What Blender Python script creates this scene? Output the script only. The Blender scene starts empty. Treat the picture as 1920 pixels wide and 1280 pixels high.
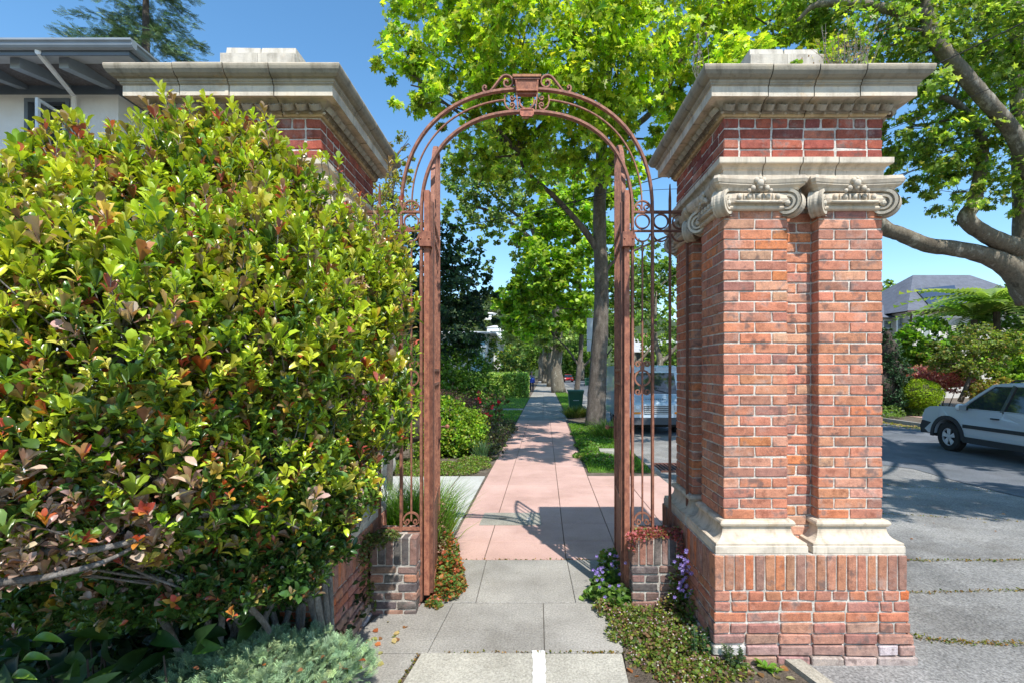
import bpy, math, random
import numpy as np
from mathutils import Vector, Matrix
R = math.radians
PI = math.pi
F, VX, VY, EYE = 915.0, 995.0, 695.0, 1.85
sc = bpy.context.scene
col = sc.collection
# ------------------------------------------------------------------ camera, sky, sun, exposure
cam_d = bpy.data.cameras.new('camera')
cam = bpy.data.objects.new('camera', cam_d); col.objects.link(cam)
cam.location = (0, 0, EYE); cam.rotation_euler = (R(90), 0, 0)
cam_d.sensor_width = 36; cam_d.lens = F / 1920 * 36
cam_d.shift_x = -(VX - 960) / 1920; cam_d.shift_y = (VY - 640) / 1920
cam_d.clip_start = 0.05; cam_d.clip_end = 3000
sc.camera = cam
SUN = Vector((.258, -.596, 1.0)).normalized()
elev = math.asin(SUN.z); az = math.atan2(SUN.x, SUN.y)
world = bpy.data.worlds.new('World'); sc.world = world; world.use_nodes = True
nt = world.node_tree; nt.nodes.clear()
sky = nt.nodes.new('ShaderNodeTexSky'); sky.sky_type = 'NISHITA'; sky.sun_disc = False
sky.sun_elevation = elev; sky.sun_rotation = az; sky.air_density = 1.0; sky.dust_density = .35; sky.ozone_density = 1.8
bg = nt.nodes.new('ShaderNodeBackground'); bg.inputs['Strength'].default_value = .15
wo = nt.nodes.new('ShaderNodeOutputWorld')
hs = nt.nodes.new('ShaderNodeHueSaturation'); hs.inputs['Saturation'].default_value = 1.2; hs.inputs['Hue'].default_value = .493; hs.inputs['Value'].default_value = 1.15
nt.links.new(sky.outputs[0], hs.inputs['Color']); nt.links.new(hs.outputs[0], bg.inputs[0]); nt.links.new(bg.outputs[0], wo.inputs[0])
sun_d = bpy.data.lights.new('sun', 'SUN'); sun_d.energy = 4.6; sun_d.angle = R(.5); sun_d.color = (1, .955, .89)
sun = bpy.data.objects.new('sun', sun_d); col.objects.link(sun)
sun.location = (0, 0, 60); sun.rotation_euler = SUN.to_track_quat('Z', 'Y').to_euler()
sc.view_settings.view_transform = 'Standard'; sc.view_settings.look = 'None'
sc.view_settings.exposure = .56; sc.view_settings.gamma = 1; sc.view_settings.use_curve_mapping = False
sc.cycles.max_bounces = 6; sc.cycles.transmission_bounces = 4; sc.cycles.diffuse_bounces = 3
sc.cycles.transparent_max_bounces = 4

# ------------------------------------------------------------------ helpers
rng = np.random.default_rng(7)
rnd = random.Random(11)
def at(x, y, D): return Vector(((x - VX) * D / F, D, EYE - (y - VY) * D / F))
def seed(n):
    global rng
    rng = np.random.default_rng(n); rnd.seed(n)
def tag(o, label=None, cat=None, group=None, kind=None):
    if label: o['label'] = label
    if cat: o['category'] = cat
    if group: o['group'] = group
    if kind: o['kind'] = kind
    return o
def empty(name, loc, label, cat, group=None, rz=0):
    o = bpy.data.objects.new(name, None); col.objects.link(o)
    o.location = loc; o.rotation_euler = (0, 0, rz); o.empty_display_size = .1
    return tag(o, label, cat, group)
def link(name, me, mat, parent=None):
    o = bpy.data.objects.new(name, me); col.objects.link(o)
    if mat and not me.materials: me.materials.append(mat)
    if parent is not None:
        o.parent = parent
    return o
def rel(o, root):          # keep world-space geometry while parenting to an empty standing at the thing's base
    o.matrix_parent_inverse = Matrix.LocRotScale(root.location, root.rotation_euler, None).inverted()
    return o
class MB:
    def __init__(s): s.v = []; s.f = []; s.c = []
    def add(s, vs, fs, c=(.5, .5, .5)):
        b = len(s.v); s.v += [tuple(p) for p in vs]; s.f += [tuple(i + b for i in f) for f in fs]
        if isinstance(c, list): s.c += c
        else: s.c += [c] * len(vs)
    def box(s, x0, y0, z0, x1, y1, z1, c=(.5, .5, .5)):
        s.add([(x0,y0,z0),(x1,y0,z0),(x1,y1,z0),(x0,y1,z0),(x0,y0,z1),(x1,y0,z1),(x1,y1,z1),(x0,y1,z1)],
              [(0,3,2,1),(4,5,6,7),(0,1,5,4),(1,2,6,5),(2,3,7,6),(3,0,4,7)], c)
    def hexa(s, b, t, c=(.5, .5, .5)):
        s.add(list(b) + list(t), [(0,3,2,1),(4,5,6,7),(0,1,5,4),(1,2,6,5),(2,3,7,6),(3,0,4,7)], c)
    def prism(s, poly, fn, t0, t1, c=(.5, .5, .5)):      # poly of 2D points, fn(a,b,t)->xyz
        n = len(poly)
        s.add([fn(a, b, t0) for a, b in poly] + [fn(a, b, t1) for a, b in poly],
              [tuple(range(n))[::-1], tuple(range(n, 2 * n))] + [(i, (i+1) % n, n + (i+1) % n, n + i) for i in range(n)], c)
    def tube(s, pts, rad, n=8, c=(.5, .5, .5), cap=True, wob=0):
        pts = [Vector(p) for p in pts]; m = len(pts)
        if not hasattr(rad, '__len__'): rad = [rad] * m
        up = Vector((0, 0, 1)); vs = []; prev = None
        for i, p in enumerate(pts):
            t = (pts[min(i+1, m-1)] - pts[max(i-1, 0)])
            t = t.normalized() if t.length > 1e-9 else Vector((0, 0, 1))
            a = prev if prev is not None else (Vector((1, 0, 0)) if abs(t.x) < .8 else Vector((0, 1, 0)))
            a = (a - t * a.dot(t)).normalized(); prev = a; b = t.cross(a)
            for k in range(n):
                q = 2 * PI * k / n; r = rad[i] * (1 + (rnd.uniform(-wob, wob) if wob else 0))
                vs.append(p + (a * math.cos(q) + b * math.sin(q)) * r)
        fs = [(i*n + k, i*n + (k+1) % n, (i+1)*n + (k+1) % n, (i+1)*n + k) for i in range(m-1) for k in range(n)]
        if cap: fs += [tuple(range(n))[::-1], tuple((m-1)*n + k for k in range(n))]
        s.add(vs, fs, c)
    def ell(s, cen, r, c=(.5, .5, .5), nu=8, nv=5, M=None):
        vs = []; 
        for j in range(1, nv):
            th = PI * j / nv
            for k in range(nu):
                q = 2 * PI * k / nu; vs.append(Vector((r[0]*math.sin(th)*math.cos(q), r[1]*math.sin(th)*math.sin(q), r[2]*math.cos(th))))
        vs += [Vector((0, 0, r[2])), Vector((0, 0, -r[2]))]
        if M: vs = [M @ v for v in vs]
        vs = [v + Vector(cen) for v in vs]
        fs = [(j*nu + k, (j+1)*nu + k, (j+1)*nu + (k+1) % nu, j*nu + (k+1) % nu) for j in range(nv-2) for k in range(nu)]
        a = (nv-1)*nu
        fs += [(a, k, (k+1) % nu) for k in range(nu)] + [(a+1, (nv-2)*nu + (k+1) % nu, (nv-2)*nu + k) for k in range(nu)]
        s.add(vs, fs, c)
    def mesh(s, name, smooth=False):
        me = bpy.data.meshes.new(name); me.from_pydata(s.v, [], s.f)
        ca = me.color_attributes.new('Col', 'FLOAT_COLOR', 'POINT')
        a = np.ones((len(s.v), 4), np.float32); a[:, :3] = np.array(s.c, np.float32).reshape(-1, 3)
        ca.data.foreach_set('color', a.ravel())
        me.validate(); me.update()
        if smooth: me.polygons.foreach_set('use_smooth', [True] * len(me.polygons))
        return me
    def build(s, name, mat, parent=None, smooth=False, r=True):
        o = link(name, s.mesh(name, smooth), mat, parent)
        if parent is not None and r: rel(o, parent_root(parent))
        return o
def parent_root(p):
    # only roots carry a transform; nested parts inherit it, so nested children need no inverse
    return p if p.type == 'EMPTY' else IDENT
class _I: location = Vector((0, 0, 0)); rotation_euler = Matrix.Identity(3).to_euler(); type = 'EMPTY'
IDENT = _I()
def local(mb, name, mat, parent, smooth=False):   # geometry already in the root's own space
    return link(name, mb.mesh(name, smooth), mat, parent)
def spline(pts, n=6):
    pts = [Vector(p) for p in pts]; out = []
    P = [pts[0]*2 - pts[1]] + pts + [pts[-1]*2 - pts[-2]]
    for i in range(1, len(P)-2):
        for k in range(n):
            t = k / n; a, b, c_, d = P[i-1], P[i], P[i+1], P[i+2]
            out.append(.5*((2*b) + (c_-a)*t + (2*a-5*b+4*c_-d)*t*t + (3*b-a-3*c_+d)*t**3))
    out.append(pts[-1]); return out
def interp(vals, m):
    return list(np.interp(np.linspace(0, 1, m), np.linspace(0, 1, len(vals)), vals))

# ------------------------------------------------------------------ materials
MATS = {}
def newmat(name):
    m = bpy.data.materials.new(name); m.use_nodes = True; t = m.node_tree
    b = t.nodes['Principled BSDF']; MATS[name] = m
    return m, t, b
def N(t, kind, **kw):
    n = t.nodes.new(kind)
    for k, v in kw.items():
        if k in n.inputs: n.inputs[k].default_value = v
        else: setattr(n, k, v)
    return n
def texco(t): return N(t, 'ShaderNodeTexCoord').outputs['Object']
def noise(t, vec, scale, detail=4, rough=.55):
    n = N(t, 'ShaderNodeTexNoise', Scale=scale, Detail=detail, Roughness=rough); t.links.new(vec, n.inputs['Vector']); return n.outputs['Fac']
def ramp(t, fac, stops):
    r = t.nodes.new('ShaderNodeValToRGB'); e = r.color_ramp.elements
    e[0].position, e[0].color = stops[0][0], (*stops[0][1], 1); e[1].position, e[1].color = stops[-1][0], (*stops[-1][1], 1)
    for p, c in stops[1:-1]:
        q = e.new(p); q.color = (*c, 1)
    t.links.new(fac, r.inputs[0]); return r.outputs[0]
def mix(t, fac, a, b, mode='MIX'):
    n = t.nodes.new('ShaderNodeMix'); n.data_type = 'RGBA'; n.blend_type = mode
    for sk, v in ((n.inputs[0], fac), (n.inputs[6], a), (n.inputs[7], b)):
        if isinstance(v, (int, float)): sk.default_value = v
        elif isinstance(v, tuple): sk.default_value = (*v, 1)
        else: t.links.new(v, sk)
    return n.outputs[2]
def bump(t, b, h, strength, dist):
    n = N(t, 'ShaderNodeBump', Strength=strength, Distance=dist); t.links.new(h, n.inputs['Height']); t.links.new(n.outputs[0], b.inputs['Normal'])
def attr(t): return N(t, 'ShaderNodeAttribute', attribute_name='Col').outputs['Color']
G = lambda v: (v, v, v)
def surf(name, rough=.7, var=.25, vs=8, bs=60, bstr=.3, bdist=.003, metal=0, fine=0, fs=150, spec=.4):
    m, t, b = newmat(name); v = texco(t); c = attr(t)
    n1 = noise(t, v, vs, 5)
    c = mix(t, 1.0, c, ramp(t, n1, [(.3, G(1 - var)), (.7, G(1 + var))]), 'MULTIPLY')
    if fine:
        n2 = noise(t, v, fs, 2, .7)
        c = mix(t, 1.0, c, ramp(t, n2, [(.35, G(1 - fine)), (.65, G(1 + fine))]), 'MULTIPLY')
    t.links.new(c, b.inputs['Base Color']); b.inputs['Roughness'].default_value = rough
    b.inputs['Metallic'].default_value = metal; b.inputs['Specular IOR Level'].default_value = spec
    if bstr: bump(t, b, noise(t, v, bs, 4, .6), bstr, bdist)
    return m
M = {}
M['paint'] = surf('painted_surface', .45, .06, 3, 20, .05, .002)
M['gloss'] = surf('car_paint', .22, .03, 2, 0, 0)
MATS['car_paint'].node_tree.nodes['Principled BSDF'].inputs['Coat Weight'].default_value = .6
M['rubber'] = surf('rubber', .8, .1, 20, 60, .2)
M['cloth'] = surf('cloth', .9, .1, 20, 60, .2)
M['stucco'] = surf('stucco', .9, .06, 3, 14, .5, .02)
M['wood'] = surf('painted_wood', .6, .08, 4, 30, .1)
M['roof'] = surf('shingle_roof', .85, .18, 2.5, 8, .6, .02, fine=.2, fs=25)
M['stone'] = None
def mk_stone():
    m, t, b = newmat('weathered_terracotta'); v = texco(t); c = attr(t)
    c = mix(t, 1.0, c, ramp(t, noise(t, v, 9, 6, .65), [(.3, (.72, .70, .68)), (.5, G(1)), (.72, (1.15, 1.12, 1.06))]), 'MULTIPLY')
    st = N(t, 'ShaderNodeMapping'); st.inputs['Scale'].default_value = (14, 14, 2); t.links.new(v, st.inputs[0])
    c = mix(t, ramp(t, noise(t, st.outputs[0], 1.3, 5, .6), [(.50, G(0)), (.70, G(.6))]), c, mix(t, 1.0, c, (.42, .40, .36), 'MULTIPLY'))
    c = mix(t, ramp(t, noise(t, v, 38, 5, .75), [(.62, G(0)), (.68, G(.5))]), c, mix(t, 1.0, c, (.45, .44, .40), 'MULTIPLY'))
    c = mix(t, ramp(t, noise(t, v, 3.1, 5, .7), [(.62, G(0)), (.72, G(.5))]), c, (.46, .27, .09))
    t.links.new(c, b.inputs['Base Color']); b.inputs['Roughness'].default_value = .85; b.inputs['Specular IOR Level'].default_value = .25
    bump(t, b, noise(t, v, 90, 6, .7), .5, .004)
    return m
M['stone'] = mk_stone()
def mk_brick():
    m, t, b = newmat('old_brick'); v = texco(t); c = attr(t)
    c = mix(t, 1.0, c, ramp(t, noise(t, v, 22, 6, .65), [(.3, (.62, .58, .58)), (.5, G(1)), (.7, (1.22, 1.18, 1.12))]), 'MULTIPLY')
    c = mix(t, 1.0, c, ramp(t, noise(t, v, 160, 2, .7), [(.3, G(.75)), (.7, G(1.2))]), 'MULTIPLY')
    c = mix(t, ramp(t, noise(t, v, 6.5, 7, .72), [(.53, G(0)), (.74, G(.6))]), c, (.55, .46, .41))
    c = mix(t, ramp(t, noise(t, v, 13, 3, .6), [(.57, G(0)), (.68, G(.7))]), c, (.12, .08, .07))
    t.links.new(c, b.inputs['Base Color']); b.inputs['Roughness'].default_value = .9; b.inputs['Specular IOR Level'].default_value = .2
    bump(t, b, noise(t, v, 70, 6, .7), .8, .006)
    return m
M['brick'] = mk_brick()
M['mortar'] = surf('lime_mortar', .95, .25, 12, 120, .9, .006, fine=.2, fs=90)
def mk_rust():
    m, t, b = newmat('rusted_iron'); v = texco(t)
    mp = N(t, 'ShaderNodeMapping'); mp.inputs['Scale'].default_value = (1, 1, .65); t.links.new(v, mp.inputs[0]); n1 = noise(t, mp.outputs[0], 34, 7, .72)
    c = ramp(t, n1, [(.30, (.09, .038, .028)), (.44, (.21, .085, .055)), (.56, (.30, .125, .075)), (.68, (.37, .18, .115)), (.8, (.45, .30, .23))])
    c = mix(t, 1.0, c, attr(t), 'MULTIPLY')
    c = mix(t, ramp(t, noise(t, v, 45, 4, .7), [(.66, G(0)), (.74, G(.5))]), c, (.42, .26, .20))
    t.links.new(c, b.inputs['Base Color']); b.inputs['Roughness'].default_value = .62; b.inputs['Metallic'].default_value = .15
    bump(t, b, noise(t, v, 130, 5, .7), .5, .002)
    return m
M['rust'] = mk_rust()
def mk_ground(name, c0, c1, c2, vs=2.2, fine=.25, fs=260, bs=170, bstr=.5, bd=.006, rough=.92, stain=.4):
    m, t, b = newmat(name); v = texco(t)
    c = ramp(t, noise(t, v, vs, 7, .62), [(.3, c0), (.5, c1), (.72, c2)])
    c = mix(t, 1.0, c, attr(t), 'MULTIPLY')
    c = mix(t, ramp(t, noise(t, v, 1.1, 8, .7), [(.50, G(0)), (.68, G(stain))]), c, mix(t, 1.0, c, (.50, .46, .42), 'MULTIPLY'))
    c = mix(t, ramp(t, noise(t, v, 7, 6, .75), [(.60, G(0)), (.70, G(stain))]), c, mix(t, 1.0, c, (.62, .58, .52), 'MULTIPLY'))
    c = mix(t, 1.0, c, ramp(t, noise(t, v, fs, 2, .8), [(.3, G(1 - fine)), (.7, G(1 + fine))]), 'MULTIPLY')
    vo = N(t, 'ShaderNodeTexVoronoi', Scale=fs * .45); t.links.new(v, vo.inputs['Vector'])
    c = mix(t, ramp(t, vo.outputs['Distance'], [(.0, G(.55)), (.2, G(0))]), c, mix(t, 1.0, c, G(.45), 'MULTIPLY'))
    t.links.new(c, b.inputs['Base Color']); b.inputs['Roughness'].default_value = rough; b.inputs['Specular IOR Level'].default_value = .25
    bump(t, b, noise(t, v, bs, 4, .7), bstr, bd)
    return m
M['concrete'] = mk_ground('concrete', (.21, .198, .175), (.275, .262, .235), (.345, .328, .292), vs=1.7, fine=.32, fs=75, bs=60, bd=.008)
M['pink'] = mk_ground('pink_concrete', (.41, .262, .22), (.475, .308, .262), (.53, .36, .31), vs=1.2, fine=.1, fs=60, bstr=.25, bd=.003, stain=.33)
M['pale'] = mk_ground('pale_concrete', (.36, .36, .335), (.45, .45, .42), (.51, .51, .48), fine=.12)
M['asphalt_old'] = mk_ground('worn_asphalt', (.125, .123, .118), (.215, .21, .20), (.31, .30, .28), vs=.7, stain=.6, fine=.5, fs=55, bs=50, bstr=.8, bd=.01)
M['asphalt'] = mk_ground('asphalt', (.10, .11, .12), (.125, .135, .15), (.16, .17, .185), vs=.9, stain=.5, fine=.25, fs=60, bs=50)
M['soil'] = mk_ground('soil', (.075, .058, .042), (.13, .105, .08), (.20, .17, .135), vs=5, fine=.5, fs=90, bs=60, bstr=1, bd=.02)
M['earth'] = mk_ground('earth', (.05, .06, .025), (.08, .08, .04), (.12, .10, .06), vs=.6, fine=.4, fs=40, bs=20, bstr=1, bd=.03)
M['lawn'] = mk_ground('lawn_ground', (.06, .12, .015), (.09, .17, .025), (.12, .21, .035), vs=1.5, fine=.35, fs=60, bs=60, bstr=1, bd=.02)
def mk_bark(name, cols, sc_=6, plate=False):
    m, t, b = newmat(name); v = texco(t)
    mp = N(t, 'ShaderNodeMapping'); mp.inputs['Scale'].default_value = (1, 1, .45); t.links.new(v, mp.inputs[0])
    c = ramp(t, noise(t, mp.outputs[0], sc_, 6, .7), cols)
    c = mix(t, 1.0, c, ramp(t, noise(t, mp.outputs[0], sc_ * 6, 4, .7), [(.3, G(.7)), (.7, G(1.25))]), 'MULTIPLY')
    t.links.new(c, b.inputs['Base Color']); b.inputs['Roughness'].default_value = .9
    bump(t, b, noise(t, mp.outputs[0], sc_ * 5, 6, .75), .9, .03)
    return m
M['bark'] = mk_bark('grey_brown_bark', [(.3, (.055, .042, .033)), (.5, (.12, .098, .08)), (.7, (.21, .18, .155))], 7)
M['plane'] = mk_bark('mottled_plane_bark', [(.36, (.08, .065, .045)), (.46, (.17, .145, .105)), (.54, (.13, .11, .08)), (.62, (.31, .285, .23))], 3.2)
M['twig'] = mk_bark('grey_shrub_wood', [(.3, (.14, .11, .09)), (.5, (.27, .24, .21)), (.7, (.42, .39, .36))], 25)
M['dark_bark'] = mk_bark('dark_bark', [(.3, (.03, .022, .016)), (.5, (.06, .045, .035)), (.7, (.10, .08, .06))], 8)
def mk_leaf(name, trans=.35, rough=.4, spec=.5, tint=(1.15, 1.25, .55)):
    m, t, b = newmat(name); v = texco(t); c = attr(t)
    c = mix(t, 1.0, c, ramp(t, noise(t, v, 30, 2), [(.3, G(.82)), (.7, G(1.18))]), 'MULTIPLY')
    t.links.new(c, b.inputs['Base Color']); b.inputs['Roughness'].default_value = rough; b.inputs['Specular IOR Level'].default_value = spec
    tr = t.nodes.new('ShaderNodeBsdfTranslucent'); t.links.new(mix(t, 1.0, c, tint, 'MULTIPLY'), tr.inputs[0])
    ms = t.nodes.new('ShaderNodeMixShader'); ms.inputs[0].default_value = trans
    t.links.new(b.outputs[0], ms.inputs[1]); t.links.new(tr.outputs[0], ms.inputs[2])
    t.links.new(ms.outputs[0], t.nodes['Material Output'].inputs[0])
    return m
M['leaf'] = mk_leaf('tree_leaf', .5, .45, .4, (1.35, 1.45, .5))
M['leaf_gloss'] = mk_leaf('glossy_shrub_leaf', .28, .3, .6, (1.3, 1.3, .5))
M['needle'] = mk_leaf('conifer_needle', .15, .6, .3, (1, 1.1, .8))
def mk_glass(name, c=(.02, .03, .035)):
    m, t, b = newmat(name); b.inputs['Base Color'].default_value = (*c, 1); b.inputs['Roughness'].default_value = .04
    b.inputs['Specular IOR Level'].default_value = .9; b.inputs['IOR'].default_value = 1.5
    return m
M['glass'] = mk_glass('window_glass'); M['glass_pale'] = mk_glass('curtained_glass', (.25, .28, .28))

# ------------------------------------------------------------------ leaf meshes (numpy)
def unit(a): return a / np.maximum(np.linalg.norm(a, axis=-1, keepdims=True), 1e-9)
def tm(vs, fs): return np.array(vs, float), fs
# u along the leaf, v across (half-width units), w off the blade
T_OBO = tm([(0,0,0),(.3,-.42,.05),(.3,0,0),(.3,.42,.05),(.68,-1,.09),(.68,0,-.02),(.68,1,.09),(.9,-.7,.02),(.9,0,-.06),(.9,.7,.02),(1,0,-.1)],
           [(0,2,1),(0,3,2),(1,2,5,4),(2,3,6,5),(4,5,8,7),(5,6,9,8),(7,8,10),(8,9,10)])
def _lance(n=8):
    vs = []; fs = []
    for i in range(n + 1):
        u = i/n; w = math.sin(PI*min(1, u*1.0))**.75*(1 - .25*u) if 0 < i < n else .0; z = .12*math.sin(PI*u) - .25*u*u
        vs += [(u, -w, z + .10*w), (u, 0, z), (u, w, z + .10*w)]
    for i in range(n):
        a = i*3; fs += [(a, a+1, a+4, a+3), (a+1, a+2, a+5, a+4)]
    return tm(vs, fs)
T_LANCE = _lance()
T_STAR = tm([(.28,0,-.04),(0,-.12,0),(.05,-.75,.0),(.30,-.42,.02),(.62,-1,-.06),(.62,-.36,.03),(1,0,-.12),(.62,.36,.03),(.62,1,-.06),(.30,.42,.02),(.05,.75,0),(0,.12,0)],
            [(0,i,i+1) for i in range(1, 11)])
T_CURL = (T_OBO[0]*np.array([[1, .9, 1]]) + np.stack([np.zeros(11), np.zeros(11), -.28*T_OBO[0][:, 0]**2 + .10*T_OBO[0][:, 0]], 1), T_OBO[1])
T_FOLD = (T_OBO[0]*np.array([[1, .78, 1]]) + np.stack([np.zeros(11), .06*np.sin(T_OBO[0][:, 0]*4), .26*np.abs(T_OBO[0][:, 1]) + .10*T_OBO[0][:, 0]**2], 1), T_OBO[1])
T_DIA = tm([(0,0,0),(.5,-1,.12),(1,0,0),(.5,1,.12)], [(0,1,2),(0,2,3)])
T_ELL = tm([(0,0,0),(.35,-.95,.1),(.75,-.7,.06),(1,0,-.04),(.75,.7,.06),(.35,.95,.1),(.5,0,-.03)], [(6,0,1),(6,1,2),(6,2,3),(6,3,4),(6,4,5),(6,5,0)])
T_BLADE = tm([(0,-1,0),(0,1,0),(.35,-.9,.10),(.35,.9,.10),(.7,-.6,.10),(.7,.6,.10),(1,0,-.12)], [(0,1,3,2),(2,3,5,4),(4,5,6)])
def _sprig(n=6):
    vs = [(0,-.03,0),(0,.03,0),(1,0,0)]; fs = [(0,1,2)]
    for i in range(n):
        u = .12 + .75 * i / n; l = .55 * (1 - .5 * i / n)
        for s_ in (-1, 1):
            b = len(vs); vs += [(u,0,0),(u+.09,s_*.05,.0),(u+l*.62,s_*l,.06*(i % 2)), (u+l*.5, s_*(l-.18), .0)]; fs += [(b,b+1,b+2),(b,b+3,b+2)]
    return tm(vs, fs)
T_SPRIG = _sprig()
def _frond(n=16):
    vs = []; fs = []
    arch = lambda u: -1.05*u*u + .45*u
    for i in range(n):
        u = .1 + .9*i/n; l = math.sin(PI*(.12+.84*i/n))
        for s_ in (-1, 1):
            b = len(vs); z = arch(u)
            vs += [(u,0,z),(u+.045,0,arch(u+.045)),(u+.08,s_*l,z-.10*l),(u+.05,s_*l,z-.10*l)]; fs += [(b,b+1,b+2,b+3)]
    for i in range(8):
        b = len(vs); u0, u1 = i/8, (i+1)/8
        vs += [(u0,-.03,arch(u0)),(u0,.03,arch(u0)),(u1,.03,arch(u1)),(u1,-.03,arch(u1))]; fs += [(b,b+1,b+2,b+3)]
    return tm(vs, fs)
T_FROND = _frond()
def leaves(name, P, A, Nn, L, W, C, T, mat, parent=None, root=None):
    tv, tf = T; n = len(P); k = len(tv)
    A = unit(A); Nn = unit(Nn - A * np.sum(A*Nn, 1, keepdims=True)); B = np.cross(Nn, A)
    L = np.broadcast_to(L, (n,)); W = np.broadcast_to(W, (n,))
    V = (P[:, None] + A[:, None]*(tv[None, :, 0, None]*L[:, None, None]) + B[:, None]*(tv[None, :, 1, None]*(L*W)[:, None, None])
         + Nn[:, None]*(tv[None, :, 2, None]*L[:, None, None])).reshape(-1, 3)
    sizes = np.array([len(f) for f in tf]); flat = np.concatenate([np.array(f) for f in tf])
    idx = (flat[None] + (np.arange(n)*k)[:, None]).ravel().astype(np.int32)
    ls = np.tile(sizes, n); starts = np.concatenate([[0], np.cumsum(ls)[:-1]]).astype(np.int32)
    me = bpy.data.meshes.new(name); me.vertices.add(len(V)); me.vertices.foreach_set('co', V.astype(np.float32).ravel())
    me.loops.add(len(idx)); me.loops.foreach_set('vertex_index', idx)
    me.polygons.add(len(ls)); me.polygons.foreach_set('loop_start', starts); me.polygons.foreach_set('loop_total', ls.astype(np.int32))
    ca = me.color_attributes.new('Col', 'FLOAT_COLOR', 'POINT')
    c4 = np.ones((len(V), 4), np.float32); c4[:, :3] = np.repeat(C, k, axis=0); ca.data.foreach_set('color', c4.ravel())
    me.update(calc_edges=True)
    o = link(name, me, mat, parent)
    if root is not None: rel(o, root)
    return o
def sph(n): return unit(rng.normal(size=(n, 3)))
def pick(n, cols, w=None, jit=.12, val=.22):
    cols = np.array(cols, float); w = None if w is None else np.array(w) / np.sum(w)
    c = cols[rng.choice(len(cols), n, p=w)]
    return np.clip(c * (1 + rng.normal(0, jit, (n, 3))*.6) * (1 + rng.normal(0, val, (n, 1))), .004, .9)
def rosettes(Cn, Dn, k, L, spread=(.25, 1.25), ljit=.25):
    n = len(Cn); Dn = unit(Dn)
    h = np.where(np.abs(Dn[:, 2:3]) < .9, np.array([[0, 0, 1.]]), np.array([[1., 0, 0]]))
    U = unit(np.cross(Dn, h)); Vv = np.cross(Dn, U)
    ph = rng.uniform(0, 2*PI, (n, 1)) + np.arange(k)[None]*2.4
    el = np.linspace(spread[0], spread[1], k)[None] + rng.normal(0, .15, (n, k))   # tilt away from the axis
    rad = U[:, None]*np.cos(ph)[..., None] + Vv[:, None]*np.sin(ph)[..., None]
    A = Dn[:, None]*np.cos(el)[..., None] + rad*np.sin(el)[..., None]
    Nn = Dn[:, None]*np.sin(el)[..., None] - rad*np.cos(el)[..., None] + rng.normal(0, .18, (n, k, 3))
    L0 = L*(1 + rng.normal(0, ljit*.5, (n, 1)))*(1 + rng.normal(0, ljit*.5, (n, k)))
    P = Cn[:, None] - Dn[:, None]*(np.arange(k)[None, :, None]*.006)
    return P.reshape(-1, 3), A.reshape(-1, 3), Nn.reshape(-1, 3), np.clip(L0, L*.4, L*1.7).ravel()
def crown_pts(blobs, n, sub=.28, flat=.6, shell=(.45, 1.05), per=34):
    # blobs: (x,y,z,r[,rz]); leaves gather in flattened sub-clumps spread through each blob
    B = np.array([(b[0], b[1], b[2], b[3], b[4] if len(b) > 4 else b[3]) for b in blobs], float)
    w = B[:, 3]**2; w /= w.sum(); ns = max(len(B), n // per)
    bi = rng.choice(len(B), ns, p=w); d = sph(ns); rr = rng.uniform(shell[0], shell[1], (ns, 1))**.7
    sc_ = np.stack([B[bi, 3], B[bi, 3], B[bi, 4]], 1)
    Cc = B[bi, :3] + d*rr*sc_
    rs = B[bi, 3]*sub*rng.uniform(.55, 1.3, ns)
    si = rng.integers(0, ns, n); q = sph(n)*(rng.uniform(0, 1, (n, 1))**.45)
    q[:, 2] *= flat
    P = Cc[si] + q*rs[si][:, None]
    out = unit(P - B[bi[si], :3])
    return P, out, Cc, si
def crown(name, blobs, n, L, cols, wts, T, mat, parent, root, sub=.28, flat=.6, W=.45, droop=.35, shell=(.45, 1.05), per=34, val=.28):
    P, out, Cc, si = crown_pts(blobs, n, sub, flat, shell, per)
    A = out*.7 + rng.normal(0, .7, (n, 3)); A[:, 2] -= droop
    Nn = np.array([[0, 0, 1.]])*.75 + out*.35 + rng.normal(0, .5, (n, 3))
    C = pick(n, cols, wts, .12, val)*(1 + rng.normal(0, .24, (len(Cc), 1)).clip(-.5, .6))[si]
    C = np.clip(C, .004, .9)
    return leaves(name, P, A, Nn, L*rng.uniform(.65, 1.3, n), W*rng.uniform(.8, 1.2, n), C, T, mat, parent, root), Cc
def limbs(mb, nodes, blobs, r0=.06, n=6, twigs=4):
    nodes = [Vector(p) for p in nodes]
    for b in blobs:
        c = Vector(b[:3]); below = [p for p in nodes if p.z < c.z + .3] or nodes
        s = min(below, key=lambda p: (p - c).length + .4*abs(p.z - c.z) + 1.5*max(0, (p - c).length - 3.5))
        L = (c - s).length
        if L < .15 or L > 4.2: continue
        mid = s.lerp(c, .5) + Vector((rnd.uniform(-.1, .1), rnd.uniform(-.1, .1), rnd.uniform(-.02, .16)))*L
        p = spline([s, mid, c], 5); rr = min(r0, .02 + .012*L)
        mb.tube(p, interp([rr, rr*.7, rr*.35], len(p)), n, wob=.12)
        for k in range(twigs):
            d = Vector((rnd.gauss(0, 1), rnd.gauss(0, 1), rnd.gauss(.2, .7))).normalized()*b[3]*rnd.uniform(.6, 1)
            q = p[rnd.randrange(len(p)//2, len(p))]
            e = c + d; m_ = q.lerp(e, .5) + Vector((rnd.uniform(-.1, .1)*b[3],)*3)
            tp = spline([q, m_, e], 3); mb.tube(tp, interp([rr*.4, rr*.12], len(tp)), 4, cap=False)
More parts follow.
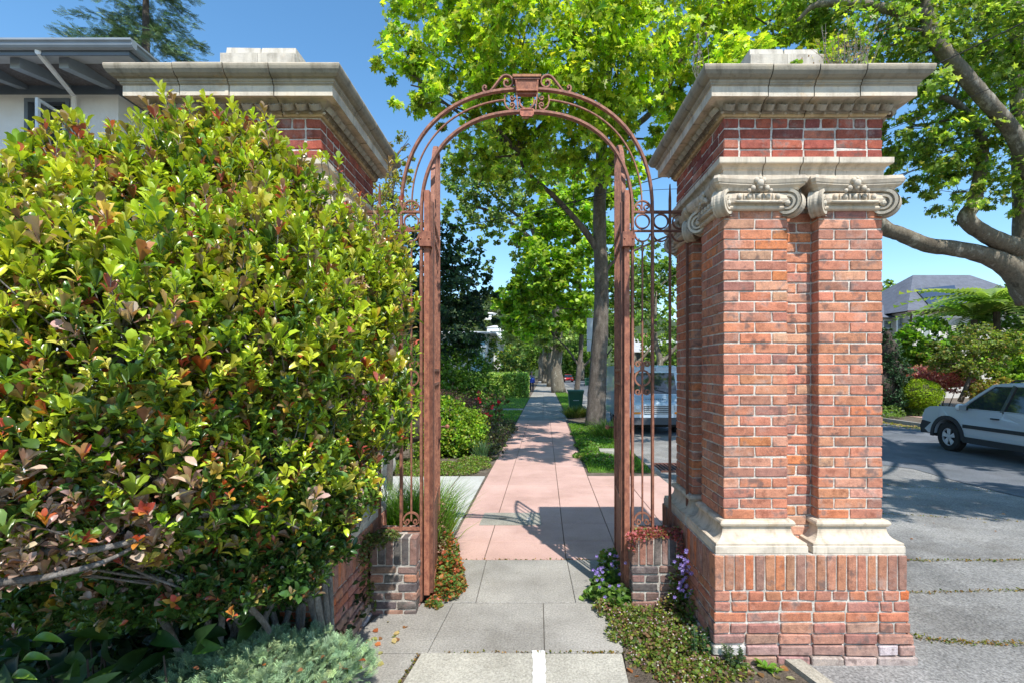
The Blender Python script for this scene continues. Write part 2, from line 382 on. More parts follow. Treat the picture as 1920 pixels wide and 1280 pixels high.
def tree(name, label, trunk, rad, blobs, n, L, cols, wts, T=T_DIA, mat='leaf', bark='bark', group=None, sides=12,
         sub=.28, flat=.6, W=.45, droop=.35, extra=None, cat='tree', r0=.06, shell=(.45, 1.05), per=34, twigs=4, parts=('trunk', 'crown'), wob=.05, val=.22):
    base = Vector(trunk[0]); root = empty(name, base, label, cat, group)
    mb = MB(); p = spline(trunk, 6); mb.tube(p, interp(rad, len(p)), sides, wob=wob)
    nodes = list(p[len(p)//4:])
    for pts, rr in (extra or []):
        q = spline(pts, 6); mb.tube(q, interp(rr, len(q)), max(6, sides-2), wob=wob); nodes += q[2:]
    if blobs: limbs(mb, nodes, blobs, r0, twigs=twigs)
    mb.build(parts[0], M[bark], root, smooth=True)
    if blobs: crown(parts[1], blobs, n, L, cols, wts, T, M[mat], root, root, sub, flat, W, droop, shell, per, val)
    return root
def pb(*l):   # blobs given as (px, py, depth, radius[, rz])
    return [(*at(x, y, D), *r) for x, y, D, r in l]

# ================================================================== GROUND, ROADS, PATHS
W1 = (1, 1, 1)
def flat(name, poly, z, mat, thick=0, c=W1):
    mb = MB()
    if thick: mb.prism(poly, lambda a, b, t: (a, b, t), z - thick, z, c)
    else: mb.add([(a, b, z) for a, b in poly], [tuple(range(len(poly)))], c)
    return tag(mb.build(name, M[mat]), kind='structure')
SK = .028                                  # the street runs a touch to the right
kerbx = lambda Y: 2.42 + SK*(Y - 9)
flat('ground', [(-900, -60), (900, -60), (900, 1500), (-900, 1500)], -.30, 'earth')
flat('garden_soil', [(-40, -6), (1.3, -6), (1.3, 4.6), (kerbx(9) - .15, 4.7), (kerbx(9) - .15, 9), (kerbx(130) - .15, 130), (-40, 130)], -.012, 'soil', .25)
# street: level with the pavement beside the pillar, then sinking to kerb depth
mb = MB(); xs = np.linspace(0, 1, 9); ys = [-8, -2, 0, 2, 3, 4, 4.8, 5.5, 6.2, 7, 8, 9, 10, 14, 20, 40, 80, 140]
def sz(Y):
    t = min(1, max(0, (Y - 4.2)/5)); return -.15*t*t*(3 - 2*t)
for Y in ys:
    xl = 1.30 if Y < 4.7 else (kerbx(max(Y, 9)) - .02)
    if Y <= 4.7: xl = .95 if Y < 4.7 else xl
    for t in xs: mb.v.append((xl + (13.6 + SK*(Y - 9) - xl)*t, Y, sz(Y) - .004)); mb.c.append(W1)
nx = len(xs)
for j in range(len(ys) - 1):
    for i in range(nx - 1): mb.f.append((j*nx+i, j*nx+i+1, (j+1)*nx+i+1, (j+1)*nx+i))
tag(mb.build('street', M['asphalt_old']), kind='structure')
mb = MB()
ysd = [-8, 0, 4, 5, 6, 7, 8, 9, 10, 12, 16, 24, 40, 80, 140]
for Y in ysd:
    x0 = (7.75 + .12*math.sin(Y*.7) if Y < 11 else kerbx(Y) + 1.2 + max(0, 15 - Y)*.8)
    for x in (x0, 13.56 + SK*(Y - 9)): mb.v.append((x, Y, sz(Y) + .004)); mb.c.append(W1)
for j in range(len(ysd) - 1): mb.f.append((2*j, 2*j+1, 2*j+3, 2*j+2))
tag(mb.build('road', M['asphalt']), kind='structure')
# kerbs
def kerb(name, fx, y0, y1, w, z0, z1, nseg, label=None):
    mb = MB()
    for k in range(nseg):
        a, b = y0 + (y1 - y0)*k/nseg, y0 + (y1 - y0)*(k + 1)/nseg - .02
        g = rnd.uniform(.85, 1.1)
        mb.hexa([(fx(a)-w, a, z0), (fx(a), a, z0), (fx(b), b, z0), (fx(b)-w, b, z0)], [(fx(a)-w, a, z1), (fx(a)-.02, a, z1), (fx(b)-.02, b, z1), (fx(b)-w, b, z1)], (g, g, g))
    return tag(mb.build(name, M['concrete']), kind='structure')
kerb('kerb', kerbx, 9, 129, .15, -.4, .004, 60)
kerb('far_kerb', lambda Y: 13.75 + SK*(Y - 9), -8, 129, .16, -.4, .0, 60)
flat('far_pavement', [(13.76 + SK*(y-9), y) for y in (-8, 129)] + [(60, 129), (60, -8)], -.02, 'soil', .3)
flat('far_walk', [(14.9, -8), (16.4, -8), (16.4 + SK*130, 129), (14.9 + SK*130, 129)], -.012, 'pink')
# slabs
def slabs(name, mat, cells, z=0, gap=.006, jit=.06):
    mb = MB()
    for poly in cells:
        cx = sum(p[0] for p in poly)/len(poly); cy = sum(p[1] for p in poly)/len(poly)
        g = 1 + rnd.uniform(-jit, jit); dz = rnd.uniform(-.0015, .0015)
        q = []
        for (x, y) in poly:
            dx, dy = cx - x, cy - y
            q.append((x + math.copysign(min(abs(dx), gap), dx), y + math.copysign(min(abs(dy), gap), dy)))
        q2 = [(x + math.copysign(.004, cx - x), y + math.copysign(.004, cy - y)) for x, y in q]
        n = len(q)
        vs = [(x, y, z - .12) for x, y in q] + [(x, y, z - .004 + dz) for x, y in q] + [(x, y, z + dz) for x, y in q2]
        fs = [tuple(range(2*n, 3*n))] + [(i, (i+1) % n, n+(i+1) % n, n+i) for i in range(n)] + [(n+i, n+(i+1) % n, 2*n+(i+1) % n, 2*n+i) for i in range(n)]
        mb.add(vs, fs, (g, g, g))
    return tag(mb.build(name, M[mat]), kind='structure')
XC = [(-.865, 0), (-.455, 0), (.355, 0), (.885, .004)]
sx = lambda i, Y: XC[i][0] + .028*(Y - 5) + XC[i][1]*(Y - 5)
cells = []; Ys = [4.8, 5.32, 5.93, 6.6, 7.24, 7.9, 8.62]
while Ys[-1] < 17.6: Ys.append(Ys[-1] + rnd.uniform(.9, 1.3))
for a, b in zip(Ys, Ys[1:]):
    for i in range(3): cells.append([(sx(i, a), a), (sx(i+1, a), a), (sx(i+1, b), b), (sx(i, b), b)])
    if b < 8.9:
        rx = lambda Y: 1.02 + .3*min(1, max(0, (Y - 4.8)/.5)) if Y < 5.2 else 2.27
        for x0, x1 in ((0, .5), (.5, 1)):
            f = lambda Y, t: sx(3, Y) + (rx(Y) - sx(3, Y))*t
            cells.append([(f(a, x0), a), (f(a, x1), a), (f(b, x1), b), (f(b, x0), b)])
slabs('pink_walk', 'pink', cells, 0, .004, .05)
cells = []; Y = Ys[-1] + .01
while Y < 100:
    b = Y + 1.1
    for i in (0, 1): cells.append([(sx(0, Y) + i*.95, Y), (sx(0, Y) + (i+1)*.95, Y), (sx(0, b) + (i+1)*.95, b), (sx(0, b) + i*.95, b)])
    Y = b
slabs('sidewalk', 'concrete', cells, 0, .004, .12)
slabs('pale_drive', 'pale', [[(-1.32, 5.5), (-.875, 5.5), (-.80, 8.6), (-1.25, 8.6)], [(-2.6, 5.5), (-1.33, 5.5), (-1.26, 8.6), (-2.6, 8.6)]], .002, .004)
# grey concrete in front of the gate
slabs('gate_walk', 'concrete', [
    [(-.79, 3.91), (-.44, 3.91), (-.435, 4.79), (-.79, 4.79)], [(-.44, 3.91), (.36, 3.91), (.355, 4.79), (-.435, 4.79)], [(.36, 3.91), (1.1, 3.91), (1.1, 4.79), (.355, 4.79)],
    [(-1.30, 3.21), (-.68, 3.21), (-.62, 3.9), (-1.1, 3.9)], [(-.68, 3.21), (.09, 3.21), (.10, 3.9), (-.62, 3.9)], [(.09, 3.21), (.64, 3.21), (.70, 3.9), (.10, 3.9)],
    [(-1.5, 2.3), (-.90, 2.3), (-.735, 3.2), (-1.35, 3.2)]], 0, .002, .05)
slabs('front_walk', 'concrete', [[(-.88, 2.0), (.03, 2.0), (.03, 3.2), (-.72, 3.2)], [(.03, 2.0), (.54, 2.0), (.60, 3.2), (.03, 3.2)]], .004, .003, .02)
for me in (bpy.data.objects['front_walk'].data,):
    a = np.array([[1.32, 1.32, 1.25, 1]]*len(me.vertices), np.float32); me.color_attributes['Col'].data.foreach_set('color', a.ravel())
# white paint stripe with ragged edges, painted over the joint
mb = MB(); vs = []; n = 40
for k in range(n + 1):
    y = 2.0 + 1.22*k/n; w0, w1 = rnd.uniform(0, .012), rnd.uniform(0, .014)
    vs += [(.018 - w0, y, .009), (.085 + w1, y, .009)]
mb.add(vs, [(2*k, 2*k+1, 2*k+3, 2*k+2) for k in range(n)], (.62, .62, .60))
tag(mb.build('paint_stripe', M['paint']), kind='structure')
# front right bed edge
root = empty('edging_kerb', (.98, 2.95, 0), 'short pale concrete edging strip set in the soil at the foot of the right brick pillar', 'kerb')
mb = MB(); p0, p1 = at(1468, 1232, 3.16), at(1560, 1300, 2.8)
d = (p1 - p0); d.z = 0; d.normalize(); s_ = Vector((-d.y, d.x, 0))*.05
P0, P1 = Vector((p0.x, p0.y, 0)), Vector((p0.x, p0.y, 0)) + d*1.1
b = [P0 + s_, P0 - s_, P1 - s_, P1 + s_]
mb.hexa([(q.x, q.y, -.1) for q in b], [(q.x, q.y, .035) for q in b], (1.25, 1.22, 1.1))
mb.build('edging', M['concrete'], root)
flat('flower_bed', [(.50, 2.0), (.58, 2.9), (.62, 3.3), (.72, 3.9), (1.18, 4.3), (1.18, 2.0)], .003, 'soil')
flat('flower_bed', [(1.18, 2.0), (1.18, 3.2), (1.63, 3.2), (1.95, 2.0)], .003, 'soil')
# moss-filled seams of the old street: thin ragged strips of dry moss
def seam(pts, w, n=160):
    P = []; pts = [Vector((x, y, 0)) for x, y in pts]
    sp = spline(pts, 8)
    for k in range(n):
        t = rnd.random()*(len(sp) - 1.001); i = int(t); q = sp[i].lerp(sp[i+1], t - i)
        P.append((q.x + rnd.gauss(0, w*.6), q.y + rnd.gauss(0, w), sz(q.y) + .004))
    return P
seed(3)
P = seam([(1.9, 4.82), (3, 4.8), (4.6, 4.78), (6.2, 4.85)], .012, 900) + seam([(2.45, 4.12), (3.2, 4.08), (4.6, 4.14)], .012, 500) + seam([(2.6, 3.42), (2.9, 3.33), (3.4, 3.3), (3.8, 3.26)], .02, 500) + seam([(3.6, 6.9), (5.0, 6.5), (6.5, 6.1)], .012, 250) + seam([(4.2, 9.6), (5.6, 8.8), (7.6, 8.0)], .012, 250)
P += seam([(.62, 3.2), (.3, 3.205), (-.6, 3.205)], .004, 120) + seam([(-.735, 3.19), (-.80, 2.7)], .004, 60) + seam([(-.7, 4.8), (.6, 4.8)], .004, 120)
P = np.array(P); n = len(P)
A = rng.normal(0, 1, (n, 3)); A[:, 2] = np.abs(A[:, 2])*.6
tag(leaves('moss', P, A, rng.normal(size=(n, 3)), rng.uniform(.008, .026, n), .35, pick(n, [(.28, .15, .04), (.20, .20, .04), (.34, .22, .08), (.12, .16, .03)]), T_DIA, M['leaf']), 'dry orange and green moss growing along the seams of the worn pavement', 'moss', kind='stuff')

# ================================================================== BRICK PILLARS
BT = []
def brick_tpl():
    s = 1; c = .0
    return
def brick(mb, x0, y0, z0, x1, y1, z1, c, ch=.006, j=.0025):
    # box with all edges chamfered, every corner a little off
    X, Y, Z = (x0, x1), (y0, y1), (z0, z1); vs = []
    for k in range(8):
        ix, iy, iz = k & 1, (k >> 1) & 1, k >> 2
        jx, jy, jz = rnd.uniform(-j, j), rnd.uniform(-j, j), rnd.uniform(-j, j)
        px, py, pz = X[ix] + jx, Y[iy] + jy, Z[iz] + jz
        dx, dy, dz = (1 - 2*ix)*ch, (1 - 2*iy)*ch, (1 - 2*iz)*ch
        e = rnd.uniform(.6, 1.6); dx, dy, dz = dx*e, dy*e, dz*e
        vs += [(px, py + dy, pz + dz), (px + dx, py, pz + dz), (px + dx, py + dy, pz)]
    v = lambda ix, iy, iz, a: (ix + 2*iy + 4*iz)*3 + a
    fs = [(v(0,0,0,0), v(0,0,1,0), v(0,1,1,0), v(0,1,0,0)), (v(1,0,0,0), v(1,1,0,0), v(1,1,1,0), v(1,0,1,0)),
          (v(0,0,0,1), v(1,0,0,1), v(1,0,1,1), v(0,0,1,1)), (v(0,1,0,1), v(0,1,1,1), v(1,1,1,1), v(1,1,0,1)),
          (v(0,0,0,2), v(0,1,0,2), v(1,1,0,2), v(1,0,0,2)), (v(0,0,1,2), v(1,0,1,2), v(1,1,1,2), v(0,1,1,2))]
    for iz in (0, 1):
        for iy in (0, 1): fs.append((v(0,iy,iz,1), v(1,iy,iz,1), v(1,iy,iz,2), v(0,iy,iz,2)))
        for ix in (0, 1): fs.append((v(ix,0,iz,0), v(ix,1,iz,0), v(ix,1,iz,2), v(ix,0,iz,2)))
    for iy in (0, 1):
        for ix in (0, 1): fs.append((v(ix,iy,0,0), v(ix,iy,1,0), v(ix,iy,1,1), v(ix,iy,0,1)))
    for iz in (0, 1):
        for iy in (0, 1):
            for ix in (0, 1): fs.append((v(ix,iy,iz,0), v(ix,iy,iz,1), v(ix,iy,iz,2)))
    vs2 = [Vector(p) for p in vs]; cen = Vector(((x0+x1)/2, (y0+y1)/2, (z0+z1)/2))
    out = []
    for f in fs:                      # make every face look outwards
        a, b, c_ = vs2[f[0]], vs2[f[1]], vs2[f[2]]
        n = (b - a).cross(c_ - a); m = (a + b + c_)/3 - cen
        out.append(f if n.dot(m) > 0 else f[::-1])
    mb.add(vs, out, c)
JT = .0095; CH = .0677
def lay_ring(mb, x0, y0, x1, y1, z, h, par, colf, L=.2, d=.098, off=0, ch=.006, j=.0025, faces='fblr'):
    """one course of bricks around a rectangle"""
    def run(a, b, shift):
        out = []; t = a; first = shift
        while t < b - .02:
            l = first if first else L; first = 0
            e = min(t + l, b)
            if b - e < .05: e = b
            out.append((t, e)); t = e + JT
        return out
    for face in faces:
        full = (face in 'fb') == (par % 2 == 0)
        if face in 'fb':
            a, b = (x0, x1) if full else (x0 + d + JT, x1 - d - JT)
            for s, e in run(a, b, L*.5 if off else 0):
                p = rnd.uniform(-.0025, .0025)
                if face == 'f': brick(mb, s, y0 + p, z, e, y0 + d, z + h, colf(s, z), ch, j)
                else: brick(mb, s, y1 - d, z, e, y1 + p, z + h, colf(s, z), ch, j)
        else:
            a, b = (y0, y1) if full else (y0 + d + JT, y1 - d - JT)
            for s, e in run(a, b, L*.5 if off else 0):
                p = rnd.uniform(-.0025, .0025)
                if face == 'l': brick(mb, x0 + p, s, z, x0 + d, e, z + h, colf(x0, z), ch, j)
                else: brick(mb, x1 - d, s, z, x1 + p, e, z + h, colf(x1, z), ch, j)
def soldier_ring(mb, x0, y0, x1, y1, z, h, colf, w=.057):
    n = round((x1 - x0 + .008)/(w + .008)); st = (x1 - x0 + .008)/n
    for i in range(n):
        for ya, yb in ((y0, y0 + .1), (y1 - .1, y1)):
            p = rnd.uniform(-.003, .003); brick(mb, x0 + i*st, ya + p, z, x0 + (i+1)*st - .008, yb + p, z + h, colf(x0 + i*st, z), .0045, .002)
    n = round((y1 - y0 - .2)/(w + .008)); st = (y1 - y0 - .208)/n
    for i in range(n):
        for xa, xb in ((x0, x0 + .1), (x1 - .1, x1)):
            p = rnd.uniform(-.003, .003); brick(mb, xa + p, y0 + .108 + i*st, z, xb + p, y0 + .1 + (i+1)*st, z + h, colf(xa, z), .0045, .002)
def vary(c, s=.11):
    k = 1 + rnd.uniform(-s, s); return tuple(max(.01, v*k*(1 + rnd.uniform(-.06, .06))) for v in c)
def choose(*cw): return vary(rnd.choices([c for c, w in cw], [w for c, w in cw])[0])
def col_shaft(x, z):
    hi = z > 2.35 and x < 1.75
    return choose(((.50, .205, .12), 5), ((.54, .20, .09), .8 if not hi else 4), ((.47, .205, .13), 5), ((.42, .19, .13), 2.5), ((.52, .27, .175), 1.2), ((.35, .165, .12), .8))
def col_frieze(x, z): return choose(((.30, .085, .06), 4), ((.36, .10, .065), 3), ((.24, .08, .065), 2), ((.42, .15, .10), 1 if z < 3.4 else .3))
def col_sold(x, z): return choose(((.40, .18, .11), 5), ((.31, .16, .12), 3), ((.43, .21, .12), 3), ((.47, .165, .08), 1.2), ((.33, .165, .12), 3))
def col_low(x, z):
    if z > .25: return choose(((.44, .175, .105), 4), ((.52, .15, .06), 2.5 if x > 1.95 else .4), ((.37, .165, .12), 3))
    if z > .12: return choose(((.42, .20, .14), 3), ((.38, .21, .165), 3), ((.34, .17, .13), 2))
    return choose(((.36, .235, .195), 3), ((.42, .33, .29), 2), ((.32, .20, .165), 3), ((.54, .49, .46), 1.2))
def col_pier(x, z): return choose(((.19, .125, .10), 3), ((.25, .145, .115), 3), ((.11, .095, .09), 3), ((.34, .16, .11), 1))
# stone mouldings
def stations(rect, cuts):
    x0, y0, x1, y1 = rect; cs = [(x0, y0), (x1, y0), (x1, y1), (x0, y1)]; sg = [(-1, -1), (1, -1), (1, 1), (-1, 1)]
    nrm = [(0, -1), (1, 0), (0, 1), (-1, 0)]; out = []
    for i in range(4):
        a, b = cs[i], cs[(i+1) % 4]; L = math.hypot(b[0]-a[0], b[1]-a[1]); u = ((b[0]-a[0])/L, (b[1]-a[1])/L)
        out.append((a, sg[i], 0))
        for t in cuts:
            t = L*t + rnd.uniform(-.01, .01)
            for dt, ins in ((-.0035, 0), (-.002, .010), (.002, .010), (.0035, 0)):
                out.append(((a[0] + u[0]*(t+dt), a[1] + u[1]*(t+dt)), nrm[i], ins))
    return out
def moulding(mb, rect, prof, cuts=(), top=True, bot=True, jit=.0015):
    st = stations(rect, cuts); m = len(prof); vs = []; cc = []; jp = rnd.uniform(-jit, jit); jz = rnd.uniform(-jit, jit)
    for k, (b, s, ins) in enumerate(st):
        if ins and not st[k-1][2]: pass
        elif not ins and k and st[k-1][2]: jp, jz = rnd.uniform(-jit, jit), rnd.uniform(-jit, jit)
        for q in prof:
            p, z = q[0] + jp - ins, q[1] + jz
            vs.append((b[0] + s[0]*p, b[1] + s[1]*p, z)); c = q[2] if len(q) > 2 else STONE
            cc.append(tuple(v*(.35 if ins else 1) for v in c))
    n = len(st); fs = []
    for k in range(n):
        k2 = (k+1) % n
        for i in range(m-1): fs.append((k*m+i, k2*m+i, k2*m+i+1, k*m+i+1))
    if top: fs.append(tuple(k*m + m - 1 for k in range(n)))
    if bot: fs.append(tuple(k*m for k in range(n))[::-1])
    mb.add(vs, fs, cc)
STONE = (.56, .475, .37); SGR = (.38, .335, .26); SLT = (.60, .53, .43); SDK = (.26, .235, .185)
def arc(p0, z0, p1, z1, n, conv=True, c=STONE):
    out = []
    for i in range(n + 1):
        t = PI/2*i/n
        if conv: out.append((p0 + (p1-p0)*math.sin(t), z0 + (z1-z0)*(1-math.cos(t)), c))
        else: out.append((p0 + (p1-p0)*(1-math.cos(t)), z0 + (z1-z0)*math.sin(t), c))
    return out
def spiral2(cx, cz, r0, r1, a0, turns, n=26, sgn=1):
    return [(cx + (r0 + (r1-r0)*(i/n)**.8)*math.cos(a0 + sgn*2*PI*turns*i/n), cz + (r0 + (r1-r0)*(i/n)**.8)*math.sin(a0 + sgn*2*PI*turns*i/n)) for i in range(n+1)]
def ribbon(mb, pts, w, d, O=(0, 0, 0), ux=(1, 0, 0), uz=(0, 0, 1), un=(0, 1, 0), closed=False, c=W1, off=0):
    O, ux, uz, un = Vector(O), Vector(ux), Vector(uz), Vector(un); n = len(pts); vs = []
    W = w if hasattr(w, '__len__') else [w]*n
    for i in range(n):
        a = pts[(i-1) % n] if (closed or i) else pts[0]; b = pts[(i+1) % n] if (closed or i < n-1) else pts[-1]
        tx, tz = b[0]-a[0], b[1]-a[1]; l = math.hypot(tx, tz) or 1; nx_, nz_ = -tz/l, tx/l
        for s, e in ((-1, -1), (1, -1), (1, 1), (-1, 1)):
            vs.append(O + ux*(pts[i][0] + nx_*s*W[i]/2) + uz*(pts[i][1] + nz_*s*W[i]/2) + un*(off + e*d/2))
    fs = []
    for i in range(n if closed else n-1):
        j = (i+1) % n
        for k in range(4): fs.append((i*4+k, i*4+(k+1) % 4, j*4+(k+1) % 4, j*4+k))
    if not closed: fs += [(0, 1, 2, 3), ((n-1)*4+3, (n-1)*4+2, (n-1)*4+1, (n-1)*4)]
    mb.add(vs, fs, c)
def volute(mb, px, py, dx, dy, z, r=.088):
    # disc whose plane is vertical and holds the diagonal (dx,dy); a raised spiral and eye on both faces
    u = Vector((dx, dy, 0)).normalized(); nn = Vector((-u.y, u.x, 0)); O = Vector((px, py, z))
    n = 28; th = .030; vs = []
    prof = [(r, th + .010), (r*.97, th), (r*.93, th*.55), (r*.97, 0), (r*.93, -th*.55), (r*.97, -th), (r, -th - .010)]
    rr = lambda k: 1 + .05*math.cos(2*PI*k/n - PI/2)
    for k in range(n):
        q = 2*PI*k/n
        for (a, t) in prof: vs.append(O + (u*math.cos(q) + Vector((0, 0, 1))*math.sin(q))*a*rr(k) + nn*t)
    m = len(prof)
    fs = [(k*m+i, ((k+1) % n)*m+i, ((k+1) % n)*m+i+1, k*m+i+1) for k in range(n) for i in range(m-1)]
    mb.add(vs, fs, (.52, .46, .37))
    for s in (-1, 1):
        b = [O + (u*math.cos(2*PI*k/n) + Vector((0, 0, 1))*math.sin(2*PI*k/n))*r*.99*rr(k) + nn*s*(th - .004) for k in range(n)]
        mb.add(b, [tuple(range(n))], (.42, .37, .30))
        sp = spiral2(0, 0, r*.95, r*.24, PI/2, 2.1, 46, -1)
        ribbon(mb, sp, [(.019 - .010*i/46) for i in range(47)], .020, O, u, (0, 0, 1), nn, c=(.60, .53, .42), off=s*(th + .002))
        Mx = Matrix((u, nn, Vector((0, 0, 1)))).transposed()
        mb.ell(O + nn*s*(th + .004), (.020, .018, .020), (.58, .52, .42), 8, 5, Mx)
def capital(root, cx, cy, h=.21, full=True):
    st = (.54, .47, .375)
    nb = MB(); rect = (cx-h, cy-h, cx+h, cy+h)
    moulding(nb, rect, [(-.02, 2.893), (.012, 2.893), (.022, 2.90), (.026, 2.909), (.022, 2.918), (.012, 2.924), (.014, 2.934), (.03, 2.94), (.036, 2.965), (.028, 3.0), (.01, 3.012), (-.02, 3.012)])
    o = nb.build('capital', M['stone'], root)
    vb = MB()
    for (sx_, sy_) in ((-1, -1), (1, -1), (1, 1), (-1, 1)):
        px, py = cx + sx_*(h + .006), cy + sy_*(h + .006)
        volute(vb, px, py, sx_, sy_, 2.937)
    vb.build('volute', M['stone'], o, smooth=False)
    eb = MB()
    for (ax, ay) in ((0, -1), (-1, 0), (1, 0), (0, 1)):
        tx, ty = -ay, ax
        for k in range(-4, 5):
            t = k*.031; e = abs(k) % 2 == 0
            eb.ell((cx + ax*(h+.040) + tx*t, cy + ay*(h+.040) + ty*t, 2.975), (.017 if e else .007, .017 if e else .007, .021 if e else .024), st, 7, 5)
        eb.box(*sorted_box(cx + ax*(h+.028), cy + ay*(h+.028), tx, ty, .15, .022, 2.936, 2.950), (.56, .49, .39))
        for (t, z, r1) in ((0, 3.052, .026), (-.022, 3.072, .018), (.022, 3.072, .018), (0, 3.028, .016), (-.045, 3.022, .017), (.045, 3.022, .017), (-.07, 3.006, .013), (.07, 3.006, .013), (0, 3.084, .014)):
            eb.ell((cx + ax*(h+.062) + tx*t, cy + ay*(h+.062) + ty*t, z), (r1, r1, r1*1.1), st, 7, 5)
    eb.build('carved_ornament', M['stone'], o, smooth=True)
    ab = MB()
    def plan(e, dip):
        out = []
        for i in range(4):
            a = PI*(1.25 + .5*i)       # corners starting front-left
            c0 = (math.copysign(1, math.cos(a)), math.copysign(1, math.sin(a))); a2 = a + PI/2
            c1 = (math.copysign(1, math.cos(a2)), math.copysign(1, math.sin(a2)))
            for k in range(9):
                t = .04 + .92*k/8; x = c0[0] + (c1[0]-c0[0])*t; y = c0[1] + (c1[1]-c0[1])*t
                q = dip*math.sin(PI*t); mx, my = (c0[0]+c1[0])/2, (c0[1]+c1[1])/2
                out.append((cx + x*(h+e) - mx*q, cy + y*(h+e) - my*q))
        return out
    lay = [(plan(.050, .020), 3.012), (plan(.060, .024), 3.030), (plan(.085, .036), 3.046), (plan(.085, .036), 3.052), (plan(.093, .040), 3.058), (plan(.100, .040), 3.078), (plan(.090, .030), 3.100)]
    n = len(lay[0][0]); vs = [(x, y, z) for pl, z in lay for x, y in pl]
    ab.add(vs, [(j*n+i, j*n+(i+1) % n, (j+1)*n+(i+1) % n, (j+1)*n+i) for j in range(len(lay)-1) for i in range(n)] + [tuple(range(n))[::-1], tuple((len(lay)-1)*n+i for i in range(n))], STONE)
    ab.build('abacus', M['stone'], o)
def sorted_box(cx, cy, tx, ty, hl, hd, z0, z1):
    hx, hy = abs(tx)*hl + (1-abs(tx))*hd, abs(ty)*hl + (1-abs(ty))*hd
    return cx-hx, cy-hy, z0, cx+hx, cy+hy, z1
def pillar(ox, oy, oz, sd, label):
    seed(sd)
    X0, Y0, X1, Y1 = 1.266, 3.20, 2.308, 4.242
    root = empty('brick_pillar', ((X0+X1)/2, (Y0+Y1)/2, 0), label, 'brick pillar', 'brick entrance pillars')
    # plinth bricks
    mb = MB(); bx0, by0, bx1, by1 = 1.170, 3.10, 2.395, 4.34
    soldier_ring(mb, bx0, by0, bx1, by1, .456, .222, col_sold)
    zc = .456 - CH + .003
    k = 0
    while zc > -.12:
        e = 0 if k < 3 else .006*(k-2)
        lay_ring(mb, bx0 - e, by0 - e, bx1 + e + (.012 if k < 3 else .004*k), by1 + e, zc, CH - JT, k, col_low, off=k % 2, L=.098 if k == 0 else .2, ch=.005, j=.003)
        zc -= CH; k += 1
    # the worn front right corner: broken brick ends
    for k in range(6):
        z = .456 - CH*(k+1) + .003
        for a in range(0):
            x = bx1 + .004 - .075*a + .003*k; brick(mb, x, by0 - .010 - .004*rnd.random(), z + .004, x + .062 + rnd.uniform(-.012, .01), by0 + .07, z + CH - JT - .004, vary((.46, .12, .05) if z > .22 else (.36, .18, .15)), .016, .009)
    mb.build('brick_base', M['brick'], root)
    mm = MB(); mm.box(bx0+.007, by0+.007, -.1, bx1-.007, by1-.007, .682, (.50, .46, .40))
    # shaft bricks: four corner piers and the recessed panels between
    mb = MB(); z = .885; k = 0
    while z < 2.9:
        for (ax, ay) in ((X0, Y0), (X1-.42, Y0), (X0, Y1-.42), (X1-.42, Y1-.42)):
            lay_ring(mb, ax, ay, ax+.42, ay+.42, z, CH-JT, k, col_shaft, ch=.0035, j=.0018)
        a, b, r = X0+.42+.004, X1-.42-.004, .08
        segs = [(a, b)] if k % 2 else [(a, (a+b)/2-.005), ((a+b)/2+.005, b)]
        for s, e in segs:
            brick(mb, s, Y0+r, z, e, Y0+r+.1, z+CH-JT, col_shaft(s, z), .005); brick(mb, s, Y1-r-.1, z, e, Y1-r, z+CH-JT, col_shaft(s, z), .005)
            t0, t1 = s - X0 + Y0, e - X0 + Y0
            brick(mb, X0+r, t0, z, X0+r+.1, t1, z+CH-JT, col_shaft(s, z), .005); brick(mb, X1-r-.1, t0, z, X1-r, t1, z+CH-JT, col_shaft(s, z), .005)
        z += CH; k += 1
    for q in range(3):                       # three courses showing between the stone bases
        z = .885 - CH*(q+1)
        for ff in range(1):
            brick(mb, X0+.428, Y0+.08, z, X1-.428, Y0+.18, z+CH-JT, col_shaft(0, z), .005)
            brick(mb, X0+.08, Y0+.428, z, X0+.18, Y1-.428, z+CH-JT, col_shaft(0, z), .005)
    mb.build('brick_shaft', M['brick'], root)
    for (ax, ay) in ((X0, Y0), (X1-.42, Y0), (X0, Y1-.42), (X1-.42, Y1-.42)):
        mm.box(ax+.006, ay+.006, .70, ax+.414, ay+.414, 2.92, (.55, .50, .43))
    mm.box(X0+.087, Y0+.087, .69, X1-.087, Y1-.087, 3.13, (.55, .50, .43))
    # frieze
    mb = MB(); z = 3.238
    for k in range(4):
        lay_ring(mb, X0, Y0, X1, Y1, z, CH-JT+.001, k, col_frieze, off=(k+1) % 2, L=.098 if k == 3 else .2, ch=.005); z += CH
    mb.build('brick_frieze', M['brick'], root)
    mm.box(X0+.006, Y0+.006, 3.2, X1-.006, Y1-.006, 3.52, (.58, .54, .48))
    mm.build('mortar', M['mortar'], root)
    # attic bases
    for (ax, ay) in ((X0, Y0), (X1-.42, Y0), (X0, Y1-.42), (X1-.42, Y1-.42)):
        mb = MB()
        prof = [(.083, .684, SLT), (.085, .690, SLT), (.085, .728, SLT), (.080, .734), (.080, .748), (.072, .752)]
        prof += [(.072 - .058*math.sin(PI/2*i/7), .752 + .075*(1-math.cos(PI/2*i/7)), STONE) for i in range(8)]
        prof += [(.012, .834), (.020, .838), (.030, .846), (.034, .858), (.030, .870), (.020, .879), (-.02, .882)]
        moulding(mb, (ax, ay, ax+.42, ay+.42), prof, cuts=(), jit=.001)
        mb.build('stone_base', M['stone'], root)
        capital(root, ax+.21, ay+.21)
    # architrave
    mb = MB()
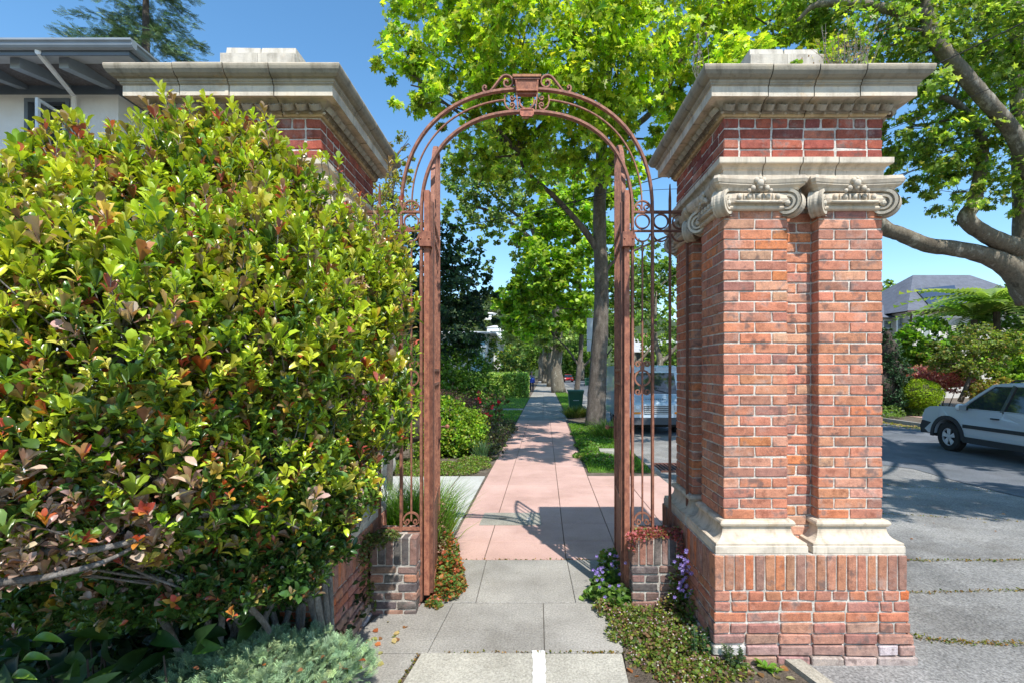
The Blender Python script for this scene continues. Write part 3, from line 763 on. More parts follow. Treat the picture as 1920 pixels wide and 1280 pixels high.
    moulding(mb, (X0, Y0, X1, Y1), [(-.03, 3.10), (.004, 3.10, SLT), (.004, 3.158, STONE), (.010, 3.162, (.56,.45,.33))] + [(.010 + .026*(1-math.cos(PI/2*i/5)), 3.162 + .026*math.sin(PI/2*i/5), (.52,.44,.34)) for i in range(6)] + [(.042, 3.192), (.044, 3.198, SLT), (.044, 3.230, SLT), (-.02, 3.236, SLT)], cuts=(.235, .47, .70))
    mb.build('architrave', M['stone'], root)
    # cornice
    mb = MB(); sf = (.62, .52, .40)
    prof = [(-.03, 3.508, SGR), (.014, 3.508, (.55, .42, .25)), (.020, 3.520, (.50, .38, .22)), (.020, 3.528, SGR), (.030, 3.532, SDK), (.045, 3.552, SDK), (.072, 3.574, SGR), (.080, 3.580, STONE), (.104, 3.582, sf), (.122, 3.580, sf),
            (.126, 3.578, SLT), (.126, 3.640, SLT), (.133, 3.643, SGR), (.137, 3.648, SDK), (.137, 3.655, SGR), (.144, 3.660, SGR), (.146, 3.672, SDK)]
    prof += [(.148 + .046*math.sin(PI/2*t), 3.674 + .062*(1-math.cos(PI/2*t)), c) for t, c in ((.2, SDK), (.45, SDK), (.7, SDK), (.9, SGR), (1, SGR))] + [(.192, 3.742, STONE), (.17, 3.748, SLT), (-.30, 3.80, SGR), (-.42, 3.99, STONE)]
    moulding(mb, (X0, Y0, X1, Y1), prof, cuts=(.225, .50, .78), jit=.002)
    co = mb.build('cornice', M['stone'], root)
    # egg and dart under the cornice, its recess shade put into darker stone tones
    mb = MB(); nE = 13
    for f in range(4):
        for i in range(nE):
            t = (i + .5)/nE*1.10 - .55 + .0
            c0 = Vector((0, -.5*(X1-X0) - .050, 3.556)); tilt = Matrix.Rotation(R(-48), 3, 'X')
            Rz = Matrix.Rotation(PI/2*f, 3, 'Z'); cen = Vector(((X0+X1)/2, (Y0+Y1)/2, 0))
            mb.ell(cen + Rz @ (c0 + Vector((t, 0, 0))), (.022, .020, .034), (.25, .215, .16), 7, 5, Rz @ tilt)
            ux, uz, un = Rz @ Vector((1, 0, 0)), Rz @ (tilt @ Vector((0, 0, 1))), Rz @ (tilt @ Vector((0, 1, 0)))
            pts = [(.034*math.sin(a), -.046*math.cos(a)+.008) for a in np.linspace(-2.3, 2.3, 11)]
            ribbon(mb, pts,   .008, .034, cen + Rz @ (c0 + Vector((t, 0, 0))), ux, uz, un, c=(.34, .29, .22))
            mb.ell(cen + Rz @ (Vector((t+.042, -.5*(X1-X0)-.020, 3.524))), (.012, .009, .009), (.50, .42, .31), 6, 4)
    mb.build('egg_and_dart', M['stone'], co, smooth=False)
    # cap block of two stones
    mb = MB()
    for a, b in ((1.545, 1.786), (1.789, 2.03)):
        g = tuple(v*rnd.uniform(.85, .95) for v in SLT[:1])*3; g = (g[0], g[0]*.93, g[0]*.80)
        ea, eb = (.012, 0) if a < 1.7 else (0, .012); mb.hexa([(a-ea, 3.40, 3.93), (b+eb, 3.40, 3.93), (b+eb, 3.95, 3.93), (a-ea, 3.95, 3.93)], [(a-ea, 3.40, 4.055), (b+eb, 3.40, 4.055), (b+eb, 3.95, 4.055), (a-ea, 3.95, 4.055)], g)
        mb.hexa([(a, 3.44, 4.056), (b, 3.44, 4.056), (b, 3.92, 4.056), (a, 3.92, 4.056)], [(a+.004, 3.45, 4.12+rnd.uniform(-.004,.004)), (b-.004, 3.45, 4.12), (b-.004, 3.91, 4.12), (a+.004, 3.91, 4.12)], g)
    mb.build('cap_block', M['stone'], root)
    root.location.x += ox; root.location.y += oy; root.location.z += oz
    return root
pillar(0, 0, 0, 21, 'sunlit red brick pillar right of the iron arch, with scroll capitals and a stone cornice')
pillar(-3.655, -.066, -.035, 22, 'red brick pillar left of the iron arch, mostly hidden behind the big glossy shrub')
def low_pier(x0, y0, x1, y1, sd, label):
    seed(sd); root = empty('low_brick_pier', ((x0+x1)/2, (y0+y1)/2, 0), label, 'brick pier', 'low brick piers carrying the ironwork')
    mb = MB()
    soldier_ring(mb, x0, y0, x1, y1, .372, .205, col_pier, .053)
    z = .372 - CH; k = 0
    while z > -.1: lay_ring(mb, x0, y0, x1, y1, z, CH-JT, k, col_pier, off=k % 2, ch=.007, j=.004); z -= CH; k += 1
    o = mb.build('brickwork', M['brick'], root)
    m2 = MB(); m2.box(x0+.008, y0+.008, -.05, x1-.008, y1-.008, .575, (.42, .38, .33)); m2.build('mortar', M['mortar'], root)
low_pier(.772, 3.72, 1.166, 4.04, 31, 'low dark brick pier between the right pillar and the gate post, pink creeper on top')
low_pier(-1.225, 3.72, -.872, 4.04, 32, 'low brown brick pier between the left pillar and the gate post')

# ================================================================== IRON GATEWAY
seed(41)
GY, GX = 3.88, -.03
RUSTD = (.62, .6, .6); RUSTL = (1.25, 1.15, 1.1)
def superarc(a, b, z0, n=40, ex=2.3, zbot=None, cx=GX):
    out = []
    for i in range(n + 1):
        t = PI*i/n; c, s = math.cos(t), math.sin(t)
        out.append((cx - math.copysign(abs(c)**(2/ex), c)*a, z0 + abs(s)**(2/ex)*b))
    if zbot is not None: out = [(out[0][0], zbot)] + out + [(out[-1][0], zbot)]
    return out
root = empty('iron_gateway', (GX, GY, 0), 'rusty wrought iron arched gateway with scrolled keystone, both gate leaves folded open behind it', 'gateway')
O = (0, GY, 0)
def iron(name, jobs, parent=root):
    mb = MB()
    for j in jobs: ribbon(mb, *j[:3], O, **(j[3] if len(j) > 3 else {}))
    return mb.build(name, M['rust'], parent)
iron('outer_arch', [(superarc(.998, .985, 3.10, zbot=.58), .018, .040)])
iron('inner_arch', [(superarc(.838, .815, 3.09, zbot=.03), .018, .046)])
iron('middle_arch', [(superarc(.915, .885, 3.125, 60)[:28], .009, .018), (superarc(.915, .885, 3.125, 60)[-28:], .009, .018)])
for s in (-1, 1):
    xb = GX + s*.918; X = lambda t: GX + s*t
    iron('rail', [([(X(.838), 3.108), (X(.998), 3.108)], .016, .03)]); iron('rail', [([(X(.838), 2.958), (X(.998), 2.958)], .013, .03)])
    ring = lambda cx, cz, r, a0=0, a1=2*PI: [(cx + r*math.cos(t), cz + r*math.sin(t)) for t in np.linspace(a0, a1, 25)]
    iron('ring', [(ring(xb, 3.033, .056), .010, .022, dict(closed=False))])
    iron('scroll', [(ring(xb, 3.13, .066, -.15, PI+.15), .010, .022), (spiral2(xb-.036, 3.148, .030, .008, -PI/2, 1.1, 20, 1), .008, .02), (spiral2(xb+.036, 3.148, .030, .008, -PI/2, 1.1, 20, -1), .008, .02),
                    (ring(xb, 2.935, .060, PI, 2*PI), .010, .022)])
    iron('baluster', [([(xb, 2.875), (xb, .66)], .012, .016)])
    # mid-height ornament: ring with four scrolls
    zc = 1.795
    iron('ring_ornament', [(ring(xb, zc, .060), .013, .020), ([(xb, zc+.058), (xb, zc+.115)], .028, .022), ([(xb, zc-.058), (xb, zc-.11)], .026, .022)] +
         [(spiral2(xb+e*.036, zc+q*.108, .028, .008, PI if e > 0 else 0, 1.25, 22, -e*q), .010, .02) for e in (-1, 1) for q in (-1, 1)])
    zb = .665
    iron('scroll', [(ring(xb, zb, .062, 0, PI), .012, .022), (spiral2(xb-.034, zb-.008, .026, .007, PI, 1.2, 20, 1), .009, .02), (spiral2(xb+.034, zb-.008, .026, .007, 0, 1.2, 20, -1), .009, .02)])
    iron('rail', [([(X(.80 if 0 else .845), .60), (X(1.19), .60)], .022, .035)])
    # heavy hinge post beside the inner arch
    mb = MB()
    xp = X(.795)
    mb.box(xp-.021, GY-.012, .075, xp+.021, GY+.045, 3.28, RUSTL)
    mb.box(xp-.024 - (.018 if s > 0 else -.045), GY+.02, .08, xp-.021 - (.0 if s > 0 else -.066), GY+.06, 3.2, RUSTD)
    mb.build('hinge_post', M['rust'], root)
    mb = MB(); mb.box(min(X(.755), X(.850)), GY-.040, 2.83, max(X(.755), X(.850)), GY+.05, 2.945, (1, .9, .85))
    for e in (.77, .835): mb.ell((X(e), GY-.042, 2.89), (.007, .006, .007), RUSTL, 6, 4)
    mb.build('clasp', M['rust'], root)
# keystone box
mb = MB(); k0, k1 = 4.050, 4.152
mb.hexa([(GX-.085, GY-.035, k0), (GX+.085, GY-.035, k0), (GX+.085, GY+.035, k0), (GX-.085, GY+.035, k0)], [(GX-.097, GY-.045, k1), (GX+.097, GY-.045, k1), (GX+.097, GY+.045, k1), (GX-.097, GY+.045, k1)], (1.1, 1, .9))
mb.box(GX-.112, GY-.058, k1+.001, GX+.112, GY+.058, k1+.020, (1.2, 1.2, .8)); mb.box(GX-.104, GY-.051, k1-.016, GX+.104, GY+.051, k1, (.5, .5, .5))
for a in (-1, 1): mb.hexa([(GX+a*.075-.006, GY-.042, k0+.008), (GX+a*.075+.006, GY-.042, k0+.008), (GX+a*.075+.006, GY-.035, k0+.008), (GX+a*.075-.006, GY-.035, k0+.008)], [(GX+a*.086-.006, GY-.052, k1-.022), (GX+a*.086+.006, GY-.052, k1-.022), (GX+a*.086+.006, GY-.03, k1-.022), (GX+a*.086-.006, GY-.03, k1-.022)], (1.35, 1.2, 1))
mb.box(GX-.082, GY-.042, k0+.002, GX+.082, GY-.0365, k0+.014, (1.35, 1.2, 1)); mb.box(GX-.088, GY-.022, k0-.016, GX+.088, GY+.018, k0-.002, (1.2, 1, .9))
mb.build('keystone', M['rust'], root)
jobs = []
for s in (-1, 1):
    jobs += [([(GX+s*.086, 4.09), (GX+s*.070, 3.915)], .011, .05)]
    jobs += [([(GX+s*p[0], p[1]) for p in [(.172, 4.035), (.178, 3.99), (.165, 3.945), (.135, 3.918), (.11, 3.925), (.095, 3.95)]], .010, .025)]
    jobs += [([(GX+s*a, b) for a, b in spiral2(.118, 3.958, .022, .005, PI, 1.1, 16, -1)], .008, .022), ([(GX+s*a, b) for a, b in spiral2(.118, 4.015, .022, .005, PI, 1.1, 16, 1)], .008, .022)]
jobs += [([(GX + .058*math.cos(t), 3.985 + .060*math.sin(t)) for t in np.linspace(PI*.93, PI*2.07, 22)], .013, .03)]
iron('keystone_scroll', jobs)
for s in (-1, 1):
    pts = [(GX+s*a, b) for a, b in spiral2(.325, 4.085, .008, .026, 0, 1.0, 16, 1)][::1]
    c1 = [(GX+s*p[0], p[1]) for p in [(.299, 4.085), (.303, 4.062), (.320, 4.050), (.290, 4.058)]]
    curve = spline([(x, z, 0) for x, z in [(GX+s*.352, 4.092), (GX+s*.340, 4.115), (GX+s*.318, 4.117), (GX+s*.303, 4.098), (GX+s*.305, 4.072), (GX+s*.325, 4.056)][::-1]], 4)
    a_ = [(GX+s*.332, 4.085), (GX+s*.322, 4.098), (GX+s*.336, 4.108), (GX+s*.350, 4.092), (GX+s*.343, 4.066), (GX+s*.315, 4.056), (GX+s*.285, 4.072), (GX+s*.24, 4.13), (GX+s*.20, 4.178), (GX+s*.165, 4.192), (GX+s*.130, 4.180), (GX+s*.112, 4.150), (GX+s*.122, 4.112), (GX+s*.150, 4.096), (GX+s*.176, 4.108), (GX+s*.182, 4.136), (GX+s*.162, 4.150), (GX+s*.148, 4.136)]
    c = [(p.x, p.y) for p in spline([(x, z, 0) for x, z in a_], 5)]
    iron('crest_scroll', [(c, .011, .035)])
mb = MB(); px0, px1 = GX-.055, GX+.055
mb.prism([(px0, 3.912), (px0, 3.865), (px0+.014, 3.850), (px1-.014, 3.850), (px1, 3.865), (px1, 3.912)], lambda a, b, t: (a, t, b), GY-.034, GY-.022, (1.3, 1.05, 1.05))
ribbon(mb, [(px0+.004, 3.908), (px0+.004, 3.868), (px0+.016, 3.855), (px1-.016, 3.855), (px1-.004, 3.868), (px1-.004, 3.908)], .006, .006, (0, GY-.036, 0), closed=True, c=(1.6, 1.3, 1.3))
mb.box(px0+.022, GY-.03, 3.838, px1-.04, GY-.02, 3.849, (1.5, 1.5, 1.0))
mb.build('plaque', M['rust'], root)
# gate leaves, swung wide open behind the arch
def leaf(hx, hy, fx_, fy_, s):
    h, f_ = Vector((hx, hy, 0)), Vector((fx_, fy_, 0)); L = (f_ - h).length; u = (f_ - h).normalized(); n = Vector((-u.y, u.x, 0))
    mb = MB(); arcz = lambda t: 3.09 + .81*(1 - (1 - min(1, t/L))**2.3)**(1/2.3)
    kw = dict(O=h, ux=u, uz=(0, 0, 1), un=n)
    ribbon(mb, [(.012, .10), (.012, 3.12)], .026, .03, **kw); ribbon(mb, [(L-.012, .10), (L-.012, 3.89)], .026, .034, **kw)
    ribbon(mb, [(t, arcz(t)) for t in np.linspace(.0, L-.002, 16)], .024, .034, **kw)
    o = mb.build('gate_leaf', M['rust'], root)
    b2 = MB()
    for k in range(1, 5): ribbon(b2, [(L*k/5, .76), (L*k/5, arcz(L*k/5)-.01)], .014, .015, **kw)
    b2.build('bar', M['rust'], o)
    b3 = MB()
    for z in (.12, .76, 1.74, 1.86, 2.95, 3.09): ribbon(b3, [(.02, z), (L-.02, z)], .022, .022, **kw)
    b3.build('cross_rail', M['rust'], o)
    b4 = MB(); ribbon(b4, [(.02, .44), (L-.02, .44)], .63, .006, c=(.8, .75, .75), **kw); b4.build('kick_panel', M['rust'], o)
    b5 = MB(); c0 = h + u*(L-.03) + Vector((0, 0, 1.32)); ribbon(b5, [(L-.075, 1.22), (L-.075, 1.42)], .10, .05, c=(.7, .65, .65), **kw)
    b5.tube([c0 - n*s*.02, c0 - n*s*.075], .008, 6); b5.ell(c0 - n*s*.085, (.022, .022, .022), RUSTL, 8, 5); b5.build('lock_box', M['rust'], o)
leaf(-.795, 3.95, -.888, 4.70, 1); leaf(.755, 3.95, .815, 4.66, -1)
# side fences between gateway and pillars
def side_fence(x0, x1, bars, rings, label, s):
    rt = empty('iron_fence', ((x0+x1)/2, GY, .58), label, 'iron fence', 'iron fence panels beside the gateway')
    for z, w in ((3.108, .018), (2.958, .014)):
        mb = MB(); ribbon(mb, [(x0, z), (x1, z)], w, .032, O, c=RUSTD); mb.build('rail', M['rust'], rt)
    for x, top in bars:
        mb = MB(); ribbon(mb, [(x, .56), (x, top-.12), (x, top)], [.018, .018, .004] if top > 3.2 else [.018]*3, .020, O, c=RUSTD); mb.build('bar', M['rust'], rt)
    for x in rings:
        mb = MB(); ribbon(mb, [(x + .056*math.cos(t), 3.033 + .056*math.sin(t)) for t in np.linspace(0, 2*PI, 25)], .010, .022, O, c=RUSTD); mb.build('ring', M['rust'], rt)
        mb = MB(); ribbon(mb, [(x + .060*math.cos(t), 2.935 + .060*math.sin(t)) for t in np.linspace(PI, 2*PI, 13)], .009, .022, O, c=RUSTD); mb.build('scroll', M['rust'], rt)
side_fence(.978, 1.345, [(1.107, 3.33), (1.245, 3.10)], [1.035, 1.185], 'narrow rusty iron fence panel with a spear bar between arch and right brick pillar', 1)
side_fence(-1.42, -1.038, [(-1.20, 3.33), (-1.36, 3.10)], [-1.11, -1.28], 'narrow rusty iron fence panel left of the arch, half hidden by the glossy shrub', -1)

def herb(name, label, cat, cells, n, L, cols, wts, T, W, mat='leaf', tilt=.8, hmax=.1, group=None, kind=None, core=None):
    """a low mat of leaves over discs (x, y, r, h)"""
    B = np.array(cells, float); w = B[:, 2]**2; w /= w.sum(); i = rng.choice(len(B), n, p=w)
    a = rng.uniform(0, 2*PI, n); q = rng.uniform(0, 1, n)**.5
    P = np.stack([B[i, 0] + np.cos(a)*q*B[i, 2], B[i, 1] + np.sin(a)*q*B[i, 2], B[i, 3]*np.sqrt(np.maximum(.02, 1 - q*q))*rng.uniform(.35, 1.05, n) + (B[i, 4] if B.shape[1] > 4 else 0)], 1)
    A = rng.normal(size=(n, 3)); A[:, 2] = np.abs(A[:, 2])*tilt
    Nn = rng.normal(0, .5, (n, 3)) + np.array([[0, 0, 1.]])
    cx, cy = float(B[:, 0].mean()), float(B[:, 1].mean())
    if kind == 'stuff':
        o = leaves(name, P, A, Nn, L*rng.uniform(.6, 1.3, n), W, pick(n, cols, wts), T, M[mat]); return tag(o, label, cat, group, kind)
    root = empty(name, (cx, cy, 0), label, cat, group)
    leaves('foliage', P, A, Nn, L*rng.uniform(.6, 1.3, n), W, pick(n, cols, wts), T, M[mat], root, root)
    return root

# ================================================================== THE BIG SHRUB
seed(51)
YG = [(.42, .52, .035), (.52, .57, .055), (.33, .46, .035), (.21, .32, .03), (.55, .50, .10)]
SHR = [(90,480,2.15,165),(290,450,2.45,172),(465,420,2.7,155),(600,525,2.85,125),(665,600,2.95,105),(700,520,3.2,70),(655,760,2.9,115),(450,610,2.35,220),(210,650,2.0,240),
       (50,850,1.85,210),(290,850,2.1,190),(490,860,2.4,155),(610,900,2.7,100),(80,985,1.85,110),(0,620,1.9,240),(380,295,2.6,70),(110,310,2.3,45),(540,350,2.75,40),(215,330,2.45,50),(420,262,2.6,35),(30,350,2.2,50),(-60,500,2.1,190),(-90,780,1.8,260)]
def shell_pts(bl, n, rin, rout, cull=.9):
    C = np.array([[*at(x, y, D), r*D/F] for x, y, D, r in bl]); w = C[:, 3]**2; w /= w.sum()
    i = rng.choice(len(C), n, p=w); d = sph(n); k = rng.uniform(rin, rout, (n, 1))
    r3 = np.stack([C[i, 3], C[i, 3]*.8, C[i, 3]], 1)
    P = C[i, :3] + d*r3*k
    keep = np.ones(n, bool)
    for j in range(len(C)):                       # drop what lies deep inside a neighbour
        q = (P - C[j, :3])/np.array([C[j, 3], C[j, 3]*.8, C[j, 3]]); keep &= ~((np.linalg.norm(q, axis=1) < rin*.93) & (i != j))
    keep &= ~((P[:, 1] > C[i, 1] + .25*C[i, 3]) & (rng.random(n) < cull))
    keep &= P[:, 1] > 1.15
    return P[keep], d[keep], i[keep]
root = empty('glossy_leaved_shrub', (-1.35, 2.75, 0), 'huge shrub with glossy yellow green and red leaves in front of left pillar', 'shrub')
mb = MB(); base = [Vector((-1.5, 2.75, -.02)), Vector((-1.35, 2.8, -.02)), Vector((-1.7, 2.6, -.02)), Vector((-1.15, 2.85, -.02))]
tips = []
for k, (x, y, D, r) in enumerate(SHR):
    c = at(x, y, D); b = base[k % 4]; mid = b.lerp(c, .45) + Vector((rnd.uniform(-.15, .15), rnd.uniform(0, .2), .1))
    p = spline([b, mid, c], 6); mb.tube(p, interp([.020, .015, .009], len(p)), 7, wob=.15)
    for q in range(22):
        s0 = p[rnd.randrange(6, len(p))]; dd = Vector((rnd.gauss(0, 1), rnd.gauss(-.3, .8), rnd.gauss(.2, .8))).normalized()*r*D/F*rnd.uniform(.75, 1.0)
        e = c + dd; m_ = s0.lerp(e, .5) + Vector((rnd.uniform(-.05, .05), rnd.uniform(-.05, .05), rnd.uniform(-.06, .04)))
        tp = spline([s0, m_, e], 4); mb.tube(tp, interp([rnd.uniform(.005, .009), .0022], len(tp)), 5, wob=.1)
# long bare grey boughs at the lower left
for pts in ([(-20,1010,1.75),(120,1035,1.75),(260,1010,1.85),(330,975,1.95),(400,965,2.05)], [(0,1090,1.7),(90,1080,1.72),(200,1050,1.8),(290,1000,1.9)], [(-20,930,1.8),(100,930,1.8),(230,900,1.9),(330,930,2.0)], [(380,960,2.0),(470,950,2.15),(560,990,2.3)]):
    p = spline([at(*q) for q in pts], 6); mb.tube(p, interp([.014, .011, .005], len(p)), 7, wob=.15)
mb.build('stem', M['twig'], root, smooth=True)
P1, d1, i1 = shell_pts(SHR, 11500, .84, 1.09); P2, d2, i2 = shell_pts(SHR, 8500, .50, .86, .35)
LOW = [(610,1000,2.7,60),(545,1050,2.5,75),(450,1065,2.4,85),(340,1075,2.3,95),(220,1090,2.2,100),(120,1110,2.3,110),(260,1110,2.6,110),(400,1085,2.7,100),(500,1060,2.8,85),(0,1100,2.3,120),(350,1010,2.7,140),(150,1010,2.5,140),(560,1000,2.95,80)]
P3_, d3_, i3_ = shell_pts(LOW, 7500, .3, 1.05, .3); ntop = len(P1) + len(P2)
Pc, Dc = np.concatenate([P1, P2, P3_]), np.concatenate([d1, d2, d3_])
px = VX + Pc[:, 0]*F/Pc[:, 1]; py = VY - (Pc[:, 2] - EYE)*F/Pc[:, 1]
# thin the hollow under the canopy on the left, where bare wood shows
thin = (px < 330) & (py > 880) & (py < 1000) & (rng.random(len(px)) < .35)
thin |= (py > 1085) & (np.arange(len(py)) < ntop)
thin |= (py > 1160 + .05*(400 - px))
thin |= (py < 235) & (px < 330) & (rng.random(len(px)) < .0)
Pc, Dc, px, py = Pc[~thin], Dc[~thin], px[~thin], py[~thin]
Dir = unit(Dc*.42 + np.array([[.05, -.1, 1.0]]) + rng.normal(0, .25, Pc.shape))
kk = 7; Pp, A, Nn, L = rosettes(Pc, Dir, kk, .052, (.22, 1.12))
Pp = Pp + np.repeat(rng.normal(0, .012, (len(Pc), 3)), kk, 0)
n = len(Pc); typ = rng.random(n)
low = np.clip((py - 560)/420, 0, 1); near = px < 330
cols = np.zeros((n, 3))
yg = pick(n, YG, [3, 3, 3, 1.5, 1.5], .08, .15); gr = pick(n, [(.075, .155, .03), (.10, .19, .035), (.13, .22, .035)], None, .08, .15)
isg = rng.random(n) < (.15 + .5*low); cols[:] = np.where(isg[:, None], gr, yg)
lowi = np.zeros(n, bool); lowi[-int((~thin[ntop:]).sum()):] = True; dead_ok = ~lowi; cols[lowi] = pick(lowi.sum(), [(.05, .11, .025), (.08, .15, .03), (.14, .22, .03)], [3, 3, 1], .08, .15)  # low leaves get darker greens, the canopy's shade put into their colour
inner = np.zeros(n, bool); 
C = np.repeat(cols, kk, 0).reshape(n, kk, 3)*(1 + rng.normal(0, .12, (n, kk, 1)))
# young shoots flush bronze and red; old twigs carry mauve-brown withered leaves; some leaves turn orange
fl = typ < np.where(py < 420, .10, .05); k3 = slice(0, 4); C[fl, k3] = pick(fl.sum()*4, [(.36, .15, .07), (.42, .10, .07), (.38, .22, .08), (.30, .19, .09)], None, .1, .15).reshape(-1, 4, 3)
tw = (typ > .10) & (typ < .24); C[tw, 0:3] = pick(tw.sum()*3, [(.26, .20, .09), (.32, .24, .08), (.24, .17, .10)], None, .1, .15).reshape(-1, 3, 3)
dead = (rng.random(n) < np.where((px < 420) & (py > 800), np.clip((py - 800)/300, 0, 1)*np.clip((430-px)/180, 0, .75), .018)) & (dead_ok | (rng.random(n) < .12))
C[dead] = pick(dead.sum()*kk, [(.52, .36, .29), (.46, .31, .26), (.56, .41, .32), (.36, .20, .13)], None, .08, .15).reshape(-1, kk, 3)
orr = (rng.random(n) < np.where(py > 640, np.where((px < 480) & (py < 980), .09, .045), .0)); C[orr, 0:5] = pick(orr.sum()*5, [(.55, .12, .05), (.58, .24, .05), (.50, .30, .04), (.45, .08, .06)], None, .08, .12).reshape(-1, 5, 3)
rr_ = rng.random((n, kk)) < .02; C[rr_] = pick(rr_.sum(), [(.55, .13, .05), (.5, .32, .05)], None, .08, .1)
sc_l = np.where(dead, 1.15, 1.0)*rng.uniform(.62, 1.25, n)
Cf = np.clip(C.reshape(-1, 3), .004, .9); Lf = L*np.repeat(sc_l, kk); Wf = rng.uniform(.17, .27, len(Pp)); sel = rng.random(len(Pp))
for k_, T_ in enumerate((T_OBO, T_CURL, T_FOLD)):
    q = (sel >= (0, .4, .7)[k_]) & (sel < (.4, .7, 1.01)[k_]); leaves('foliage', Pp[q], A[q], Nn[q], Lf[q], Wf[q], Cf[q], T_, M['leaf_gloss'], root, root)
# spent brown flower heads
hs_ = rng.choice(len(Pc), 520, replace=False); q = Pc[hs_]; q = q[(py[hs_] < 720)]
Pb = np.repeat(q, 16, 0) + rng.normal(0, .018, (len(q)*16, 3)) + np.array([[0, 0, .02]])
leaves('seed_heads', Pb, rng.normal(size=Pb.shape) + np.array([[0, 0, .8]]), rng.normal(size=Pb.shape), .013, .35, pick(len(Pb), [(.20, .10, .05), (.28, .14, .07), (.14, .07, .04)]), T_DIA, M['leaf'], root, root)
# shoots standing clear of the outline
seed(52)
tipsl = [(345,195,2.6),(365,215,2.55),(400,215,2.6),(455,205,2.65),(475,215,2.65),(520,215,2.7),(120,215,2.3),(145,225,2.35),(45,235,2.2),(55,262,2.2),(185,235,2.4),(205,225,2.4),(165,250,2.35),(612,290,2.85),(560,330,2.8),(500,250,2.7),(250,245,2.5),(300,235,2.5),(430,240,2.6),(330,240,2.55),(20,290,2.1),(740,380,3.3),(765,430,3.35),(720,395,3.3),(772,500,3.35),(778,560,3.3),(770,640,3.2),(770,480,3.35),(680,360,3.1),(735,600,3.2),(745,690,3.1),(740,300,3.6),(700,900,2.9),(690,860,2.9),(210,280,2.4),(90,250,2.25),(390,200,2.6),(290,250,2.5),(640,330,2.9),(660,380,3.0)]
mb = MB(); Cn = []; Dn = []
for (x, y, D) in tipsl:
    e = at(x, y, D); 
    for j in range(3):
        e2 = e + Vector((rnd.gauss(0, .035), rnd.gauss(0, .05), rnd.gauss(-.03, .03))); s0 = e2 - Vector((rnd.uniform(-.05, .05) + (.10 if x > 690 else 0), -.08, .22))
        tp = spline([s0, s0.lerp(e2, .5) + Vector((.01, 0, 0)), e2], 4); mb.tube(tp, interp([.0035, .002], len(tp)), 5)
        Cn.append(e2); Dn.append((e2 - s0).normalized()); Cn.append(tp[4]); Dn.append((e2 - s0).normalized()); 
        if j == 0: Cn.append(tp[2]); Dn.append((e2 - s0).normalized())
qs = [j for j in rng.permutation(len(P1)) if d1[j, 2] > .05 and VY - (P1[j, 2] - EYE)*F/P1[j, 1] < 860][:230]
for j in qs:
    b0 = Vector(P1[j]) - Vector(d1[j])*.05; l_ = rnd.uniform(.10, .20); e2 = b0 + (Vector(d1[j])*.45 + Vector((rnd.gauss(0, .2), rnd.gauss(0, .2), 1))).normalized()*l_
    tp = spline([b0, b0.lerp(e2, .5) + Vector((rnd.gauss(0, .008), 0, 0)), e2], 4); mb.tube(tp, interp([.003, .0017], len(tp)), 4)
    for t_ in (8, 5): Cn.append(tp[t_]); Dn.append((e2 - b0).normalized())
mb.build('shoot', M['twig'], root)
Pp, A, Nn, L = rosettes(np.array(Cn), np.array(Dn), 6, .050, (.25, .95))
n = len(Cn); C = np.repeat(pick(n, YG + [(.30, .2, .10)], [3, 3, 2, 1, 1, 2.2], .06, .12), 6, 0)*(1 + rng.normal(0, .1, (n*6, 1)))
for j in range(0, n, 7): 
    if rnd.random() < .6: C[j*6:j*6+5] = pick(5, [(.45, .10, .08), (.36, .17, .12)])
leaves('foliage', Pp, A, Nn, L, rng.uniform(.2, .27, len(Pp)), np.clip(C, .004, .9), T_OBO, M['leaf_gloss'], root, root)

# ------------------------------------------------------------------ low plants at the front
seed(55)
# juniper: feathery grey-green sprays over a low mound
root = empty('juniper', (-1.55, 2.6, 0), 'low spreading grey green juniper with feathery sprays in front of the shrub', 'juniper')
cells = [(-1.04, 2.72, .15, .34), (-1.22, 2.62, .24, .42), (-1.42, 2.52, .26, .46), (-1.62, 2.45, .26, .44), (-1.28, 2.36, .24, .36), (-1.50, 2.28, .26, .34), (-1.82, 2.36, .25, .36), (-1.12, 2.42, .18, .30), (-1.98, 2.5, .2, .3), (-1.72, 2.2, .24, .28), (-1.35, 2.16, .25, .26)]
B = np.array(cells); n = 11000; w = B[:, 2]**2; w /= w.sum(); i = rng.choice(len(B), n, p=w)
a = rng.uniform(0, 2*PI, n); q = rng.uniform(0, 1, n)**.5
r3 = np.stack([np.cos(a)*q, np.sin(a)*q], 1); zt = np.sqrt(np.maximum(0, 1 - q*q)); nz = noise3 = np.sin(B[i, 0]*9 + r3[:, 0]*5)*.02
P = np.stack([B[i, 0] + r3[:, 0]*B[i, 2], B[i, 1] + r3[:, 1]*B[i, 2], B[i, 3]*(.35 + .65*zt)*rng.uniform(.72, 1.0, n) + nz], 1)
A = np.concatenate([r3*1.0, zt[:, None]*.75], 1) + rng.normal(0, .45, (n, 3)); A[:, 2] = np.abs(A[:, 2])*.8 + .1
C = pick(n, [(.22, .33, .18), (.29, .42, .22), (.16, .26, .15), (.37, .49, .22), (.10, .17, .10)], [3, 3, 2, 1.6, 1.5], .06, .15)
leaves('foliage', P, A, rng.normal(0, .5, (n, 3)) + np.array([[0, -.3, 1]]), rng.uniform(.035, .075, n), .8, C, T_SPRIG, M['needle'], root, root)
mb = MB()
for k in range(26):
    b = Vector((rnd.uniform(-1.5, -1.3), rnd.uniform(2.5, 2.7), .0)); c = cells[k % len(cells)]; e = Vector((c[0] + rnd.uniform(-.1, .1), c[1] + rnd.uniform(-.12, .12), c[3]*.75)); tp = spline([b, b.lerp(e, .5) + Vector((0, 0, -.03)), e], 4); mb.tube(tp, interp([.010, .003], len(tp)), 5)
mb.build('stem', M['dark_bark'], root)
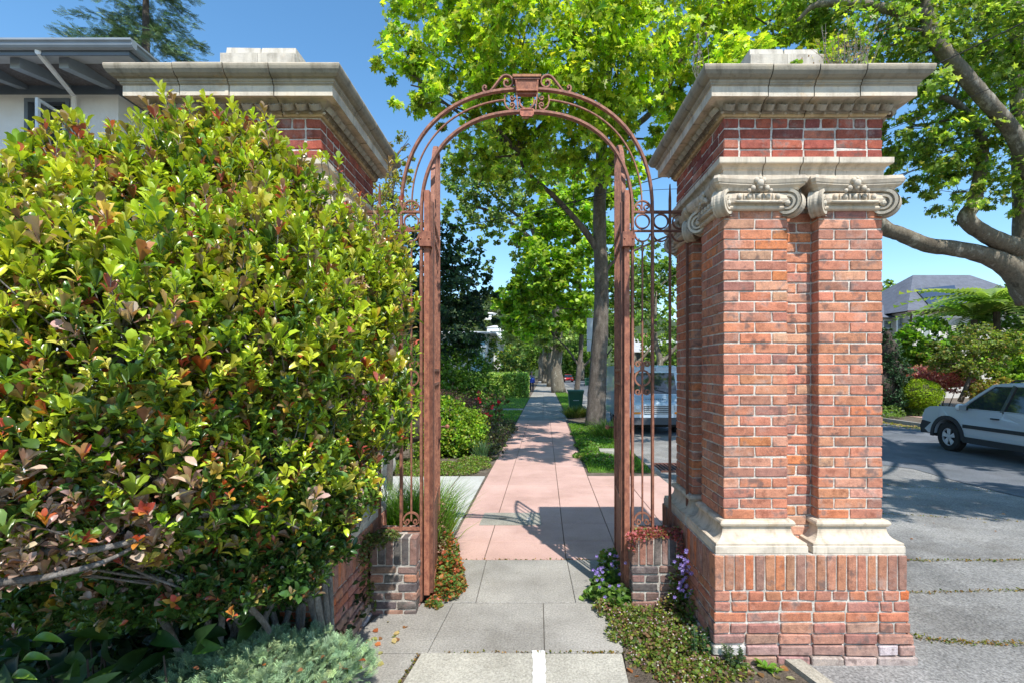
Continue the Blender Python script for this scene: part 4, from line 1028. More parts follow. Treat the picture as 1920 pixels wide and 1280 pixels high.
# fallen leaves on the juniper
n = 55; cc = B[rng.integers(0, len(B), n)]; Pf = np.stack([cc[:, 0] + rng.uniform(-.15, .15, n), cc[:, 1] + rng.uniform(-.15, .15, n), cc[:, 3]*rng.uniform(.75, 1.0, n) + .01], 1)
tag(leaves('fallen_leaves', Pf, rng.normal(size=(n, 3))*np.array([[1, 1, .3]]), rng.normal(0, .4, (n, 3)) + np.array([[0, -.3, 1]]), rng.uniform(.03, .05, n), .28, pick(n, [(.42, .12, .05), (.34, .15, .08), (.25, .12, .07)]), T_OBO, M['leaf']), 'scattered red brown fallen leaves caught on the juniper', 'fallen leaves', kind='stuff')
# broad dark leaves in the deep shade at the lower left
root = empty('broadleaf_plant', (-2.0, 2.1, 0), 'dark broad strap leaved plant in deep shade at the bottom left corner', 'plant')
n = 230; Pq = np.stack([rng.uniform(-2.9, -1.5, n), rng.uniform(1.75, 2.9, n), rng.uniform(.02, .5, n)], 1); Pq[:, 2] += (Pq[:, 1] - 1.75)*.15
A = rng.normal(size=(n, 3)); A[:, 2] = np.abs(A[:, 2])*.6 + .25; A[:, 1] -= .4
leaves('foliage', Pq, A, rng.normal(0, .3, (n, 3)) + np.array([[0, -.8, 1]]), rng.uniform(.12, .24, n), .2, pick(n, [(.02, .05, .015), (.03, .075, .02), (.06, .12, .025)], [3, 3, 1]), T_LANCE, M['leaf'], root, root)
UC = [(-3.4 + .28*(k % 8), 2.9 + .3*(k//8), .24, rnd.uniform(.3, .6)) for k in range(24)] + [(-1.75, 2.75, .2, .35), (-2.0, 2.8, .25, .4)]
herb('shade_fill', 'dark leaves added to fill the ground in the deep shade under the big shrub', 'ground cover', UC, 12000, .05, [(.03, .06, .02), (.05, .10, .025), (.02, .04, .018)], None, T_ELL, .5, kind='stuff', mat='leaf_gloss')  # understory added to darken the soil, shade put into its greens
P8 = np.array([at(40, 1240, 2.0), at(60, 1200, 2.0), at(20, 1270, 1.95)]); 
leaves('foliage', P8, np.array([[1, -.2, .35], [1, -.1, .15], [1, -.3, .3]]), np.array([[0, -.5, 1.]]*3), .13, .17, np.array([[.16, .28, .03]]*3), T_LANCE, M['leaf_gloss'], root, root)
mb = MB()
for k in range(12):
    b = Vector((rnd.uniform(-2.3, -1.7), rnd.uniform(2.0, 2.6), 0)); mb.tube([b, b + Vector((rnd.uniform(-.1, .1), -.05, rnd.uniform(.3, .6)))], [.007, .004], 5)
mb.build('stem', M['dark_bark'], root)
# ground cover by the right pillar
GC = [(.20, .28, .05), (.12, .20, .04), (.26, .17, .09), (.20, .11, .07), (.30, .34, .06)]
gcells = [(.72, 3.62, .16, .10), (.85, 3.5, .2, .13), (1.0, 3.4, .2, .12), (.82, 3.3, .2, .09), (.95, 3.15, .2, .09), (1.08, 3.2, .14, .16), (.66, 3.42, .14, .07), (.76, 3.12, .14, .05), (.92, 2.98, .18, .05), (1.1, 3.0, .15, .06), (1.05, 3.6, .14, .2), (1.25, 3.02, .12, .05), (.62, 3.75, .14, .10)]
tag(herb('ground_cover', 'low creeping green and bronze ground cover with tiny pale flowers left of the right pillar', 'ground cover', gcells, 7500, .021, GC, [3, 3, 2.4, 2, 2.2], T_ELL, .5, kind='stuff'))
n = 420; B = np.array(gcells); i = rng.integers(0, len(B), n); a = rng.uniform(0, 2*PI, n); q = rng.uniform(0, 1, n)**.5
Pf = np.stack([B[i, 0] + np.cos(a)*q*B[i, 2], B[i, 1] + np.sin(a)*q*B[i, 2], B[i, 3]*(1.05 - .5*q) + .012], 1)
tag(leaves('tiny_flowers', Pf, rng.normal(size=(n, 3)), rng.normal(0, .5, (n, 3)) + np.array([[0, 0, 1.]]), .009, .8, pick(n, [(.75, .62, .64), (.7, .5, .6)]), T_ELL, M['leaf']), 'tiny pale pink flowers dotted over the ground cover', 'flowers', kind='stuff')
def spiky(name, label, x, y, h, r, n, c):
    root = empty(name, (x, y, 0), label, 'plant', 'small weeds at the foot of the right pillar')
    cs = np.array([[x + rnd.gauss(0, r*.5), y + rnd.gauss(0, r*.4), 0] for _ in range(5)]); ax = unit(rng.normal(0, .25, (5, 3)) + np.array([[0, 0, 1.]]))
    i = rng.integers(0, 5, n); t = rng.uniform(.1, 1, n); P = cs[i] + ax[i]*(t*h)[:, None]
    A = rng.normal(size=(n, 3)); A[:, 2] = np.abs(A[:, 2])*.5 + .2
    leaves('foliage', P, A, rng.normal(0, .3, (n, 3)) + np.array([[0, 0, 1.]]), .035*(1.2 - .6*t), .16, pick(n, c), T_ELL, M['leaf'], root, root)
    mb = MB(); [mb.tube([Vector(cs[k]), Vector(cs[k] + ax[k]*h)], [.003, .0015], 5, (.1, .15, .04)) for k in range(5)]; mb.build('stem', M['twig'], root)
spiky('spurge', 'upright dark green spurge with narrow whorled leaves against the pillar corner', 1.10, 3.12, .20, .07, 420, [(.07, .15, .07), (.10, .20, .08)])
spiky('spurge', 'short dusty green spurge at the middle of the pillar foot, right of the taller one', 1.26, 3.02, .15, .06, 300, [(.09, .16, .08), (.12, .18, .08)])
def dandelion(x, y, r, n, label):
    root = empty('leafy_weed', (x, y, 0), label, 'weed', 'bright green leafy weeds')
    a = np.linspace(0, 2*PI, n, endpoint=False) + rng.normal(0, .2, n); A = np.stack([np.cos(a), np.sin(a), rng.uniform(.25, .9, n)], 1)
    leaves('foliage', np.array([[x, y, .003]]*n), A, np.array([[0, 0, 1.]]*n) + rng.normal(0, .2, (n, 3)), r*rng.uniform(.6, 1.2, n), .2, pick(n, [(.16, .30, .04), (.22, .36, .05)]), T_OBO, M['leaf'], root, root)
dandelion(-1.13, 3.02, .10, 16, 'bright green weed rosette on the grey paving beside the juniper')
dandelion(1.46, 3.03, .075, 18, 'bright green leafy weed sprouting at the front foot of the right pillar')
dandelion(1.50, 3.0, .05, 10, 'small green weed right beside the larger one at the foot of the right pillar')
# violets with purple bellflowers round the right gate post
vc = [(.60, 3.92, .13, .13), (.70, 3.80, .14, .16), (.74, 4.0, .12, .22), (.62, 4.12, .12, .14), (.5, 4.0, .08, .06), (.68, 4.25, .12, .3)]
root = herb('bellflower_plant', 'leafy bellflower clump with violet flowers round the foot of the right gate post', 'plant', vc, 1100, .036, [(.12, .22, .04), (.17, .28, .05), (.07, .14, .03)], [3, 2, 2], T_ELL, .75)
def bells(root, pts):
    P = []; 
    for p in pts:
        for k in range(5):
            a = k*2*PI/5; P.append((p, (math.cos(a), -.4, math.sin(a))))
    leaves('flowers', np.array([p for p, _ in P]), np.array([a for _, a in P]), np.array([[0, -1., .3]]*len(P)), .017, .32, pick(len(P), [(.28, .20, .62), (.36, .28, .70)]), T_ELL, M['leaf'], root, root)
bells(root, [(rnd.uniform(.48, .78), rnd.uniform(3.75, 4.15), rnd.uniform(.10, .36)) for _ in range(34)])
root = herb('bellflower_vine', 'violet bellflower vine hanging in the dark gap between low pier and right pillar', 'vine', [(1.13, 3.60, .05, .42), (1.10, 3.66, .06, .5), (1.14, 3.45, .05, .3)], 420, .022, [(.09, .16, .04), (.16, .24, .05), (.18, .10, .06)], [3, 2, 1], T_ELL, .7)
bells(root, [(1.10 + rnd.gauss(0, .022), 3.52 + rnd.uniform(-.06, .06), rnd.uniform(.18, .58)) for _ in range(40)])
# pink creeper over the right low pier, ivy down the gaps
root = herb('pink_creeper', 'pink and bronze creeping succulent spilling over the top of the right low pier', 'creeper', [(.80, 3.74, .07, .05, .56), (.90, 3.80, .10, .05, .57), (1.02, 3.80, .10, .06, .57), (1.12, 3.78, .08, .09, .55), (.77, 3.72, .035, .10, .46), (1.14, 3.70, .04, .14, .44)], 1700, .019, [(.50, .13, .15), (.42, .16, .14), (.30, .12, .10), (.22, .24, .08)], [3, 2, 2, 1.6], T_ELL, .55)
root = herb('creeper', 'dusty green creeper filling the gap between left pillar and low pier', 'creeper', [(-1.20, 3.70, .10, .12, .50), (-1.28, 3.60, .10, .3, .35), (-1.12, 3.75, .12, .06, .56), (-1.25, 3.66, .08, .45, .0)], 1500, .020, [(.12, .16, .05), (.20, .15, .08), (.15, .22, .06)], None, T_ELL, .6)
root = herb('orange_creeper', 'orange and green leafy creeper at the foot of the left gate post', 'creeper', [(-.70, 4.02, .13, .16), (-.72, 4.3, .14, .26), (-.64, 4.15, .10, .10), (-.78, 4.6, .12, .34), (-.76, 3.86, .07, .05)], 3000, .023, [(.50, .17, .05), (.42, .10, .05), (.14, .24, .05), (.09, .17, .04), (.35, .28, .08)], [2.2, 1.6, 3, 2, 1.5], T_ELL, .7)
# ornamental grass behind the left low pier
def grass_clump(name, label, cells, n, h, cols, wts, w=.012, cat='ornamental grass', group=None, bend=.5):
    B = np.array(cells, float); i = rng.choice(len(B), n); a = rng.uniform(0, 2*PI, n); q = rng.uniform(0, 1, n)**.6
    P = np.stack([B[i, 0] + np.cos(a)*q*B[i, 2], B[i, 1] + np.sin(a)*q*B[i, 2], np.zeros(n)], 1)
    A = np.stack([np.cos(a)*q*bend, np.sin(a)*q*bend, np.ones(n)], 1) + rng.normal(0, .13, (n, 3))
    Nn = np.stack([np.cos(a), np.sin(a), np.full(n, .0)], 1) + rng.normal(0, .3, (n, 3))
    root = empty(name, (float(B[:, 0].mean()), float(B[:, 1].mean()), 0), label, cat, group)
    L = h*rng.uniform(.55, 1.1, n); leaves('blades', P, A, -Nn, L, w/L*.5, pick(n, cols, wts), T_BLADE, M['leaf'], root, root)
grass_clump('ornamental_grass', 'tall dense green grass clump behind the left low brick pier', [(-1.15, 4.75, .22), (-1.35, 4.9, .25), (-1.05, 5.1, .2), (-1.55, 4.8, .25), (-.98, 4.75, .12)], 2600, .78, [(.16, .30, .04), (.22, .38, .05), (.09, .18, .03), (.30, .32, .12)], [3, 3, 3, 1], .010)
root = herb('wispy_creeper', 'dry pinkish trailing weed beside the left gate leaf', 'weed', [(-.86, 4.75, .08, .6), (-.84, 4.6, .06, .45), (-.82, 4.5, .06, .3)], 900, .020, [(.45, .30, .22), (.35, .22, .16), (.20, .24, .08)], [3, 2, 2], T_ELL, .5)
# weeds and a dry plant growing on the cornice
mb = MB(); root = empty('cornice_weed', (2.05, 3.3, 3.75), 'dry brown twiggy weed growing on top of the right pillar cornice', 'weed', 'weeds on the pillar cornice')
for k in range(70):
    b = Vector((2.08 + rnd.gauss(0, .06), 3.25 + rnd.gauss(0, .06), 3.74)); e = b + Vector((rnd.gauss(0, .10), rnd.gauss(0, .05), rnd.uniform(.15, .44))); mb.tube([b, b.lerp(e, .5) + Vector((rnd.gauss(0, .02), 0, 0)), e], [.0025, .002, .001], 4)
mb.build('stem', M['twig'], root)
n = 520; P = np.stack([rng.normal(2.08, .09, n), rng.normal(3.25, .06, n), 3.76 + np.abs(rng.normal(0, .16, n))], 1)
leaves('foliage', P, rng.normal(size=(n, 3)), rng.normal(size=(n, 3)), .016, .4, pick(n, [(.38, .24, .15), (.28, .20, .12), (.40, .38, .10)]), T_DIA, M['leaf'], root, root)
mb = MB(); root = empty('cornice_weed', (1.16, 3.3, 3.75), 'thin tall weeds with fluffy seed heads on the left corner of the right pillar top', 'weed', 'weeds on the pillar cornice')
for k in range(9):
    b = Vector((1.15 + rnd.gauss(0, .05), 3.2 + rnd.gauss(0, .08), 3.74)); e = b + Vector((rnd.gauss(0, .05), rnd.gauss(0, .03), rnd.uniform(.12, .36))); mb.tube([b, b.lerp(e, .5) + Vector((rnd.gauss(0, .015), 0, 0)), e], .0018, 4, (.5, .5, .3)); mb.ell(e, (.010, .010, .011), (.6, .6, .55), 6, 4)
mb.build('stem', M['twig'], root)
herb('cornice_weed', 'little green weed tucked behind the cap stones on the right pillar', 'weed', [(1.68, 3.1, .05, .09, 3.72)], 160, .022, [(.18, .28, .05), (.12, .2, .04)], None, T_ELL, .6, group='weeds on the pillar cornice')
# fallen leaves and litter
n = 90; P = np.stack([rng.uniform(-1.25, -.9, n), rng.uniform(2.7, 3.6, n), np.full(n, .006)], 1)
P = P[:40]; P2 = np.stack([rng.uniform(2.4, 7.0, 46), rng.uniform(2.7, 8.5, 46), np.zeros(46)], 1); P2[:, 2] = [sz(y) + .004 for y in P2[:, 1]]
P3 = np.stack([rng.uniform(.62, 1.6, 40), rng.uniform(2.75, 3.05, 40), np.full(40, .008)], 1)
P = np.concatenate([P, P2, P3]); n = len(P)
tag(leaves('leaf_litter', P, rng.normal(size=(n, 3))*np.array([[1, 1, .12]]), rng.normal(0, .25, (n, 3)) + np.array([[0, 0, 1.]]), rng.uniform(.02, .055, n), .4, pick(n, [(.42, .16, .06), (.50, .38, .18), (.40, .42, .15), (.3, .15, .08)]), T_ELL, M['leaf']), 'scattered dry leaves lying on the paving and soil', 'fallen leaves', kind='stuff')
P4 = np.stack([13.4 + rng.normal(0, .22, 2600) , rng.uniform(9, 26, 2600), np.full(2600, -.135)], 1); P4[:, 0] += SK*(P4[:, 1] - 9)
tag(leaves('gutter_leaves', P4, rng.normal(size=P4.shape)*np.array([[1, 1, .3]]), rng.normal(0, .4, P4.shape) + np.array([[0, 0, 1.]]), rng.uniform(.04, .10, 2600), .5, pick(2600, [(.45, .36, .14), (.36, .26, .12), (.30, .30, .10)]), T_ELL, M['leaf']), 'drift of yellow brown leaves in the gutter across the street', 'fallen leaves', kind='stuff')
# utility cover
root = empty('utility_cover', (-.275, 6.1, 0), 'pale rectangular concrete utility cover set in the pink paving', 'utility cover')
mb = MB(); q = [(-.62, 5.86), (.13, 5.86), (.12, 6.36), (-.60, 6.36)]
mb.prism(q, lambda a, b, t: (a, b, t), -.02, .007, (1.05, 1.05, .98)); mb.build('lid', M['concrete'], root)
mb = MB(); mb.box(-.40, 6.08, .0072, -.30, 6.12, .0085, (.35, .35, .33)); mb.box(-.05, 6.0, .0072, .0, 6.16, .0085, (1.7, 1.7, 1.7)); mb.build('hand_hole', M['concrete'], root)

# ================================================================== TREES
seed(61)
MG = [(.38, .52, .045), (.50, .60, .055), (.27, .41, .04), (.60, .64, .08), (.15, .26, .035)]
# the street maple right behind the arch
mb_tr = [at(1116, 806, 16), at(1121, 700, 16), at(1128, 560, 16), at(1124, 430, 16), at(1127, 320, 15.8), at(1135, 180, 15.3), at(1150, 0, 15), at(1160, -200, 15)]
bl = pb((790,40,13.5,(1.25,)), (748,118,13,(.75,.55)), (770,160,13,(.7,)), (820,190,13,(.7,)), (860,120,13.2,(1.35,)), (880,40,13.5,(1.4,)), (975,70,12.8,(1.7,)), (960,180,13,(1.3,)), (1075,60,12.2,(1.7,)), (1090,190,13,(1.5,)), (1160,110,12.5,(1.5,)), (1200,30,13,(1.7,)),
        (910,240,13.8,(1.0,)), (960,290,14.2,(1.0,)), (1030,260,14,(1.3,)), (1010,340,14.4,(.5,)), (1110,270,14,(1.1,)), (1190,250,14.5,(.9,)), (885,290,14,(.6,)), (1300,40,14,(1.7,)), (1290,150,15.5,(1.1,)), (1385,70,14.5,(1.5,)), (1460,60,15,(1.3,)), (1240,190,15.5,(.8,)),
        (900,-100,14,(2.2,)), (1050,-140,14,(2.4,)), (1200,-130,14.5,(2.3,)), (1350,-100,15,(2.1,)), (1100,-300,15,(2.6,)), (1250,-280,15,(2.3,)), (1480,-20,15,(1.3,)), (1270,260,15,(.6,)))
# parts of the crown above and beside the frame: they shade the path and the parked van
over = [(2.6, 5.6, 9.4, 1.1, .6), (1.0, 7.2, 9.8, 1.2, .6), (3.6, 7.6, 9.6, 1.3, .7), (.2, 9.2, 10.2, 1.1, .6), (4.2, 4.6, 8.6, 1.0, .5), (2.2, 9.0, 10.4, 1.3, .7), (5.2, 10.4, 7.6, 1.2), (6.2, 11, 8, 1.3), (4.9, 12, 8.6, 1.2), (5.8, 13, 7.4, 1.1), (-1.2, 10, 10.5, 1.1, .6)]
bl_over_maple = over
TR_ = tree('maple_tree', 'large bright green maple whose crown fills the top centre behind the iron arch', mb_tr, [.34, .28, .24, .215, .19, .165, .13, .09], bl, 42000, .165, MG, [3, 3, 3, 1.6, 1.5], T_STAR, 'leaf', 'bark', W=.62, sub=.26, flat=.62, droop=.55, sides=14, r0=.055,
     extra=[([at(1122, 470, 16), at(1090, 425, 15.8), at(1040, 370, 15.2), at(985, 320, 14.5), at(975, 285, 14)], [.13, .10, .075, .05, .035]),
            ([at(1130, 330, 15.8), at(1150, 290, 15.6), at(1170, 250, 15.5), at(1180, 200, 15)], [.10, .08, .07, .05]),
            ([at(1132, 350, 15.8), at(1170, 260, 15.5), at(1230, 200, 15), at(1290, 90, 14.5), at(1345, 0, 14)], [.12, .10, .085, .07, .05]),
            ([Vector((2.7, 15, 13.3)), Vector((2.6, 13, 13.2)), Vector((2.5, 10.5, 12.3)), Vector((2.3, 8, 10.9)), Vector((1.8, 6, 10.0))], [.10, .09, .07, .05, .03]),
            ([at(1128, 520, 16), at(1150, 492, 16), at(1190, 470, 16.3), at(1260, 440, 16.5)], [.07, .05, .04, .03])], shell=(.35, 1.05), per=26)
crown('crown', bl_over_maple, 15000, .15, MG, [3, 3, 3, 1.6, 1.5], T_STAR, M['leaf'], TR_, TR_, .28, .6, .62, .5, (.2, 1.05), 40)
# big plane tree on the right, reaching over the street
tr = [Vector((15.1, 14.2, -.1)), at(1975, 600, 14), at(1945, 545, 13.9), at(1925, 515, 13.8), at(1918, 400, 13.8), at(1912, 250, 13.6), at(1905, 100, 13.5), at(1910, -100, 13.5)]
PG = [(.26, .37, .06), (.35, .45, .08), (.18, .28, .05), (.44, .50, .12), (.10, .18, .04)]
bl = pb((1590,110,12.5,(1.0,)), (1640,60,12,(1.2,)), (1700,120,12.5,(1.25,)), (1760,60,12.5,(1.3,)), (1830,110,12.8,(1.4,)), (1890,60,12.5,(1.4,)), (1700,240,13,(1.0,)), (1760,290,13.2,(1.0,)), (1700,335,13.5,(.7,)), (1830,250,13.2,(1.1,)), (1890,300,13,(1.1,)), (1780,365,13.5,(.85,)), (1850,360,13.5,(.7,)), (1560,60,12.8,(.9,)), (1520,10,13,(.9,)),
        (1700,-60,12.5,(1.6,)), (1850,-80,12.5,(1.9,)), (1560,-120,12.5,(1.6,)), (1960,100,13,(1.7,)), (1980,300,13,(1.5,)), (1670,200,13,(.7,)), (1650,290,13.5,(.5,)))
# boughs that hang over the near street, above the frame: they throw the dappled shade on the asphalt
over = [(8.4, 2.8, 7.6, 1.0, .5), (7.0, 2.7, 7.9, .9, .4), (9.6, 3.2, 7.4, 1.1, .5), (6.2, 3.4, 7.8, .7, .4), (8.0, 3.9, 8.0, .8, .5), (10.8, 2.6, 7.6, 1.2, .6), (9.2, 1.9, 7.8, .7, .4), (11.5, 6.5, 8, 1.4, .8), (12.5, 7, 8.4, 1.5), (10.5, 6.8, 8.6, 1.1, .7), (12.8, 5.5, 8, 1.4, .8)]
TR2 = tree('plane_tree', 'huge mottled plane tree at the right edge with long bare limbs', tr, [.5, .36, .34, .32, .22, .19, .16, .13], bl, 25000, .125, PG, [3, 3, 3, 1.3, 1.5], T_STAR, 'leaf', 'plane', W=.62, sub=.24, flat=.6, sides=14, r0=.05,
     extra=[([at(1935, 560, 13.9), at(1905, 512, 13.8), at(1860, 484, 13.7), at(1800, 468, 13.6), at(1740, 460, 13.5), at(1690, 440, 13.4), at(1655, 425, 13.3), at(1625, 380, 13.2), at(1600, 330, 13.2)], [.38, .32, .25, .21, .20, .19, .18, .15, .10]),
            ([at(1925, 470, 13.8), at(1880, 455, 13.6), at(1840, 435, 13.4), at(1812, 410, 13.2), at(1826, 380, 13.2), at(1838, 320, 13.1), at(1840, 260, 13), at(1800, 200, 12.9), at(1760, 180, 12.8)], [.26, .23, .21, .20, .17, .145, .12, .09, .06]),
            ([at(1935, 330, 12.6), at(1900, 250, 12.4), at(1850, 190, 12.2), at(1790, 120, 12), at(1745, 60, 12), at(1740, -20, 12), at(1750, -120, 12)], [.20, .185, .175, .17, .165, .14, .12]),
            ([at(1745, 30, 12), at(1680, 20, 12), at(1600, 8, 12), at(1530, 10, 12.2), at(1495, 40, 12.4)], [.14, .12, .10, .07, .04]),
            ([Vector((14.3, 13.6, 8)), Vector((13, 10, 8.6)), Vector((11.5, 7, 8.3)), Vector((9.5, 4.0, 7.9)), Vector((7.2, 3.0, 7.9))], [.12, .09, .07, .05, .03]),
            ([Vector((12.2, 8.5, 8.5)), Vector((10.8, 6.5, 8.3)), Vector((9, 4.6, 8.1)), Vector((6.4, 3.6, 7.9))], [.09, .07, .05, .03])], shell=(.35, 1.05), per=24, twigs=5)
crown('crown', over, 27000, .125, PG, [3, 3, 3, 1.3, 1.5], T_STAR, M['leaf'], TR2, TR2, .3, .6, .62, .3, (.1, 1.1), 50)
# street shade trees: row of planes and maples receding along the pavement
def far_tree(kind, label, base, trunk, rad, blobs, n, L, cols, wts, bark='plane', group='street trees receding along the pavement', **k):
    return tree(kind, label, trunk, rad, blobs, n, L, cols, wts, k.pop('T', T_ELL), 'leaf', bark, group=group, **k)
LG = [(.33, .50, .045), (.42, .56, .06), (.22, .37, .04), (.14, .25, .035)]
far_tree('maple_tree', 'slender young maple with vivid lime leaves between the green bin and parked van', None, [at(1078, 757, 27), at(1086, 690, 27), at(1090, 620, 27), at(1085, 500, 27), at(1075, 380, 27)], [.16, .14, .12, .10, .05],
         pb((1070,340,27,(1.2,)), (1100,380,27,(1.3,)), (1040,400,26,(1.3,)), (1000,430,26,(1.0,)), (1060,450,26,(1.5,)), (1020,500,26,(1.5,)), (985,540,27,(1.2,)), (960,560,28,(1.0,)), (1080,530,26,(1.4,)), (1140,400,27,(1.6,)), (1150,480,27,(1.4,)), (1050,580,26,(1.4,)), (1000,600,27,(1.2,)), (1100,590,27,(1.0,)), (1010,360,27,(.7,)), (1160,340,27,(1.3,)), (965,600,28,(.8,))),
         20000, .20, LG, [3, 2.4, 2.2, 1.4], 'bark', extra=[([at(1088, 690, 27), at(1065, 655, 27), at(1040, 630, 27)], [.07, .05, .03])], W=.6, sub=.25)
far_tree('plane_tree', 'airy old plane tree with sparse leaves against the sky, left half of the arch opening', None, [at(1048, 735, 42), at(1042, 690, 42), at(1046, 645, 42), at(1040, 560, 41), at(1010, 460, 40), at(980, 380, 40)], [.66, .48, .44, .36, .26, .18],
         pb((880,330,36,(2.0,)), (930,300,36,(2.0,)), (860,400,36,(1.4,)), (920,380,36,(2.0,)), (980,330,37,(2.2,)), (960,420,37,(1.7,)), (900,440,36,(.9,)), (1030,300,38,(2,)), (870,470,36,(.7,)), (920,500,37,(.6,)), (1000,500,38,(1.6,)), (980,470,37,(.9,)), (1060,400,39,(2,)), (850,290,36,(.9,)), (975,600,40,(1.9,)), (1040,620,42,(1.8,))),
         15000, .24, [(.26, .34, .11), (.18, .27, .06), (.34, .40, .16), (.10, .17, .04)], [3, 3, 1.6, 1.5], extra=[([at(1010, 460, 40), at(960, 420, 38), at(900, 390, 37), at(850, 395, 36)], [.2, .14, .1, .05]), ([at(990, 420, 39), at(940, 380, 37), at(890, 330, 36)], [.15, .1, .05])], sub=.2, per=18, twigs=6)
k = 0
for (x, D, r, lab) in ((1032, 58, .45, 'second street tree past the big one on the left pavement, its trunk half hidden'), (1021, 74, .5, 'pale trunked street tree farthest but one along the pavement'), (1014, 92, .5, 'farthest street tree at the end of the pavement')):
    b = at(x, 0, D); b.z = 0; h = 8 + k
    far_tree('plane_tree', lab, None, [b, b + Vector((0, 0, h*.4)), b + Vector((.2, 0, h*.8)), b + Vector((.1, 0, h*1.2))], [r, r*.8, r*.6, r*.3],
             [(b.x + rnd.uniform(-3, 3), b.y + rnd.uniform(-3, 3), h*rnd.uniform(.65, 1.45), rnd.uniform(1.4, 2.4)) for _ in range(13)], 5200, .34, [(.20, .34, .04), (.14, .26, .04), (.28, .38, .08), (.08, .16, .03)], [3, 3, 2, 1.5], sub=.25); k += 1
for (x, D, r, lab) in ((1237, 53, .42, 'forked street tree across the street, right above the white van'), (1190, 66, .4, 'dark leaning street tree across the street, left above the van'), (1118, 84, .45, 'street tree across the road far down the street, beside the sign'), (1092, 100, .45, 'last street tree visible across the road, by the parked cars')):
    b = at(x, 0, D); b.z = 0; h = 9
    far_tree('plane_tree', lab, None, [b, b + Vector((0, 0, h*.35)), b + Vector((-.5, 0, h*.6)), b + Vector((-.4, 0, h*1.2))], [r, r*.8, r*.6, r*.25],
             [(b.x + rnd.uniform(-4, 4), b.y + rnd.uniform(-3, 3), h*rnd.uniform(.72, 1.7), rnd.uniform(1.6, 2.6)) for _ in range(15)], 6500, .32, [(.20, .32, .05), (.14, .25, .04), (.28, .37, .10), (.08, .15, .03)], [3, 3, 2, 1.5], sub=.22, per=22,
             extra=[([b + Vector((0, 0, h*.3)), b + Vector((1.2, 0, h*.42)), b + Vector((2.6, 0, h*.62))], [r*.6, r*.5, r*.3])])
# dark tree behind the left gate leaf
bl = pb((800,560,15.5,(1.7,)), (850,500,15.5,(1.0,)), (870,560,15.5,(1.1,)), (890,600,16,(.85,)), (840,620,15.5,(1.2,)), (905,550,16.5,(.6,)), (820,460,15.5,(.8,)), (760,520,15.5,(1.8,)), (700,560,15.5,(1.8,)), (880,520,16,(.5,)), (760,620,15.5,(1.5,)), (915,590,17,(.5,)))
tree('evergreen_tree', 'dense dark blue green tree seen through the arch behind the left gate leaf', [Vector((-3.6, 15.5, 0)), Vector((-3.5, 15.5, 2)), Vector((-3.3, 15.5, 4.5))], [.2, .16, .08], bl, 15000, .12, [(.035, .075, .045), (.05, .10, .055), (.025, .055, .035), (.09, .15, .06)], [3, 3, 3, 1], T_ELL, 'leaf', 'dark_bark', sub=.28, flat=.35, droop=.2)
# conifer behind the left house
root = empty('conifer', (-20.5, 26, 0), 'tall dark conifer rising behind the grey eaves at the upper left', 'conifer')
mb = MB(); tb = Vector((-20.6, 26, 0)); mb.tube([tb, tb + Vector((.1, 0, 12)), tb + Vector((.1, 0, 27))], [.45, .3, .05], 8); mb.build('trunk', M['dark_bark'], root, smooth=True)
Pn, An = [], []
for k in range(210):
    z = rnd.uniform(12.5, 26.5); R_ = (27.5 - z)*.32*rnd.uniform(.45, 1.25) + .35; a = rnd.uniform(0, 2*PI); d = Vector((math.cos(a), math.sin(a), -.12 + .2*rnd.random()))
    for q in range(int(46*R_/2.2) + 10):
        t = rnd.uniform(.15, 1)**.7; p = tb + Vector((.1, 0, z)) + d*R_*t + Vector((0, 0, -.18*t*t*R_))
        sp = .22*(1.1 - t*.5); Pn.append(p + Vector((rnd.gauss(0, sp), rnd.gauss(0, sp), rnd.gauss(0, .10)))); An.append(d + Vector((rnd.gauss(0, .5), rnd.gauss(0, .5), rnd.gauss(-.15, .25))))
Pn, An = np.array([list(p) for p in Pn]), np.array([list(p) for p in An]); n = len(Pn)
leaves('crown', Pn, An, rng.normal(0, .4, (n, 3)) + np.array([[0, 0, 1.]]), rng.uniform(.25, .5, n), .55, pick(n, [(.12, .20, .09), (.18, .27, .12), (.07, .12, .06), (.26, .34, .15)], [3, 2.5, 2.5, 1]), T_SPRIG, M['needle'], root, root)
# thin yellowish tree between left pillar and arch
tree('young_tree', 'thin yellow green young tree peeping out between left pillar and the arch', [Vector((-2.2, 7.6, 0)), Vector((-2.15, 7.6, 2)), Vector((-2.15, 7.6, 5))], [.05, .04, .015], pb((752,300,7.6,(.22,.4)), (730,350,7.6,(.35,)), (745,400,7.6,(.35,)), (700,380,7.8,(.4,)), (720,440,7.6,(.4,)), (765,270,7.6,(.1,.2))), 2600, .05, [(.30, .34, .06), (.22, .28, .05), (.34, .24, .08)], None, T_ELL, sub=.35, W=.35)

